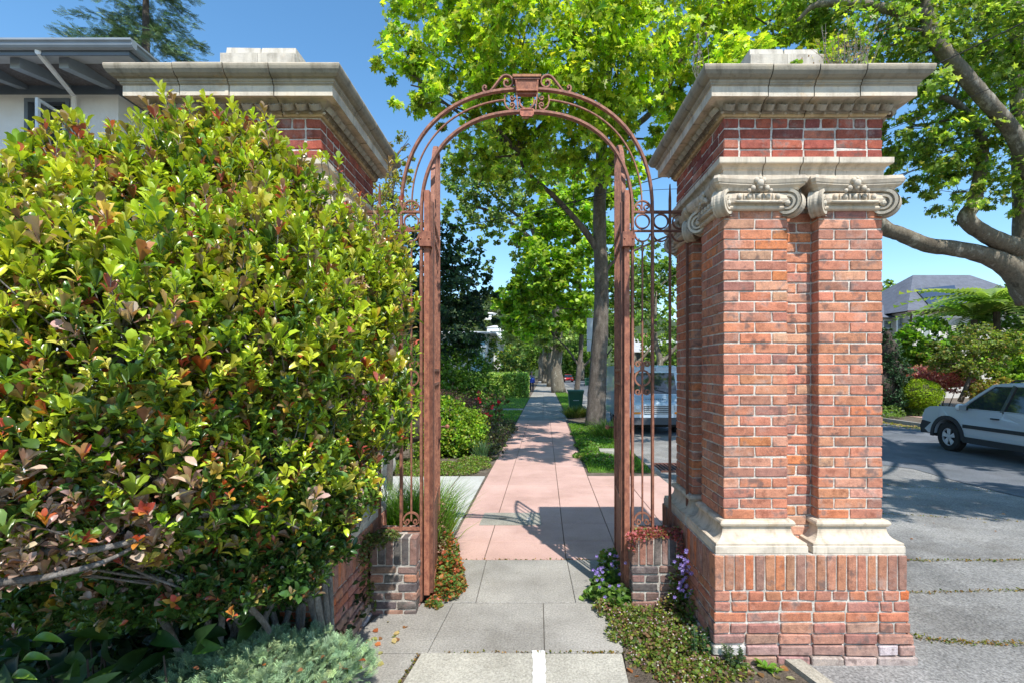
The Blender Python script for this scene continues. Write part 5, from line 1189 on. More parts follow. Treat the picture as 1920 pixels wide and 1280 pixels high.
# ------------------------------------------------------------------ garden shrubs
def shrub(name, label, blobs, n, L, cols, wts, T=T_ELL, W=.5, cat='shrub', group=None, mat='leaf', sub=.2, flat=.8, val=.2, core=.0, shell=(.75, 1.02), stemmat='dark_bark', per=20, droop=0):
    z0 = 0; cx = sum(b[0] for b in blobs)/len(blobs); cy = sum(b[1] for b in blobs)/len(blobs)
    root = empty(name, (cx, cy, 0), label, cat, group)
    crown('foliage', blobs, n, L, cols, wts, T, M[mat], root, root, sub, flat, W, droop, shell, per, val)
    mb = MB()
    for b in blobs[:10]:
        p0 = Vector((cx + (b[0]-cx)*.4, cy + (b[1]-cy)*.4, -.05)); p = spline([p0, Vector(b[:3]).lerp(p0, .5) + Vector((.05*b[3], 0, 0)), Vector(b[:3])], 4)
        mb.tube(p, interp([.02 + .012*b[3], .01], len(p)), 5)
        for k in range(4):
            e = Vector(b[:3]) + Vector((rnd.gauss(0, 1), rnd.gauss(0, 1), abs(rnd.gauss(0, 1)))).normalized()*b[3]*.8; mb.tube([p[-2], e], [.010, .004], 4)
        if core: mb.ell(Vector(b[:3]), (b[3]*core, b[3]*core, (b[4] if len(b) > 4 else b[3])*core), (.2, .2, .2), 10, 7)  # dark core added inside, for the shade between the leaves
    mb.build('stem', M[stemmat], root)
    return root
LGS = [(.22, .36, .03), (.30, .42, .04), (.13, .25, .03), (.36, .34, .06)]
shrub('round_shrub', 'rounded bright yellow green shrub beside the pink path, right of left gate leaf', pb((850,815,10.8,(.50,.46)), (875,800,11,(.42,)), (835,780,11,(.42,)), (880,830,10.7,(.36,)), (820,830,10.8,(.5,))), 15000, .05, LGS, [3, 2.4, 2.4, 1], T_ELL, core=.62, sub=.34)
shrub('purple_shrub', 'low spreading purple leaved maple shrub behind the round yellow green one', pb((840,752,12.6,(.65,.22)), (875,768,12.4,(.45,.2)), (800,755,12.6,(.7,.3))), 6000, .05, [(.17, .07, .07), (.25, .12, .11), (.12, .06, .05), (.30, .20, .15)], None, T_DIA, W=.3, sub=.3)
shrub('yellow_shrub', 'yellow green hedge-like shrub seen between the left fence bars', pb((700,790,9.5,(.6,)), (745,775,9.5,(.5,)), (770,800,9.5,(.45,)), (725,820,9.3,(.4,)), (650,800,9.5,(.6,))), 8000, .045, [(.34, .42, .05), (.26, .38, .04), (.18, .28, .03)], None, core=.7)
shrub('maple_shrub', 'wide soft green shrub mass left of the path under the dark tree', pb((850,690,17,(1.1,.8)), (880,695,18,(.8,.7)), (830,720,15,(.8,.5)), (880,735,16,(.8,.45)), (800,690,16,(1.4,.9)), (740,700,14,(1.6,1.0)), (660,680,12,(1.5,1.2)), (860,655,18,(.8,.4))), 17000, .10, [(.10, .20, .03), (.14, .26, .035), (.07, .14, .025), (.20, .30, .05)], [3, 2.4, 3, 1], T_ELL, W=.35, sub=.3, flat=.4, droop=.3)
root = shrub('rose_bush', 'loose rose bush with red blooms beside the lawn', pb((915,770,14.5,(.4,.35)), (900,750,14.5,(.45,.35)), (935,745,15,(.3,.25)), (900,790,14,(.35,.3))), 1600, .06, [(.08, .15, .04), (.12, .2, .05), (.2, .12, .08)], None)
Pf = np.array([at(*q) for q in ((924,761,14),(912,775,14),(897,748,14),(906,772,14.1),(920,781,14),(884,752,14.2),(917,779,14),(935,752,14.5),(897,737,14.5))]).repeat(9, 0); Pf = Pf + rng.normal(0, .028, Pf.shape)
leaves('flowers', Pf, rng.normal(size=Pf.shape), rng.normal(size=Pf.shape), .055, .8, pick(len(Pf), [(.70, .03, .07), (.60, .02, .04), (.75, .08, .15)]), T_ELL, M['leaf'], root, root)
shrub('dark_groundcover', 'low dark purple and green plants along the left edge of the path', [(-1.0, 12, .12, .5, .25), (-1.1, 13.2, .12, .55, .3), (-.95, 14.5, .12, .5, .25), (-1.15, 11.2, .1, .4, .2), (-1.0, 15.8, .1, .4, .2), (-.95, 10.5, .05, .35, .15)], 5200, .05, [(.06, .08, .04), (.10, .07, .07), (.12, .16, .05), (.20, .20, .10)], None, sub=.3, cat='low plants')
root = herb('creeping_plants', 'mat of small green and reddish creeping plants left of the path beyond the pale slab', 'ground cover', [(-1.35, 9.0, .4, .08), (-1.1, 9.4, .35, .10), (-1.7, 9.2, .5, .12), (-2.3, 9.3, .6, .14), (-1.15, 10.0, .35, .10), (-1.9, 8.9, .4, .08), (-3.0, 9.0, .6, .3)], 15000, .035, [(.16, .26, .04), (.24, .34, .05), (.22, .13, .08), (.34, .30, .12), (.10, .17, .03)], [3, 3, 1.5, 1, 2], T_ELL, .35, kind='stuff', group=None)
grass_clump('iris_clump', 'small clump of blue green strap leaves at the foot of the round shrub', [(-1.05, 10.3, .16)], 160, .4, [(.14, .24, .12), (.10, .18, .09)], None, .012, cat='plant')
def hedge(name, label, x0, x1, y0, y1, h, n, L, cols, cat='hedge'):
    root = empty(name, ((x0+x1)/2, (y0+y1)/2, 0), label, cat)
    f = rng.choice(3, n, p=[.5, .25, .25]); u, v = rng.random(n), rng.random(n)
    P = np.stack([x0 + (x1-x0)*u, np.full(n, y0), h*v], 1); t = f == 1; P[t] = np.stack([x0 + (x1-x0)*u, y0 + (y1-y0)*v, np.full(n, h)], 1)[t]; t = f == 2; P[t] = np.stack([np.full(n, x1), y0 + (y1-y0)*u, h*v], 1)[t]
    P += rng.normal(0, .05, (n, 3)); P[:, 2] = np.maximum(P[:, 2], .02)
    leaves('foliage', P, rng.normal(size=(n, 3)), rng.normal(0, .6, (n, 3)) + np.array([[.1, -.7, .6]]), L*rng.uniform(.6, 1.3, n), .5, pick(n, cols), T_ELL, M['leaf'], root, root)
    mb = MB(); mb.box(x0+.08, y0+.08, 0, x1-.08, y1-.08, h-.08, (.3, .3, .3)); mb.build('stem', M['dark_bark'], root)  # no stem: solid dark core added for the shaded inside of the hedge
hedge('clipped_hedge', 'clipped light green box hedge at the left of the pavement beyond the lawn', -5.2, -.28, 34, 37.5, 1.62, 13000, .12, [(.34, .48, .10), (.42, .54, .13), (.20, .32, .07)])
def lawn(name, poly, n, label):
    xs_, ys_ = [p[0] for p in poly], [p[1] for p in poly]; flat(name + '_soil' if 0 else 'lawn', poly, .012, 'lawn', .03)
    P = []
    while len(P) < n:
        x, y = rnd.uniform(min(xs_), max(xs_)), rnd.uniform(min(ys_), max(ys_)); ins = False
        for i in range(len(poly)):
            a, b = poly[i], poly[i-1]
            if (a[1] > y) != (b[1] > y) and x < (b[0]-a[0])*(y-a[1])/(b[1]-a[1]) + a[0]: ins = not ins
        if ins: P.append((x, y, .012))
    P = np.array(P); A = rng.normal(0, .35, (n, 3)) + np.array([[0, 0, 1.]])
    tag(leaves('grass', P, A, rng.normal(size=(n, 3)), rng.uniform(.03, .07, n), .14, pick(n, [(.16, .30, .03), (.22, .38, .04), (.11, .22, .03)]), T_BLADE, M['leaf']), label, 'grass', kind='stuff')
pe = lambda Y: sx(0, Y) - .02
lawn('front_lawn', [(-6, 17.8), (pe(17.8), 17.8), (pe(23), 23), (-6, 23)], 7000, 'sunlit striped lawn left of the pavement, nearer strip')
lawn('back_lawn', [(-6, 24.2), (pe(24), 24.2), (pe(33.8), 33.8), (-6, 33.8)], 7000, 'sunlit lawn left of the pavement in front of the clipped hedge')
flat('garden_path', [(-6, 23.05), (pe(23.05), 23.05), (pe(24.1), 24.15), (-6, 24.15)], .004, 'concrete')
pr = lambda Y: sx(0, Y) + 1.95
lawn('verge', [(pr(23), 23), (kerbx(23) - .3, 23), (kerbx(42) - .3, 42), (pr(42), 42)], 5000, 'grassy verge between pavement and kerb behind the green bin')
lawn('verge', [(sx(3, 9)+.05, 8.95), (kerbx(9)-.2, 8.95), (kerbx(17)-.2, 17), (sx(3, 17)+.05, 17)], 9000, 'grassy planting strip between path and kerb round the maple trunk')
vg = [(1.5 + .03*(y-9) + rnd.uniform(-.35, .5), y, rnd.uniform(.2, .4), rnd.uniform(.05, .14)) for y in np.linspace(9.2, 15.5, 15)]
tag(herb('verge_plants', 'low leafy plants growing over the planting strip round the maple trunk', 'ground cover', vg, 9000, .045, [(.14, .26, .04), (.20, .34, .05), (.09, .17, .03), (.22, .14, .08)], [3, 3, 2, .6], T_ELL, .5, kind='stuff'))
grass_clump('strap_grass', 'arching green grass clump at the foot of the maple trunk', [(1.98, 13.6, .22), (2.2, 13.4, .2)], 700, .60, [(.16, .26, .05), (.24, .32, .08), (.10, .18, .04)], None, .014, bend=1.2)
grass_clump('strap_grass', 'dark tufted grass clump in front of the green wheeled bin', [(1.72, 19.6, .3), (2.0, 19.8, .25)], 900, .55, [(.09, .15, .04), (.14, .20, .05), (.22, .22, .08)], None, .02, bend=1.1)
for (x, y) in ((1.75, 10.9), (2.15, 10.6), (1.95, 11.0)):
    pass
root = empty('stepping_stone', (1.78, 10.9, 0), 'pale stepping stone in the planting strip', 'stepping stone'); mb = MB(); mb.prism([(1.52, 10.7), (2.0, 10.68), (2.02, 11.05), (1.55, 11.08)], lambda a, b, t: (a, b, t), -.02, .10, (1.2, 1.2, 1.15)); mb.build('slab', M['concrete'], root)
root = empty('drain_grate', (3.0, 10.1, 0), 'rusty slotted storm drain grate in the gutter by the kerb', 'drain'); mb = MB()
for i in range(9): mb.box(2.62 + i*.08, 9.7, -.16, 2.66 + i*.08, 10.5, -.128, (.5, .5, .5))
mb.box(2.58, 9.66, -.16, 3.32, 9.72, -.126, (.5, .5, .5)); mb.box(2.58, 10.48, -.16, 3.32, 10.54, -.126, (.5, .5, .5)); mb.build('grate', M['rust'], root)
# garden boulder behind the left fence
root = empty('boulder', (-3.05, 8.8, 0), 'pale grey boulder behind the grass clump left of the gate', 'boulder'); mb = MB()
mb.ell((-2.65, 8.6, .22), (.28, .2, .26), (1.2, 1.2, 1.15), 12, 8); mb.build('rock', M['concrete'], root, smooth=True)
# woods closing the view
def woods(name, label, cells, n, L, cols):
    o, _ = crown(name, cells, n, L, cols, None, T_ELL, M['leaf'], None, None, .22, .7, .55, .2, (.5, 1.03), 24, .2)
    return tag(o, label, 'trees', kind='stuff')
seed(66)
woods('street_end_woods', 'trees and bushes closing the far end of the street', [(rnd.uniform(-9, 16), rnd.uniform(105, 125), rnd.uniform(1, 9), rnd.uniform(2.5, 4)) for _ in range(80)], 26000, .5, [(.12, .22, .04), (.18, .28, .06), (.24, .33, .09), (.07, .13, .03)])
woods('far_side_woods', 'green gardens and trees along the far side of the street', [(rnd.uniform(17, 30), rnd.uniform(40, 110), rnd.uniform(.5, 7), rnd.uniform(1.8, 3.2)) for _ in range(110)], 30000, .32, [(.14, .24, .04), (.20, .31, .06), (.30, .38, .06), (.07, .13, .03)])
woods('left_gardens', 'dense garden trees behind the clipped hedge left of the pavement', [(rnd.uniform(-16, -1.4), rnd.uniform(46, 70), rnd.uniform(.4, 4.2), rnd.uniform(1.2, 2.2)) for _ in range(40)] + [(-1.9, 52, 3.6, 1.5), (-2.6, 50, 2.4, 1.3), (-1.0, 60, 2.2, 1.2)], 16000, .24, [(.09, .18, .04), (.14, .24, .05), (.34, .36, .08), (.05, .11, .03)])
woods('left_background_trees', 'dark garden trees behind the big shrub at the left', [(rnd.uniform(-22, -5.5), rnd.uniform(16, 24), rnd.uniform(.4, 3.2), rnd.uniform(1.2, 2.0)) for _ in range(34)], 12000, .2, [(.05, .10, .03), (.08, .15, .04), (.03, .07, .025)])
# ------------------------------------------------------------------ garden across the street
seed(71)
shrub('ball_shrub', 'clipped yellow green ball shrub across the street, left of the silver car', pb((1722,738,20.5,(.74,.58))), 14000, .055, [(.30, .42, .02), (.32, .42, .03), (.18, .28, .02)], None, T_DIA, W=.3, core=.86, sub=.2, shell=(.92, 1.0))
shrub('dark_conifer', 'dark columnar conifer beside the right pillar across the street', pb((1672,740,21,(.8,.9)), (1672,700,21,(.7,.9)), (1668,660,21,(.48,.8)), (1664,635,21,(.25,.5)), (1650,720,21,(.8,.9))), 9000, .10, [(.035, .08, .03), (.05, .11, .04), (.025, .055, .022)], None, T_DIA, W=.3, core=.7, cat='conifer', mat='needle')
shrub('purple_maple', 'spreading purple red japanese maple behind the ball shrub', pb((1740,702,21.4,(1.1,.32)), (1775,708,21.4,(.9,.32)), (1710,706,21.4,(.6,.28)), (1795,722,21.4,(.5,.3))), 10000, .09, [(.52, .12, .18), (.60, .24, .26), (.34, .08, .13), (.62, .36, .34)], None, T_DIA, W=.3, sub=.28, flat=.4)
shrub('broadleaf_bush', 'lush bright green bush in front of the grey house', pb((1700,650,23,(.8,)), (1740,640,23,(1.0,)), (1790,660,23,(.9,)), (1720,680,23,(.8,)), (1760,690,24,(.9,)), (1690,690,23,(.6,))), 9000, .14, [(.14, .28, .03), (.22, .38, .04), (.08, .16, .025)], None, T_ELL, W=.55)
tree('small_maple', 'small multi-coloured maple with a leaning trunk just left of the silver car', [at(1800, 752, 20), at(1812, 725, 20), at(1822, 690, 20), at(1835, 650, 20)], [.10, .085, .06, .03], pb((1800,650,20,(.8,.6)), (1835,635,20,(.9,.6)), (1780,680,20,(.7,.4)), (1860,660,20,(.8,.5)), (1830,690,20,(.7,.35)), (1880,640,20,(.7,.4)), (1760,660,20.5,(.6,.4))), 7000, .09, [(.16, .22, .05), (.24, .30, .06), (.34, .26, .08), (.10, .15, .035)], [3, 2, 1.3, 2], T_ELL, extra=[([at(1816, 712, 20), at(1840, 690, 20), at(1860, 665, 20)], [.05, .04, .02])])
shrub('garden_bush', 'sunny light green bush behind the roof of the silver car', pb((1870,700,21,(.8,)), (1910,690,21,(.9,)), (1850,720,21,(.6,)), (1890,660,22,(.8,)), (1930,660,22,(1.0,)), (1940,720,21,(.8,))), 9000, .13, [(.22, .36, .04), (.32, .46, .06), (.12, .22, .03)], None, W=.55)
shrub('reddish_bush', 'low yellow and reddish bush right behind the car bonnet', pb((1850,728,19.5,(.5,.35)), (1875,722,19.5,(.4,.35)), (1835,735,19.5,(.4,.3))), 3000, .07, [(.30, .28, .06), (.34, .20, .08), (.18, .22, .05)], None)
tag(herb('bed_plants', 'low grassy plants edging the garden bed across the street', 'ground cover', [(17 + rnd.uniform(-3, 5.5), 20 + rnd.uniform(-.6, 1.4), .5, rnd.uniform(.15, .4)) for _ in range(30)], 9000, .10, [(.16, .26, .05), (.22, .32, .08), (.10, .16, .05), (.24, .22, .28)], [3, 3, 2, .5], T_ELL, .3, kind='stuff'))
root = empty('tree_fern', tuple(at(1870, 0, 23.0).xy) + (0,), 'tall tree fern with arching light green fronds under the plane tree limb', 'tree fern')
mb = MB(); fc = at(1868, 585, 23); fc2 = at(1826, 600, 23.4)
for c in (fc, fc2): mb.tube([(c.x, c.y, 0), (c.x + .05, c.y, 1.6), tuple(c)], [.17, .14, .13], 9, wob=.15)
mb.build('trunk', M['dark_bark'], root)
Pf, Af, Lf = [], [], []
for c, m_, l_ in ((fc, 26, 3.3), (fc2, 18, 2.9)):
    for k in range(m_):
        a = 2*PI*k/m_ + rnd.uniform(-.15, .15); e = rnd.uniform(.25, 1.1); Pf.append(tuple(c)); Af.append((math.cos(a), math.sin(a), e)); Lf.append(l_*rnd.uniform(.8, 1.1))
for k in range(7):
    a = rnd.uniform(0, 2*PI); Pf.append(tuple(fc)); Af.append((math.cos(a)*.5, math.sin(a)*.5, 1.2)); Lf.append(1.5)
n = len(Pf); leaves('frond', np.array(Pf), np.array(Af), np.array([[0, 0, 1.]]*n), np.array(Lf), .16, pick(n, [(.20, .31, .08), (.27, .38, .12), (.13, .22, .06)]), T_FROND, M['leaf'], root, root)
shrub('ivy_bank', 'dark ivy covered bank behind the tree fern', pb((1890,620,24,(1.5,)), (1850,640,25,(1.4,)), (1930,600,24,(1.8,)), (1910,540,25,(.6,)), (1960,560,24,(1.6,))), 6000, .16, [(.07, .14, .03), (.11, .2, .04)], None)
tree('distant_tree', 'pale distant tree just left of the grey shingle roof', [at(1668, 690, 60), at(1668, 600, 60), at(1668, 560, 60)], [.4, .3, .2], pb((1662,552,60,(1.6,)), (1676,558,60,(1.2,)), (1655,570,60,(1.6,)), (1640,560,60,(2,))), 2500, .35, [(.26, .36, .12), (.18, .28, .08)], None, T_ELL, cat='tree')

# ================================================================== BUILDINGS
seed(81)
# white stucco house with deep grey eaves, behind the left pillar
def q3(mb, a, b, c, d, col_): mb.add([a, b, c, d], [(0, 1, 2, 3)], col_)
HY = 9.0                                            # front wall
WC = (.74, .77, .80); TR = (.13, .17, .22); TRL = (.27, .33, .39)
root = empty('stucco_house', (-12, 13, 0), 'white stucco house with deep slate grey eaves and an open casement at the upper left', 'house')
xr = (222 - VX)*HY/F; zt = EYE + (VY - 178)*HY/F; zb = EYE + (VY - 148)*HY/F
wl, wr = at(48, 0, HY).x, at(132, 0, HY).x; w0, w1 = at(0, 298, HY).z, at(0, 186, HY).z
mb = MB()
mb.box(-20, HY, -.1, wl, HY+.25, zt, WC); mb.box(wr, HY, -.1, xr, HY+.25, zt, WC); mb.box(wl, HY, -.1, wr, HY+.25, w0, WC); mb.box(wl, HY, w1, wr, HY+.25, zt, WC)
mb.box(xr-.25, HY+.25, -.1, xr, HY+9, zt, WC); mb.box(-20, HY+8.8, -.1, xr-.25, HY+9, zt, WC)
mb.build('wall', M['stucco'], root)
mb = MB(); mb.box(-20, HY-.015, zt+.001, xr+.015, HY+.02, 7.255, TR); mb.box(xr-.02, HY+.021, zt+.001, xr+.015, HY+9, 7.255, TR); mb.build('frieze_board', M['wood'], root)
# eaves: soffit, fascia, gutter
EY = HY - 1.15; ex = (242 - VX)*EY/F; ze = EYE + (VY - 96)*EY/F; zs = ze + .02
mb = MB(); sfy = lambda y: 6.975 + (y - EY)*.25
mb.hexa([(-20, EY+.03, 6.98), (ex-.03, EY+.03, 6.98), (ex-.03, HY+.02, 7.26), (-20, HY+.02, 7.26)], [(-20, EY+.03, 7.03), (ex-.03, EY+.03, 7.03), (ex-.03, HY+.02, 7.31), (-20, HY+.02, 7.31)], (.44, .47, .50)); mb.box(-20, HY+.03, 7.26, ex-.03, HY+10, 7.31, (.44, .47, .50)); mb.build('soffit', M['wood'], root)
zf = 6.925
mb = MB(); mb.box(-20, EY, zf, ex, EY+.03, zf+.13, TR); mb.box(ex-.03, EY+.031, zf, ex, HY+10, zf+.13, TR); mb.build('fascia', M['wood'], root)
mb = MB(); gp = [(0, 0), (.03, -.015), (.08, .0), (.10, .03), (.105, .07), (.13, .09), (.13, .12), (0, .12)]
mb.prism(gp, lambda a, b, t: (t, EY - a - .001, zf + .07 + b), -20, ex + .13, (.24, .28, .32)); mb.prism(gp, lambda a, b, t: (ex + a + .001, t, zf + .07 + b), EY, HY + 10, (.24, .28, .32)); mb.build('gutter', M['wood'], root)
mb = MB(); top = zf + .17
mb.add([(-20, EY-.1, top), (ex+.1, EY-.1, top), (ex+.1, HY+10, top), (-20, HY+10, top), (-20, HY+4.5, top+1.7), (ex-4.6, HY+4.5, top+1.7)], [(0, 1, 5, 4), (1, 2, 5), (2, 3, 4, 5), (0, 4, 3), (3, 2, 1, 0)], (.16, .16, .17)); mb.build('roof', M['roof'], root)
for x in (60-210, 60-88, 60, 149):
    xx = (x - VX)*(EY+.5)/F
    mb = MB(); mb.hexa([(xx-.08, EY+.22, 6.85), (xx+.08, EY+.22, 6.85), (xx+.08, HY-.02, 7.02), (xx-.08, HY-.02, 7.02)], [(xx-.08, EY+.22, 7.03), (xx+.08, EY+.22, 7.03), (xx+.08, HY-.02, 7.25), (xx-.08, HY-.02, 7.25)], TRL); mb.build('rafter_tail', M['wood'], root)
# downpipe crossing the eaves
mb = MB(); a, b = at(71, 98, EY-.02), at(139, 182, HY-.10); mb.tube([a + Vector((0, 0, .12)), a, b, Vector((b.x, b.y, .2))], .042, 8, (.80, .83, .85)); mb.build('downpipe', M['paint'], root)
# window frame, glass, casement swung open
mb = MB()
for bx in ((wl, HY-.03, w0, wl+.07, HY+.1, w1), (wr-.07, HY-.03, w0, wr, HY+.1, w1), (wl+.07, HY-.03, w1-.07, wr-.07, HY+.1, w1), (wl+.07, HY-.03, w0, wr-.07, HY+.1, w0+.07)): mb.box(*bx, TR)
f = mb.build('window_frame', M['wood'], root)
mb = MB(); mb.box(wl-.06, HY-.10, w0-.08, wr+.06, HY-.001, w0-.01, (.55, .6, .64)); mb.build('sill', M['wood'], f)
mb = MB(); mb.box(wl+.07, HY+.11, w0+.07, wr-.07, HY+.13, w1-.07); mb.build('glass', M['glass'], f)
mb = MB()
for bx in ((wl+.38, HY+.085, w0+.1, wl+.42, HY+.105, w1-.28), (wl+.42, HY+.085, w1-.32, wr-.08, HY+.105, w1-.28)): mb.box(*bx, (.7, .74, .76))
mb.build('muntin', M['wood'], f)
mb = MB(); hx, hy = wr-.07, HY-.04; cx_, cy_ = at(68, 0, HY-.62).x, HY-.62; u = Vector((cx_-hx, cy_-hy, 0)); L = u.length; u.normalize(); nn = Vector((-u.y, u.x, 0)); kw = dict(O=(hx, hy, 0), ux=u, uz=(0, 0, 1), un=nn, c=(.62, .68, .72))
hzz = at(0, 172, HY-.62).z - .12
ribbon(mb, [(.03, w0+.03), (.03, hzz), (L-.03, hzz), (L-.03, w0+.03)], .07, .045, closed=True, **kw); cs = mb.build('casement', M['wood'], root)
mb = MB(); ribbon(mb, [(.06, (w0+hzz)/2), (L-.06, (w0+hzz)/2)], hzz-w0-.1, .006, **kw); mb.build('glass', M['glass'], cs)
mb = MB(); ct = at(-5, 60, EY+2.6)
root = empty('solar_panel', (-12.5, 12, 0), 'dark solar panel edge lying on the roof at the top left corner', 'solar panel')
mb = MB(); p0, p1 = at(-80, 62, 9.6), at(66, 72, 9.6); mb.hexa([(p0.x, 9.6, top+.42), (p1.x, 9.6, top+.42), (p1.x-.3, 11.2, top+.95), (p0.x, 11.2, top+.95)], [(p0.x, 9.6, top+.50), (p1.x-.25, 9.6, top+.46), (p1.x-.4, 11.2, top+1.0), (p0.x, 11.2, top+1.03)], (.03, .03, .04)); mb.build('panel', M['gloss'], root)

def win(root, wallY, x0, x1, z0, z1, frame=(.72, .73, .70), glass='glass', bars=True, dy=-1, ax='x', fixed=None, sh=(.06, .07, .08)):
    """window with frame, sash and glass set on a wall; ax='x' faces -Y, ax='y' faces along X"""
    def B(mb, a0, b0, c0, a1, b1, c1, c):
        if ax == 'x': mb.box(a0, b0, c0, a1, b1, c1, c)
        else: mb.box(b0, a0, c0, b1, a1, c1, c)
    Yf = wallY; t = .09*max(1, (x1-x0)/1.2)
    y0, y1 = (Yf-.05, Yf+.02) if ax == 'x' or True else 0
    mb = MB()
    for q in ((x0-t, y0, z0-t, x0, y1, z1+t), (x1, y0, z0-t, x1+t, y1, z1+t), (x0, y0, z1, x1, y1, z1+t), (x0, y0-.03, z0-t, x1, y1, z0)): B(mb, *q, frame)
    f = mb.build('window_frame', M['wood'], root)
    mb = MB(); B(mb, x0, Yf-.022, z0, x1, Yf-.004, z1, (.1, .1, .1)); mb.build('glass', M[glass], f)
    mb = MB(); s = .035*max(1, (x1-x0)/1.0); zm = z0 + (z1-z0)*.58
    for q in ((x0, Yf-.036, z0, x0+s, Yf-.0225, z1), (x1-s, Yf-.036, z0, x1, Yf-.0225, z1), (x0+s, Yf-.036, z1-s, x1-s, Yf-.0225, z1), (x0+s, Yf-.036, z0, x1-s, Yf-.0225, z0+s), (x0+s, Yf-.036, zm-s/2, x1-s, Yf-.0225, zm+s/2)): B(mb, *q, sh)
    if bars:
        for k in (1, 2): xx = x0 + (x1-x0)*k/3; B(mb, xx-s*.3, Yf-.034, zm+s/2, xx+s*.3, Yf-.0225, z1-s, sh)
    mb.build('sash', M['wood'], f)
# grey two-storey house with slate hip roof across the street
D = 34; root = empty('grey_house', tuple(at(1740, 0, D+4).xy) + (0,), 'pale two storey house with dark slate hip roof beyond the garden across the street', 'house')
GW = (.50, .47, .42); xc = at(1704, 0, D).x; ze = at(0, 585, D).z; xb = at(1672, 0, D+1.4).x
x2 = at(1830, 0, D).x; xl_ = at(1630, 0, D+1.4).x
mb = MB(); mb.box(xc, D, -.1, x2+6, D+9, ze, GW); mb.add([(xb, D+1.4, -.1), (xc, D+.001, -.1), (xc, D+.001, ze), (xb, D+1.4, ze)], [(0, 1, 2, 3)], GW); mb.box(xl_-4, D+1.4, -.1, xb, D+9, ze-.3, GW)
mb.build('wall', M['stucco'], root)
mb = MB(); mb.box(xc-.05, D-.06, ze-.42, x2+6, D-.001, ze-.22, (.72, .70, .66)); mb.box(xc-.02, D-.07, ze-.2, x2+6, D-.001, ze, (.72, .70, .66)); mb.box(xc-.02, D-.05, 2, xc+.18, D-.001, ze-.43, (.70, .68, .64)); mb.build('trim', M['wood'], root)
mb = MB(); mb.tube([(at(1708, 0, D-.1).x, D-.12, ze-.05), (at(1708, 0, D-.1).x, D-.12, 0)], .06, 6, (.10, .05, .04)); mb.build('downpipe', M['wood'], root)
R_ = MB(); rz = at(0, 516, D+4.5).z; ra, rb = at(1712, 0, D+4.5).x, at(1795, 0, D+4.5).x
e0 = ze + .02
R_.add([(xc-.45, D-.45, e0), (x2+6.4, D-.45, e0), (x2+6.4, D+9.4, e0), (xb-.45, D+9.4, e0), (xb-.45, D+1.2, e0), (ra, D+4.5, rz), (rb+1, D+4.5, rz)],
       [(0, 1, 6, 5), (1, 2, 6), (2, 3, 5, 6), (3, 4, 5), (4, 0, 5), (4, 3, 2, 1, 0)], (.105, .115, .14)); 
R_.add([(xl_-4.5, D+1.0, ze-.28), (xb+.6, D+1.0, ze-.28), (xb+.6, D+5, ze+1.9), (xl_-4.5, D+5, ze+1.9)], [(0, 1, 2, 3)], (.105, .115, .14))
R_.build('roof', M['roof'], root)
mb = MB(); mb.box(xc-.47, D-.50, e0-.12, x2+6.4, D-.45, e0+.03, (.10, .06, .055)); mb.build('gutter', M['wood'], root)
def on_w(px_, py_, D): p = at(px_, py_, D); return p.x, p.z
for (a, b, t_, u_) in ((1730, 1742, 592, 640), (1747, 1759, 592, 640)):
    (x0, z1), (x1, z0) = on_w(a, t_, D), on_w(b, u_, D); win(root, D, x0, x1, z0, z1, glass='glass_pale')
(x0, z1), (x1, z0) = on_w(1680, 598, D+.7), on_w(1694, 628, D+.7); win(root, D+.55, x0, x1, z0, z1, glass='glass_pale')
(x0, z1), (x1, z0) = on_w(1657, 602, D+1.4), on_w(1670, 615, D+1.4); win(root, D+1.4, x0, x1, z0, z1, glass='glass_pale')
root = empty('solar_panel', tuple(at(1750, 0, D+1.5).xy) + (e0,), 'black solar array lying on the slate hip roof across the street', 'solar panel')
def onroof(px_, py_):     # point on the front slope of the hip roof, 8 cm proud of it
    n = (Vector((0, 4.95, rz - e0))).cross(Vector((-1, 0, 0))).normalized(); d = Vector(((px_-VX)/F, 1, -(py_-VY)/F)); o = Vector((0, 0, EYE)); p0 = Vector((0, D-.45, e0)) + n*.10*(1 if n.y < 0 else -1)
    return o + d*((p0 - o).dot(n)/d.dot(n))
pp = [onroof(*q) for q in ((1717, 542), (1790, 535), (1800, 572), (1745, 575))]; mb = MB(); up = Vector((0, -.03, .05)); mb.hexa([tuple(p - up) for p in pp], [tuple(p) for p in pp], (.035, .04, .06)); mb.build('panel', M['gloss'], root)
# small far houses
def house(name, label, x0, x1, y0, y1, z0, z1, roofh, wall, roofc, wins=(), over=.4, hip=True):
    root = empty(name, ((x0+x1)/2, (y0+y1)/2, z0), label, 'house')
    mb = MB(); mb.box(x0, y0, z0-.2, x1, y1, z1, wall); mb.build('wall', M['stucco'], root)
    mb = MB(); xa, xb, ya, yb = x0-over, x1+over, y0-over, y1+over; ym = (ya+yb)/2; i_ = min((xb-xa)*.4, (yb-ya)/2) if hip else 0
    mb.add([(xa, ya, z1), (xb, ya, z1), (xb, yb, z1), (xa, yb, z1), (xa+i_, ym, z1+roofh), (xb-i_, ym, z1+roofh)], [(0, 1, 5, 4), (1, 2, 5), (2, 3, 4, 5), (3, 0, 4), (3, 2, 1, 0)], roofc)
    mb.box(xa, ya, z1-.14, xb, yb, z1-.01, (.6, .6, .58)); mb.build('roof', M['roof'], root)
    for (fx, fz, w, h) in wins:
        a = x0 + (x1-x0)*fx; b = z0 + (z1-z0)*fz; win(root, y0, a-w/2, a+w/2, b-h/2, b+h/2, bars=False)
    return root
D = 46; x0, z1 = on_w(884, 628, D); x1 = at(912, 0, D).x
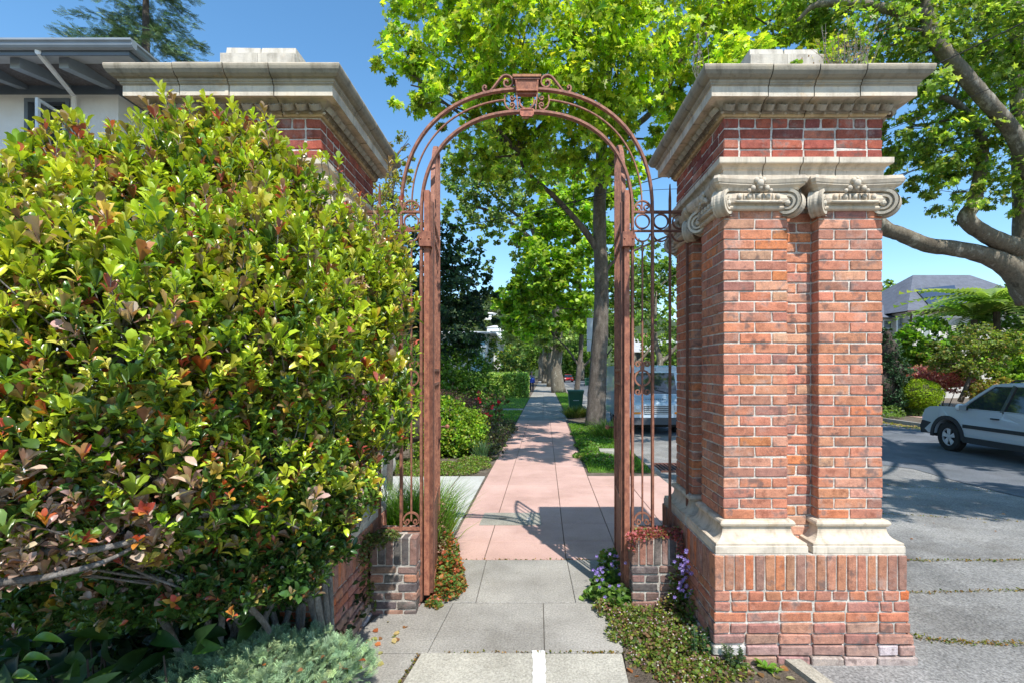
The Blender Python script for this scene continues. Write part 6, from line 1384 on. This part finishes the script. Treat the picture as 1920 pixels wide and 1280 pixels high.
root = house('white_house', 'white house with pale blue green bay and flat overhanging roof, left of the pavement', x0-3, x1, D, D+9, 0, z1+.2, .5, (.62, .63, .60), (.55, .56, .56), over=.9, wins=((.75, .8, 1.1, 1.3),))
mb = MB(); bx, bz = on_w(912, 640, D-.5); mb.box(x1-1.3, D-.35, 1.6, x1-.15, D-.001, z1, (.28, .50, .58)); mb.build('bay', M['stucco'], root)
mb = MB(); mb.box(x1-2.4, D-1.3, z1-1.6, x1+.2, D-1.25, z1-1.0, (.75, .76, .76)); [mb.box(x1-2.4+k*.2, D-1.26, z1-2.1, x1-2.37+k*.2, D-1.22, z1-1.6, (.7, .7, .7)) for k in range(13)]; mb.build('balcony_rail', M['wood'], root)
x0, z1 = on_w(915, 634, 62); root = house('white_house', 'second pale house farther along on the left, its roof edge above the yellowish shrubs', x0-1.5, at(938, 0, 62).x, 62, 70, 0, z1, .6, (.6, .6, .56), (.45, .46, .46), over=1.0, wins=((.3, .8, .9, 1.0),))
D = 78; x0, z1 = on_w(1194, 655, D); x1 = at(1345, 0, D).x
root = house('low_house', 'low house with a wide pale grey roof and brick chimney seen above the parked van', x0, x1+6, D, D+9, 0, z1-.3, 2.4, (.10, .10, .10), (.36, .37, .38), over=.7, hip=False, wins=())
mb = MB(); cx_, cz_ = on_w(1207, 640, D+3); mb.box(cx_-.5, D+2.5, 2, cx_+.5, D+3.5, EYE + (VY-626)*(D+3)/F, (.35, .16, .12)); mb.build('chimney', M['brick'], root)
# hill with houses, far away
mb = MB(); nx_, ny_ = 60, 16
for j in range(ny_):
    for i in range(nx_):
        x = -420 + 700*i/(nx_-1); y = 210 + 420*j/(ny_-1); t = j/(ny_-1)
        h = (math.sin(min(1, t*1.25)*PI/2)**1.6)*(66 + 16*math.sin(x*.011+1.2) - .10*(x+40) + 4*math.sin(x*.07)) + rnd.uniform(-1.2, 1.2)
        mb.v.append((x, y, h*1.0 - 2)); mb.c.append((.5, .75, .5))
for j in range(ny_-1):
    for i in range(nx_-1): mb.f.append((j*nx_+i, j*nx_+i+1, (j+1)*nx_+i+1, (j+1)*nx_+i))
tag(mb.build('hill', M['earth'], smooth=True), kind='structure')
def hz(x, y):
    t = (y-210)/420; return (math.sin(min(1, max(0, t)*1.25)*PI/2)**1.6)*(66 + 16*math.sin(x*.011+1.2) - .10*(x+40) + 4*math.sin(x*.07)) - 2
hc = [];
for _ in range(420):
    y = rnd.uniform(215, 560); x = rnd.uniform(-.16, .02)*y + rnd.uniform(-16, 30); hc.append((x, y, hz(x, y)+2, rnd.uniform(3.5, 7)))
woods('hillside_woods', 'wooded hillside far away beyond the end of the street', hc, 36000, 1.6, [(.10, .15, .06), (.14, .19, .08), (.20, .22, .11), (.07, .11, .05)])
for k, (px_, py_, D, w, lab) in enumerate(((927, 614, 300, 9, 'small white house on the distant hillside, lowest of three'), (936, 621, 290, 8, 'small cream house on the distant hillside right of the white one'), (919, 600, 380, 10, 'tiny pale house highest on the distant hillside'))):
    p = at(px_, py_, D); house('hill_house', lab, p.x-w/2, p.x+w/2, D, D+8, hz(p.x, D)-2, max(p.z, hz(p.x, D)+5), 1.5, (.75, .75, .72), (.5, .48, .46), wins=((.3, .8, 1.4, 1.6), (.7, .8, 1.4, 1.6)))

# ================================================================== VEHICLES
seed(91)
def wheel(mb_t, mb_r, x, y, z, r, w, side):
    n = 28; prof = [(r*.62, w/2), (r*.93, w/2), (r, w*.36), (r, -w*.36), (r*.93, -w/2), (r*.62, -w/2)]
    vs = [(x + t, y + a*math.cos(2*PI*k/n), z + a*math.sin(2*PI*k/n)) for k in range(n) for a, t in prof]; m = len(prof)
    mb_t.add(vs, [(k*m+i, ((k+1) % n)*m+i, ((k+1) % n)*m+(i+1) % m, k*m+(i+1) % m) for k in range(n) for i in range(m)], (.02, .02, .02))
    xo = x + side*w*.30
    mb_r.add([(xo-side*.03, y + r*.60*math.cos(2*PI*k/n), z + r*.60*math.sin(2*PI*k/n)) for k in range(n)], [tuple(range(n))], (.05, .05, .055))
    vs = [(xo + (side*.015 if j else -side*.02), y + q*math.cos(2*PI*k/n), z + q*math.sin(2*PI*k/n)) for k in range(n) for j, q in ((0, r*.63), (1, r*.63), (1, r*.56), (0, r*.56))]
    mb_r.add(vs, [(k*4+i, ((k+1) % n)*4+i, ((k+1) % n)*4+(i+1) % 4, k*4+(i+1) % 4) for k in range(n) for i in range(4)], (.50, .51, .53))
    for k in range(5):
        for d_ in (-.17, .17):
            a = 2*PI*k/5 + .3; u = Vector((0, math.cos(a+d_), math.sin(a+d_))); t = Vector((0, -u.z, u.y)); c0 = Vector((xo+side*.008, y, z)); v = []
            for e in (-.012, .012):
                for rr2, ww in ((r*.10, .018), (r*.58, .026)):
                    for s in (-1, 1): v.append(c0 + u*rr2 + t*s*ww + Vector((e, 0, 0)))
            mb_r.add(v, [(0,1,3,2), (4,6,7,5), (0,2,6,4), (1,5,7,3), (2,3,7,6), (0,4,5,1)], (.55, .56, .58))
    mb_r.ell((xo+side*.01, y, z), (.02, r*.14, r*.14), (.5, .51, .53), 10, 6)
# silver SUV driving away up the street. Local frame: +Y is its front, origin at the ground under its middle
def suv(loc, rz):
    root = empty('suv', loc, 'silver compact SUV with black lower cladding on the street at the right edge', 'car', rz=rz)
    SV = (.43, .47, .51); BK = (.035, .037, .04); hw = .86
    low = lambda x: None
    # body side sections along y: (y, sill, shoulder, roofline/hood height)
    bodyp = [(-2.22, .42), (-2.24, .80), (-2.16, 1.02), (-.9, 1.04), (.95, 1.04), (1.12, 1.05), (1.62, 1.04), (1.96, 1.01), (2.12, .93), (2.19, .76), (2.20, .44)]
    def arch(yc, r, n=12): return [(yc + r*math.cos(a), .33 + r*math.sin(a)) for a in np.linspace(.12, PI-.12, n)]
    fa, ra = arch(1.36, .415), arch(-1.26, .415)
    bottom = [(2.20, .42)] + [(2.16, .36)] + fa + [(.90, .33), (-.82, .33)] + ra + [(-2.2, .38)]
    poly = bodyp + bottom[1:]
    def bulge(a, b, t):  # tumble the flanks slightly inwards towards the top and ends
        k = 1 - .05*max(0, (b - .8)/.25) - .035*(abs(a)/2.2)**6 - .02*max(0, (.5-b)/.2); return (t*k, a, b)
    mb = MB(); mb.prism(poly, bulge, -hw, hw, SV)
    body = local(mb, 'body', M['gloss'], root)
    # greenhouse with glass and pillars
    gb = [(1.0, 1.0), (-2.16, 1.01)]; gt = [(.30, 1.585), (-2.0, 1.60)]
    mb = MB(); wb, wt = .80, .64
    mb.hexa([(-wb, gb[0][0], gb[0][1]), (wb, gb[0][0], gb[0][1]), (wb, gb[1][0], gb[1][1]), (-wb, gb[1][0], gb[1][1])], [(-wt, gt[0][0], gt[0][1]), (wt, gt[0][0], gt[0][1]), (wt, gt[1][0], gt[1][1]), (-wt, gt[1][0], gt[1][1])], (.02, .03, .03))
    local(mb, 'window_glass', M['glass'], root)
    def onside(y, z, s, out=.012):
        t = (z - 1.0)/.59; return Vector((s*(wb + (wt-wb)*t + out), y, z))
    mb = MB()
    for s in (-1, 1):
        for pts, w, c in (([(1.06, 1.02), (.66, 1.32), (.32, 1.56)], .055, SV), ([(.32, 1.565), (-.9, 1.60), (-2.0, 1.585)], .05, SV), ([(-.02, 1.0), (-.10, 1.3), (-.16, 1.57)], .075, BK), ([(-1.05, 1.0), (-1.1, 1.3), (-1.14, 1.57)], .06, BK), ([(-2.12, 1.0), (-2.0, 1.58)], .16, SV), ([(1.05, .998), (-2.1, 1.008)], .03, BK)):
            P = [onside(y, z, s) for y, z in pts]
            for a, b in zip(P, P[1:]):
                d = (b-a).normalized(); n_ = Vector((s*.97, 0, .24)).normalized(); t = d.cross(n_).normalized()*w/2; o = n_*.012
                mb.add([a-t-o, a+t-o, b+t-o, b-t-o, a-t+o, a+t+o, b+t+o, b-t+o], [(0,1,2,3), (7,6,5,4), (0,4,5,1), (1,5,6,2), (2,6,7,3), (3,7,4,0)], c)
    local(mb, 'window_pillar', M['gloss'], root)
    mb = MB(); rp = [(.42, 1.545), (.17, 1.610), (-.8, 1.665), (-1.8, 1.655), (-2.1, 1.60), (-2.0, 1.56), (.3, 1.54)]
    mb.prism(rp, lambda a, b, t: (t*(1 - .10*max(0, (b-1.58)/.08)), a, b), -.655, .655, SV); local(mb, 'roof', M['gloss'], root)
    mb = MB()
    for s in (-1, 1): mb.tube([(s*.60, .0, 1.625), (s*.60, -.1, 1.675), (s*.60, -1.5, 1.685), (s*.60, -1.62, 1.64)], .017, 6, BK)
    local(mb, 'roof_rail', M['rubber'], root)
    # black cladding: arches, sill, bumpers, rub strip
    for yc in (1.36, -1.26):
        mb = MB(); 
        for s in (-1, 1): ribbon(mb, [(yc + .46*math.cos(a), .33 + .46*math.sin(a)) for a in np.linspace(-.05, PI+.05, 18)], .085, .03, (s*(hw+.005), 0, 0), (0, 1, 0), (0, 0, 1), (1, 0, 0), c=BK)
        local(mb, 'wheel_arch', M['rubber'], root)
    mb = MB(); mb.box(-hw-.015, -.80, .27, hw+.015, .90, .40, BK); local(mb, 'sill', M['rubber'], root)
    mb = MB(); mb.prism([(1.80, .36), (2.24, .34), (2.27, .50), (2.20, .66), (1.84, .62)], lambda a, b, t: (t, a, b), -.83, .83, BK); local(mb, 'front_bumper', M['rubber'], root)
    mb = MB(); mb.prism([(-1.72, .34), (-2.26, .34), (-2.28, .58), (-2.2, .62), (-1.74, .60)], lambda a, b, t: (t, a, b), -.85, .85, BK); local(mb, 'rear_bumper', M['rubber'], root)
    mb = MB()
    for s in (-1, 1): mb.box(s*(hw-.002)-.018, -1.62+.85, .60, s*(hw-.002)+.018, .90, .675, BK)
    local(mb, 'rub_strip', M['rubber'], root)
    # doors: seams, handles
    for (ya, yb, ym) in ((.93, -.06, .08), (-.08, -.98, -.86)):
        for s in (-1, 1):
            a_, b_ = ya - .012, yb + .012
            lo = [(a_, .42), (a_, 1.015), (b_, 1.015), (b_, .42)] if yb > -.5 else [(a_, .42), (a_, 1.015), (b_ - .05, 1.015), (b_ - .03, .78), (b_ + .13, .62), (b_ + .19, .42)]
            mb = MB(); mb.prism(lo, lambda a, b, t: bulge(a, b, s*(hw + t)), -.03, .006, SV); d_ = local(mb, 'door', M['gloss'], root)
            mb = MB(); mb.box(s*.868-.018, ym-.09, .855, s*.868+.018, ym+.09, .885, BK); local(mb, 'handle', M['rubber'], d_)
    mb = MB()
    for s in (-1, 1): mb.ell((s*.98, .83, 1.06), (.10, .07, .085), (.62, .64, .66), 10, 7); mb.box(s*.88-.05, .80, 1.0, s*.88+.05, .86, 1.05, BK)
    mi = local(mb, 'wing_mirror', M['gloss'], root, True)
    mb = MB(); [mb.box(s*.98-.075, .755, 1.0, s*.98+.075, .765, 1.115) for s in (-1, 1)]; local(mb, 'mirror_glass', M['glass_pale'], mi)
    mb = MB(); [mb.ell((s*.66, 2.07, .80), (.15, .12, .07), (.7, .72, .74), 10, 6) for s in (-1, 1)]; local(mb, 'headlight', M['gloss'], root, True)
    mb = MB(); [mb.box(s*.80-.05, -2.22, .9, s*.80+.05, -2.1, 1.45, (.4, .02, .02)) for s in (-1, 1)]; local(mb, 'tail_light', M['gloss'], root)
    for (x, y) in ((-.74, 1.36), (.74, 1.36), (-.74, -1.26), (.74, -1.26)):
        a, b = MB(), MB(); wheel(a, b, x, y, .335, .335, .21, 1 if x > 0 else -1); w_ = local(a, 'wheel', M['rubber'], root); local(b, 'rim', M['gloss'], w_)
    mb = MB(); mb.box(-.78, -2.0, .30, .78, 2.0, .62, (.015, .015, .015)); local(mb, 'underbody', M['rubber'], root)
    mb = MB(); [mb.ell((s*.36, -.15, 1.05), (.22, .10, .28), (.05, .09, .16), 10, 7) for s in (-1, 1)]; local(mb, 'seat', M['cloth'], root, True)
    root.scale = (1.05, 1.05, 1.07)
    return root
fw = at(1776, 817, 12.25)
suv((fw.x + .84, fw.y - 1.45, -.155), R(-3))
# boxy delivery van facing us. Local: front is -Y
def van(loc):
    root = empty('delivery_van', loc, 'boxy white delivery van parked at the kerb facing the gate, behind the right fence bars', 'van')
    VB = (.42, .52, .62); DK = (.05, .055, .06); hw = .95  # blue-grey body, partly the van's shade put into its colour
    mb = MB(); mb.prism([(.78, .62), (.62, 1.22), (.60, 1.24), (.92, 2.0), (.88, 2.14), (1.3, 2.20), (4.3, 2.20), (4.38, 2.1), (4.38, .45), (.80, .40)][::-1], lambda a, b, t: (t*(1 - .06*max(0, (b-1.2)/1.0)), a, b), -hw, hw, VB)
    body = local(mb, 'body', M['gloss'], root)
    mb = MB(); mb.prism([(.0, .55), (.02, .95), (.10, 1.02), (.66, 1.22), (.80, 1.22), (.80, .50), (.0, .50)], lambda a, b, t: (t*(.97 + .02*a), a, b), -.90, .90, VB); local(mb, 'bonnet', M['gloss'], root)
    mb = MB(); 
    def ws(x, z, o=.012): y = .60 + (z-1.24)*(.32/.76); return (x, y - o, z)
    mb.add([ws(-.80, 1.27), ws(.80, 1.27), ws(.76, 1.95), ws(-.76, 1.95)], [(0, 1, 2, 3)], (.02, .03, .03)); local(mb, 'windscreen', M['glass'], root)
    mb = MB()
    for x in (-.4, .28): 
        a = Vector(ws(x+.3, 1.27, .03)); b = Vector(ws(x-.18, 1.40, .03)); mb.tube([a, a.lerp(b, .5) + Vector((0, -.01, .01)), b], .010, 5, DK)
    local(mb, 'wiper', M['rubber'], root)
    mb = MB(); mb.box(-.42, -.012, .66, .42, .004, .92, DK)
    g = local(mb, 'grille', M['rubber'], root)
    mb = MB()
    for k in range(4): mb.box(-.42, -.028, .685 + k*.062, .42, -.0125, .705 + k*.062, (.62, .66, .7))
    local(mb, 'grille_bar', M['gloss'], g)
    for s in (-1, 1):
        mb = MB(); mb.box(s*.64-.11, -.02, .78, s*.64+.11, .005, .93, (.55, .57, .6)); mb.ell((s*.64, -.02, .855), (.075, .03, .065), (.75, .78, .8), 12, 7); local(mb, 'headlight', M['gloss'], root, True)
        mb = MB(); mb.box(s*.66-.13, -.02, .66, s*.66+.13, .0, .725, (.75, .24, .02)); local(mb, 'indicator', M['gloss'], root)
        mb = MB(); mb.box(s*1.08-.07, .52, 1.25, s*1.08+.07, .56, 1.62, (.06, .06, .06)); mb.tube([(s*.94, .62, 1.3), (s*1.05, .56, 1.35)], .012, 5, DK); mb.tube([(s*.94, .62, 1.7), (s*1.05, .56, 1.58)], .012, 5, DK); local(mb, 'wing_mirror', M['rubber'], root)
        mb = MB(); mb.box(s*.945-.012, .98, 1.3, s*.945+.012, 1.75, 1.95, (.03, .04, .04)); local(mb, 'side_window', M['glass'], root)
    mb = MB(); mb.box(-.93, -.10, .34, .93, .10, .55, (.07, .075, .085)); local(mb, 'bumper', M['rubber'], root)
    mb = MB(); [mb.box(-.30 + k*.066, .30 + .0, 1.105, -.268 + k*.066, .33, 1.118, DK) for k in range(9)]; local(mb, 'vent', M['rubber'], root)
    # faded number row over the windscreen
    mb = MB()
    segs = {'0': 'abcdef', '3': 'abcdg'}; geo = {'a': (0, 1, 1, 1), 'b': (1, .5, 1, 1), 'c': (1, 0, 1, .5), 'd': (0, 0, 1, 0), 'e': (0, 0, 0, .5), 'f': (0, .5, 0, 1), 'g': (0, .5, 1, .5)}
    for i, ch in enumerate('03'):
        for q in segs[ch]:
            x0_, z0_, x1_, z1_ = geo[q]; X0 = .02 + i*.09; mb.box(X0 + x0_*.05 - .008, .885, 2.035 + z0_*.07 - .008, X0 + x1_*.05 + .008, .905, 2.035 + z1_*.07 + .008, (.25, .28, .32))
    local(mb, 'number', M['paint'], root)
    for (x, y) in ((-.78, .72), (.78, .72), (-.78, 3.4), (.78, 3.4)):
        a, b = MB(), MB(); wheel(a, b, x, y, .34, .34, .2, 1 if x > 0 else -1); w_ = local(a, 'wheel', M['rubber'], root); local(b, 'rim', M['gloss'], w_)
    mb = MB(); mb.box(-.7, .3, .22, .7, 4.2, .5, (.015, .015, .015)); local(mb, 'underbody', M['rubber'], root)
    return root
vp = at(1230, 0, 15.3); van((vp.x + .05, 15.3, -.155))
# small red car and dark parked cars far down the street
def small_car(name, loc, c, label, rz=0, group=None, sc_=1.0):
    root = empty(name, loc, label, 'car', group, rz)
    prof = [(-2.1, .35), (-2.12, .75), (-1.9, .92), (-1.3, .95), (1.0, .90), (1.9, .78), (2.1, .6), (2.1, .33)]
    mb = MB(); mb.prism(prof[::-1], lambda a, b, t: (t*(1-.03*(abs(a)/2.1)**4), a, b), -.86, .86, c); local(mb, 'body', M['gloss'], root)
    mb = MB(); mb.hexa([(-.78, .9, .9), (.78, .9, .9), (.78, -1.7, .93), (-.78, -1.7, .93)], [(-.6, .2, 1.38), (.6, .2, 1.38), (.6, -1.2, 1.40), (-.6, -1.2, 1.40)], (.02, .02, .025)); local(mb, 'window_glass', M['glass'], root)
    mb = MB(); mb.box(-.61, -1.22, 1.385, .61, .22, 1.43, c); local(mb, 'roof', M['gloss'], root)
    for x, y in ((-.76, 1.3), (.76, 1.3), (-.76, -1.3), (.76, -1.3)):
        a, b = MB(), MB(); wheel(a, b, x, y, .31, .31, .2, 1 if x > 0 else -1); w_ = local(a, 'wheel', M['rubber'], root); local(b, 'rim', M['gloss'], w_)
    for s in (-1, 1):
        mb = MB(); mb.box(s*.65-.14, 2.06, .6, s*.65+.14, 2.12, .74, (.8, .8, .75)); local(mb, 'headlight', M['gloss'], root)
p = at(1065, 0, 92); small_car('red_car', (p.x, 92, -.155), (.45, .02, .02), 'small red car far down the street coming towards the gate', PI)
p = at(1134, 0, 40); small_car('dark_car', (p.x+.6, 44, -.155), (.03, .03, .035), 'dark car parked behind the delivery van', 0)
p = at(1113, 0, 70); small_car('dark_car', (p.x, 70, -.155), (.05, .05, .055), 'dark car far along the street, left of the other dark car', 0)
p = at(950, 0, 52); small_car('red_truck', (p.x-.4, 41.5, .0), (.55, .04, .03), 'red car with pale roof half hidden behind the clipped hedge', PI/2)
# ================================================================== STREET THINGS
seed(95)
def bin_(x, y, label, s=1.0, group=None):
    root = empty('wheeled_bin', (x, y, 0), label, 'bin', group); GB = (.02, .10, .055)
    mb = MB(); mb.hexa([(-.26*s, -.28*s, .06), (.26*s, -.28*s, .06), (.26*s, .26*s, .06), (-.26*s, .26*s, .06)], [(-.33*s, -.36*s, .92*s), (.33*s, -.36*s, .92*s), (.33*s, .34*s, .92*s), (-.33*s, .34*s, .92*s)], GB); local(mb, 'tub', M['paint'], root)
    mb = MB(); mb.box(-.345*s, -.375*s, .84*s, .345*s, -.36*s, .925*s, GB); mb.box(-.345*s, -.37*s, .905*s, .345*s, .37*s, .925*s, GB); local(mb, 'rim', M['paint'], root)
    mb = MB(); mb.prism([(-.40, .93), (-.38, .975), (-.1, 1.01), (.3, 1.0), (.38, .95), (.38, .93)][::-1], lambda a, b, t: (t, a*s, b*s), -.36*s, .36*s, GB); local(mb, 'lid', M['paint'], root)
    mb = MB(); mb.box(-.13*s, -.335*s, .52*s, .13*s, -.322*s, .55*s, (.5, .55, .52)); local(mb, 'sticker', M['paint'], root)
    for q in (-1, 1):
        mb = MB(); mb.tube([(q*.30*s-.03, .27*s, .11), (q*.30*s+.03, .27*s, .11)], .11, 14, (.02, .02, .02)); local(mb, 'wheel', M['rubber'], root)
p = at(1079, 0, 22.3); bin_(p.x, 22.3, 'large dark green wheeled bin with lid, at the pavement edge')
p = at(1101, 0, 62); bin_(p.x, 62, 'small green bin on the far side of the street', 1.0)
# parking sign seen from behind
p = at(1115.5, 0, 19.6); root = empty('street_sign', (p.x, 19.6, 0), 'tall grey back of a street sign on a slim pole, left of the maple trunk', 'street sign')
mb = MB(); mb.tube([(p.x, 19.6, -.1), (p.x, 19.6, at(0, 597, 19.6).z + .05)], .03, 8, (.40, .46, .52)); mb.build('pole', M['paint'], root)
zt_, zm_, zb_ = at(0, 597, 19.6).z, at(0, 638, 19.6).z, at(0, 658, 19.6).z
for a, b in ((zm_ + .01, zt_), (zb_, zm_ - .01)):
    mb = MB(); mb.box(p.x-.33, 19.55, a, p.x+.20, 19.565, b, (.42, .47, .54)); mb.build('sign_plate', M['paint'], root)
# overhead cables
def cable(name, pts, r, label):
    mb = MB(); sp = spline(pts, 10); mb.tube(sp, r, 5, (.02, .02, .02)); o = mb.build(name, M['rubber']); tag(o, label, 'cable', 'overhead cables')
cable('cable', [at(600, 470, 17), at(820, 432, 15), at(1000, 398, 13.2), at(1180, 350, 11.8), at(1300, 312, 11), at(1540, 220, 10), at(1765, 117, 9.2), at(1920, 42, 8.6), at(2200, -100, 7.6)], .012, 'black overhead cable sagging across behind the arch and up to the right')
cable('cable', [at(600, 488, 17.5), at(840, 440, 15.5), at(1000, 408, 14), at(1180, 362, 12.2), at(1400, 340, 11.6), at(1700, 230, 11), at(1920, 140, 10)], .007, 'thin lower cable hanging just beneath the thick black one')
# walking person far along the pavement
def person(x, y):
    root = empty('person', (x, y, 0), 'distant person in grey top and dark trousers walking on the pavement', 'person')
    def skin(name, verts, edges, rad, mat, parent, c):
        me = bpy.data.meshes.new(name); me.from_pydata(verts, edges, []); o = bpy.data.objects.new(name, me); col.objects.link(o)
        m_ = o.modifiers.new('skin', 'SKIN'); m_.use_smooth_shade = True; s_ = o.modifiers.new('sub', 'SUBSURF'); s_.levels = s_.render_levels = 2
        for i, r in enumerate(rad): o.data.skin_vertices[0].data[i].radius = (r[0], r[1]) if hasattr(r, '__len__') else (r, r)
        o.data.skin_vertices[0].data[0].use_root = True
        dg = bpy.context.evaluated_depsgraph_get(); me2 = bpy.data.meshes.new_from_object(o.evaluated_get(dg)); bpy.data.objects.remove(o)
        ca = me2.color_attributes.new('Col', 'FLOAT_COLOR', 'POINT'); a = np.ones((len(me2.vertices), 4), np.float32); a[:, :3] = c; ca.data.foreach_set('color', a.ravel())
        me2.materials.clear(); return link(name, me2, M[mat], parent)
    V = [(0, 0, .95), (0, 0, 1.15), (0, 0, 1.38), (0, 0, 1.50), (0, -.02, 1.56), (0, -.03, 1.66), (0, -.01, 1.74),
         (.10, 0, .90), (.11, -.10, .50), (.11, -.06, .09), (.11, -.20, .04), (-.10, 0, .90), (-.11, .06, .50), (-.11, .22, .12), (-.11, .12, .05),
         (.19, 0, 1.40), (.26, .05, 1.12), (.25, -.06, .88), (.25, -.09, .80), (-.19, 0, 1.40), (-.26, -.04, 1.12), (-.23, -.16, .92), (-.22, -.19, .84)]
    E = [(0,1),(1,2),(2,3),(3,4),(4,5),(5,6),(0,7),(7,8),(8,9),(9,10),(0,11),(11,12),(12,13),(13,14),(2,15),(15,16),(16,17),(17,18),(2,19),(19,20),(20,21),(21,22)]
    Rr = [(.15,.10),(.13,.09),(.16,.10),.055,.06,(.085,.10),(.07,.08),.085,.062,.045,.04,.085,.062,.045,.04,.06,.045,.035,.04,.06,.045,.035,.04]
    skin('body', V, E, Rr, 'cloth', root, (.42, .26, .19))
    skin('jacket', [V[0], V[1], V[2], (0, 0, 1.47), V[15], V[16], V[17], V[19], V[20], V[21]], [(0,1),(1,2),(2,3),(2,4),(4,5),(5,6),(2,7),(7,8),(8,9)], [(.175,.125),(.155,.115),(.185,.125),.075,.078,.062,.05,.078,.062,.05], 'cloth', root, (.30, .31, .34))
    skin('trousers', [(0, 0, .93), V[7], V[8], V[9], V[11], V[12], V[13]], [(0,1),(1,2),(2,3),(0,4),(4,5),(5,6)], [(.16,.115),.098,.078,.062,.098,.078,.062], 'cloth', root, (.03, .035, .06))
    mb = MB(); mb.ell((0, .0, 1.755), (.10, .115, .07), (.25, .2, .17), 10, 6); mb.ell((0, .05, 1.69), (.095, .08, .10), (.25, .2, .17), 10, 6); local(mb, 'hair', M['cloth'], root, True)
    mb = MB(); [mb.ell((s*.035, -.125, 1.69), (.012, .01, .008), (.05, .04, .04), 6, 4) for s in (-1, 1)]; mb.ell((0, -.14, 1.66), (.014, .022, .022), (.45, .27, .2), 6, 4); mb.ell((0, -.125, 1.61), (.028, .01, .008), (.4, .15, .13), 6, 4); local(mb, 'face', M['cloth'], root, True)
    mb = MB(); [mb.ell((s*.11, -.13 + (.0 if s > 0 else .24), .045), (.05, .13, .045), (.02, .02, .02), 8, 5) for s in (-1, 1)]; local(mb, 'shoe', M['rubber'], root, True)
p = at(997, 0, 43.5); person(p.x, 43.5)
root = empty('shoulder_bag', (p.x, 43.35, .8), 'blue bag slung across the front of the distant walking person', 'bag')
mb = MB(); mb.prism([(-.16, 1.28), (.20, 1.22), (.24, .88), (.12, .80), (-.18, .86)], lambda a, b, t: (p.x + a + .03, t, b), 43.27, 43.37, (.03, .07, .35)); mb.build('bag_body', M['cloth'], root)
mb = MB(); ribbon(mb, [(.18, 1.22), (-.02, 1.40), (-.12, 1.48)], .04, .01, (p.x, 43.36, 0), c=(.03, .06, .3)); mb.build('strap', M['cloth'], root)

# pieces that repeat on a thing become parts of their own
def split_loose(names):
    for o in list(bpy.data.objects):
        if o.type != 'MESH' or o.name.split('.')[0] not in names: continue
        me = o.data; n = len(me.vertices); par_ = list(range(n))
        def find(a):
            while par_[a] != a: par_[a] = par_[par_[a]]; a = par_[a]
            return a
        for e in me.edges:
            a, b = find(e.vertices[0]), find(e.vertices[1])
            if a != b: par_[a] = b
        groups = {}
        for i in range(n): groups.setdefault(find(i), []).append(i)
        if len(groups) < 2: continue
        cols_ = np.zeros(n*4, np.float32); me.color_attributes['Col'].data.foreach_get('color', cols_); cols_ = cols_.reshape(-1, 4)
        polys = {}
        for p in me.polygons: polys.setdefault(find(p.vertices[0]), []).append(tuple(p.vertices))
        for k, (g, vi) in enumerate(groups.items()):
            mp = {v: j for j, v in enumerate(vi)}; m2 = bpy.data.meshes.new(o.name.split('.')[0])
            m2.from_pydata([tuple(me.vertices[v].co) for v in vi], [], [tuple(mp[v] for v in f) for f in polys.get(g, [])])
            ca = m2.color_attributes.new('Col', 'FLOAT_COLOR', 'POINT'); ca.data.foreach_set('color', cols_[vi].ravel())
            m2.materials.append(me.materials[0]); 
            if k == 0: o.data = m2
            else:
                c = bpy.data.objects.new(o.name.split('.')[0], m2); col.objects.link(c); c.parent = o.parent; c.matrix_parent_inverse = o.matrix_parent_inverse.copy()
split_loose({'bar', 'cross_rail', 'scroll', 'keystone_scroll', 'rub_strip', 'wheel_arch', 'roof_rail', 'headlight', 'tail_light', 'seat', 'wiper', 'grille_bar', 'middle_arch', 'hand_hole', 'hinge_post', 'volute_', 'downpipe', 'mirror_glass'})
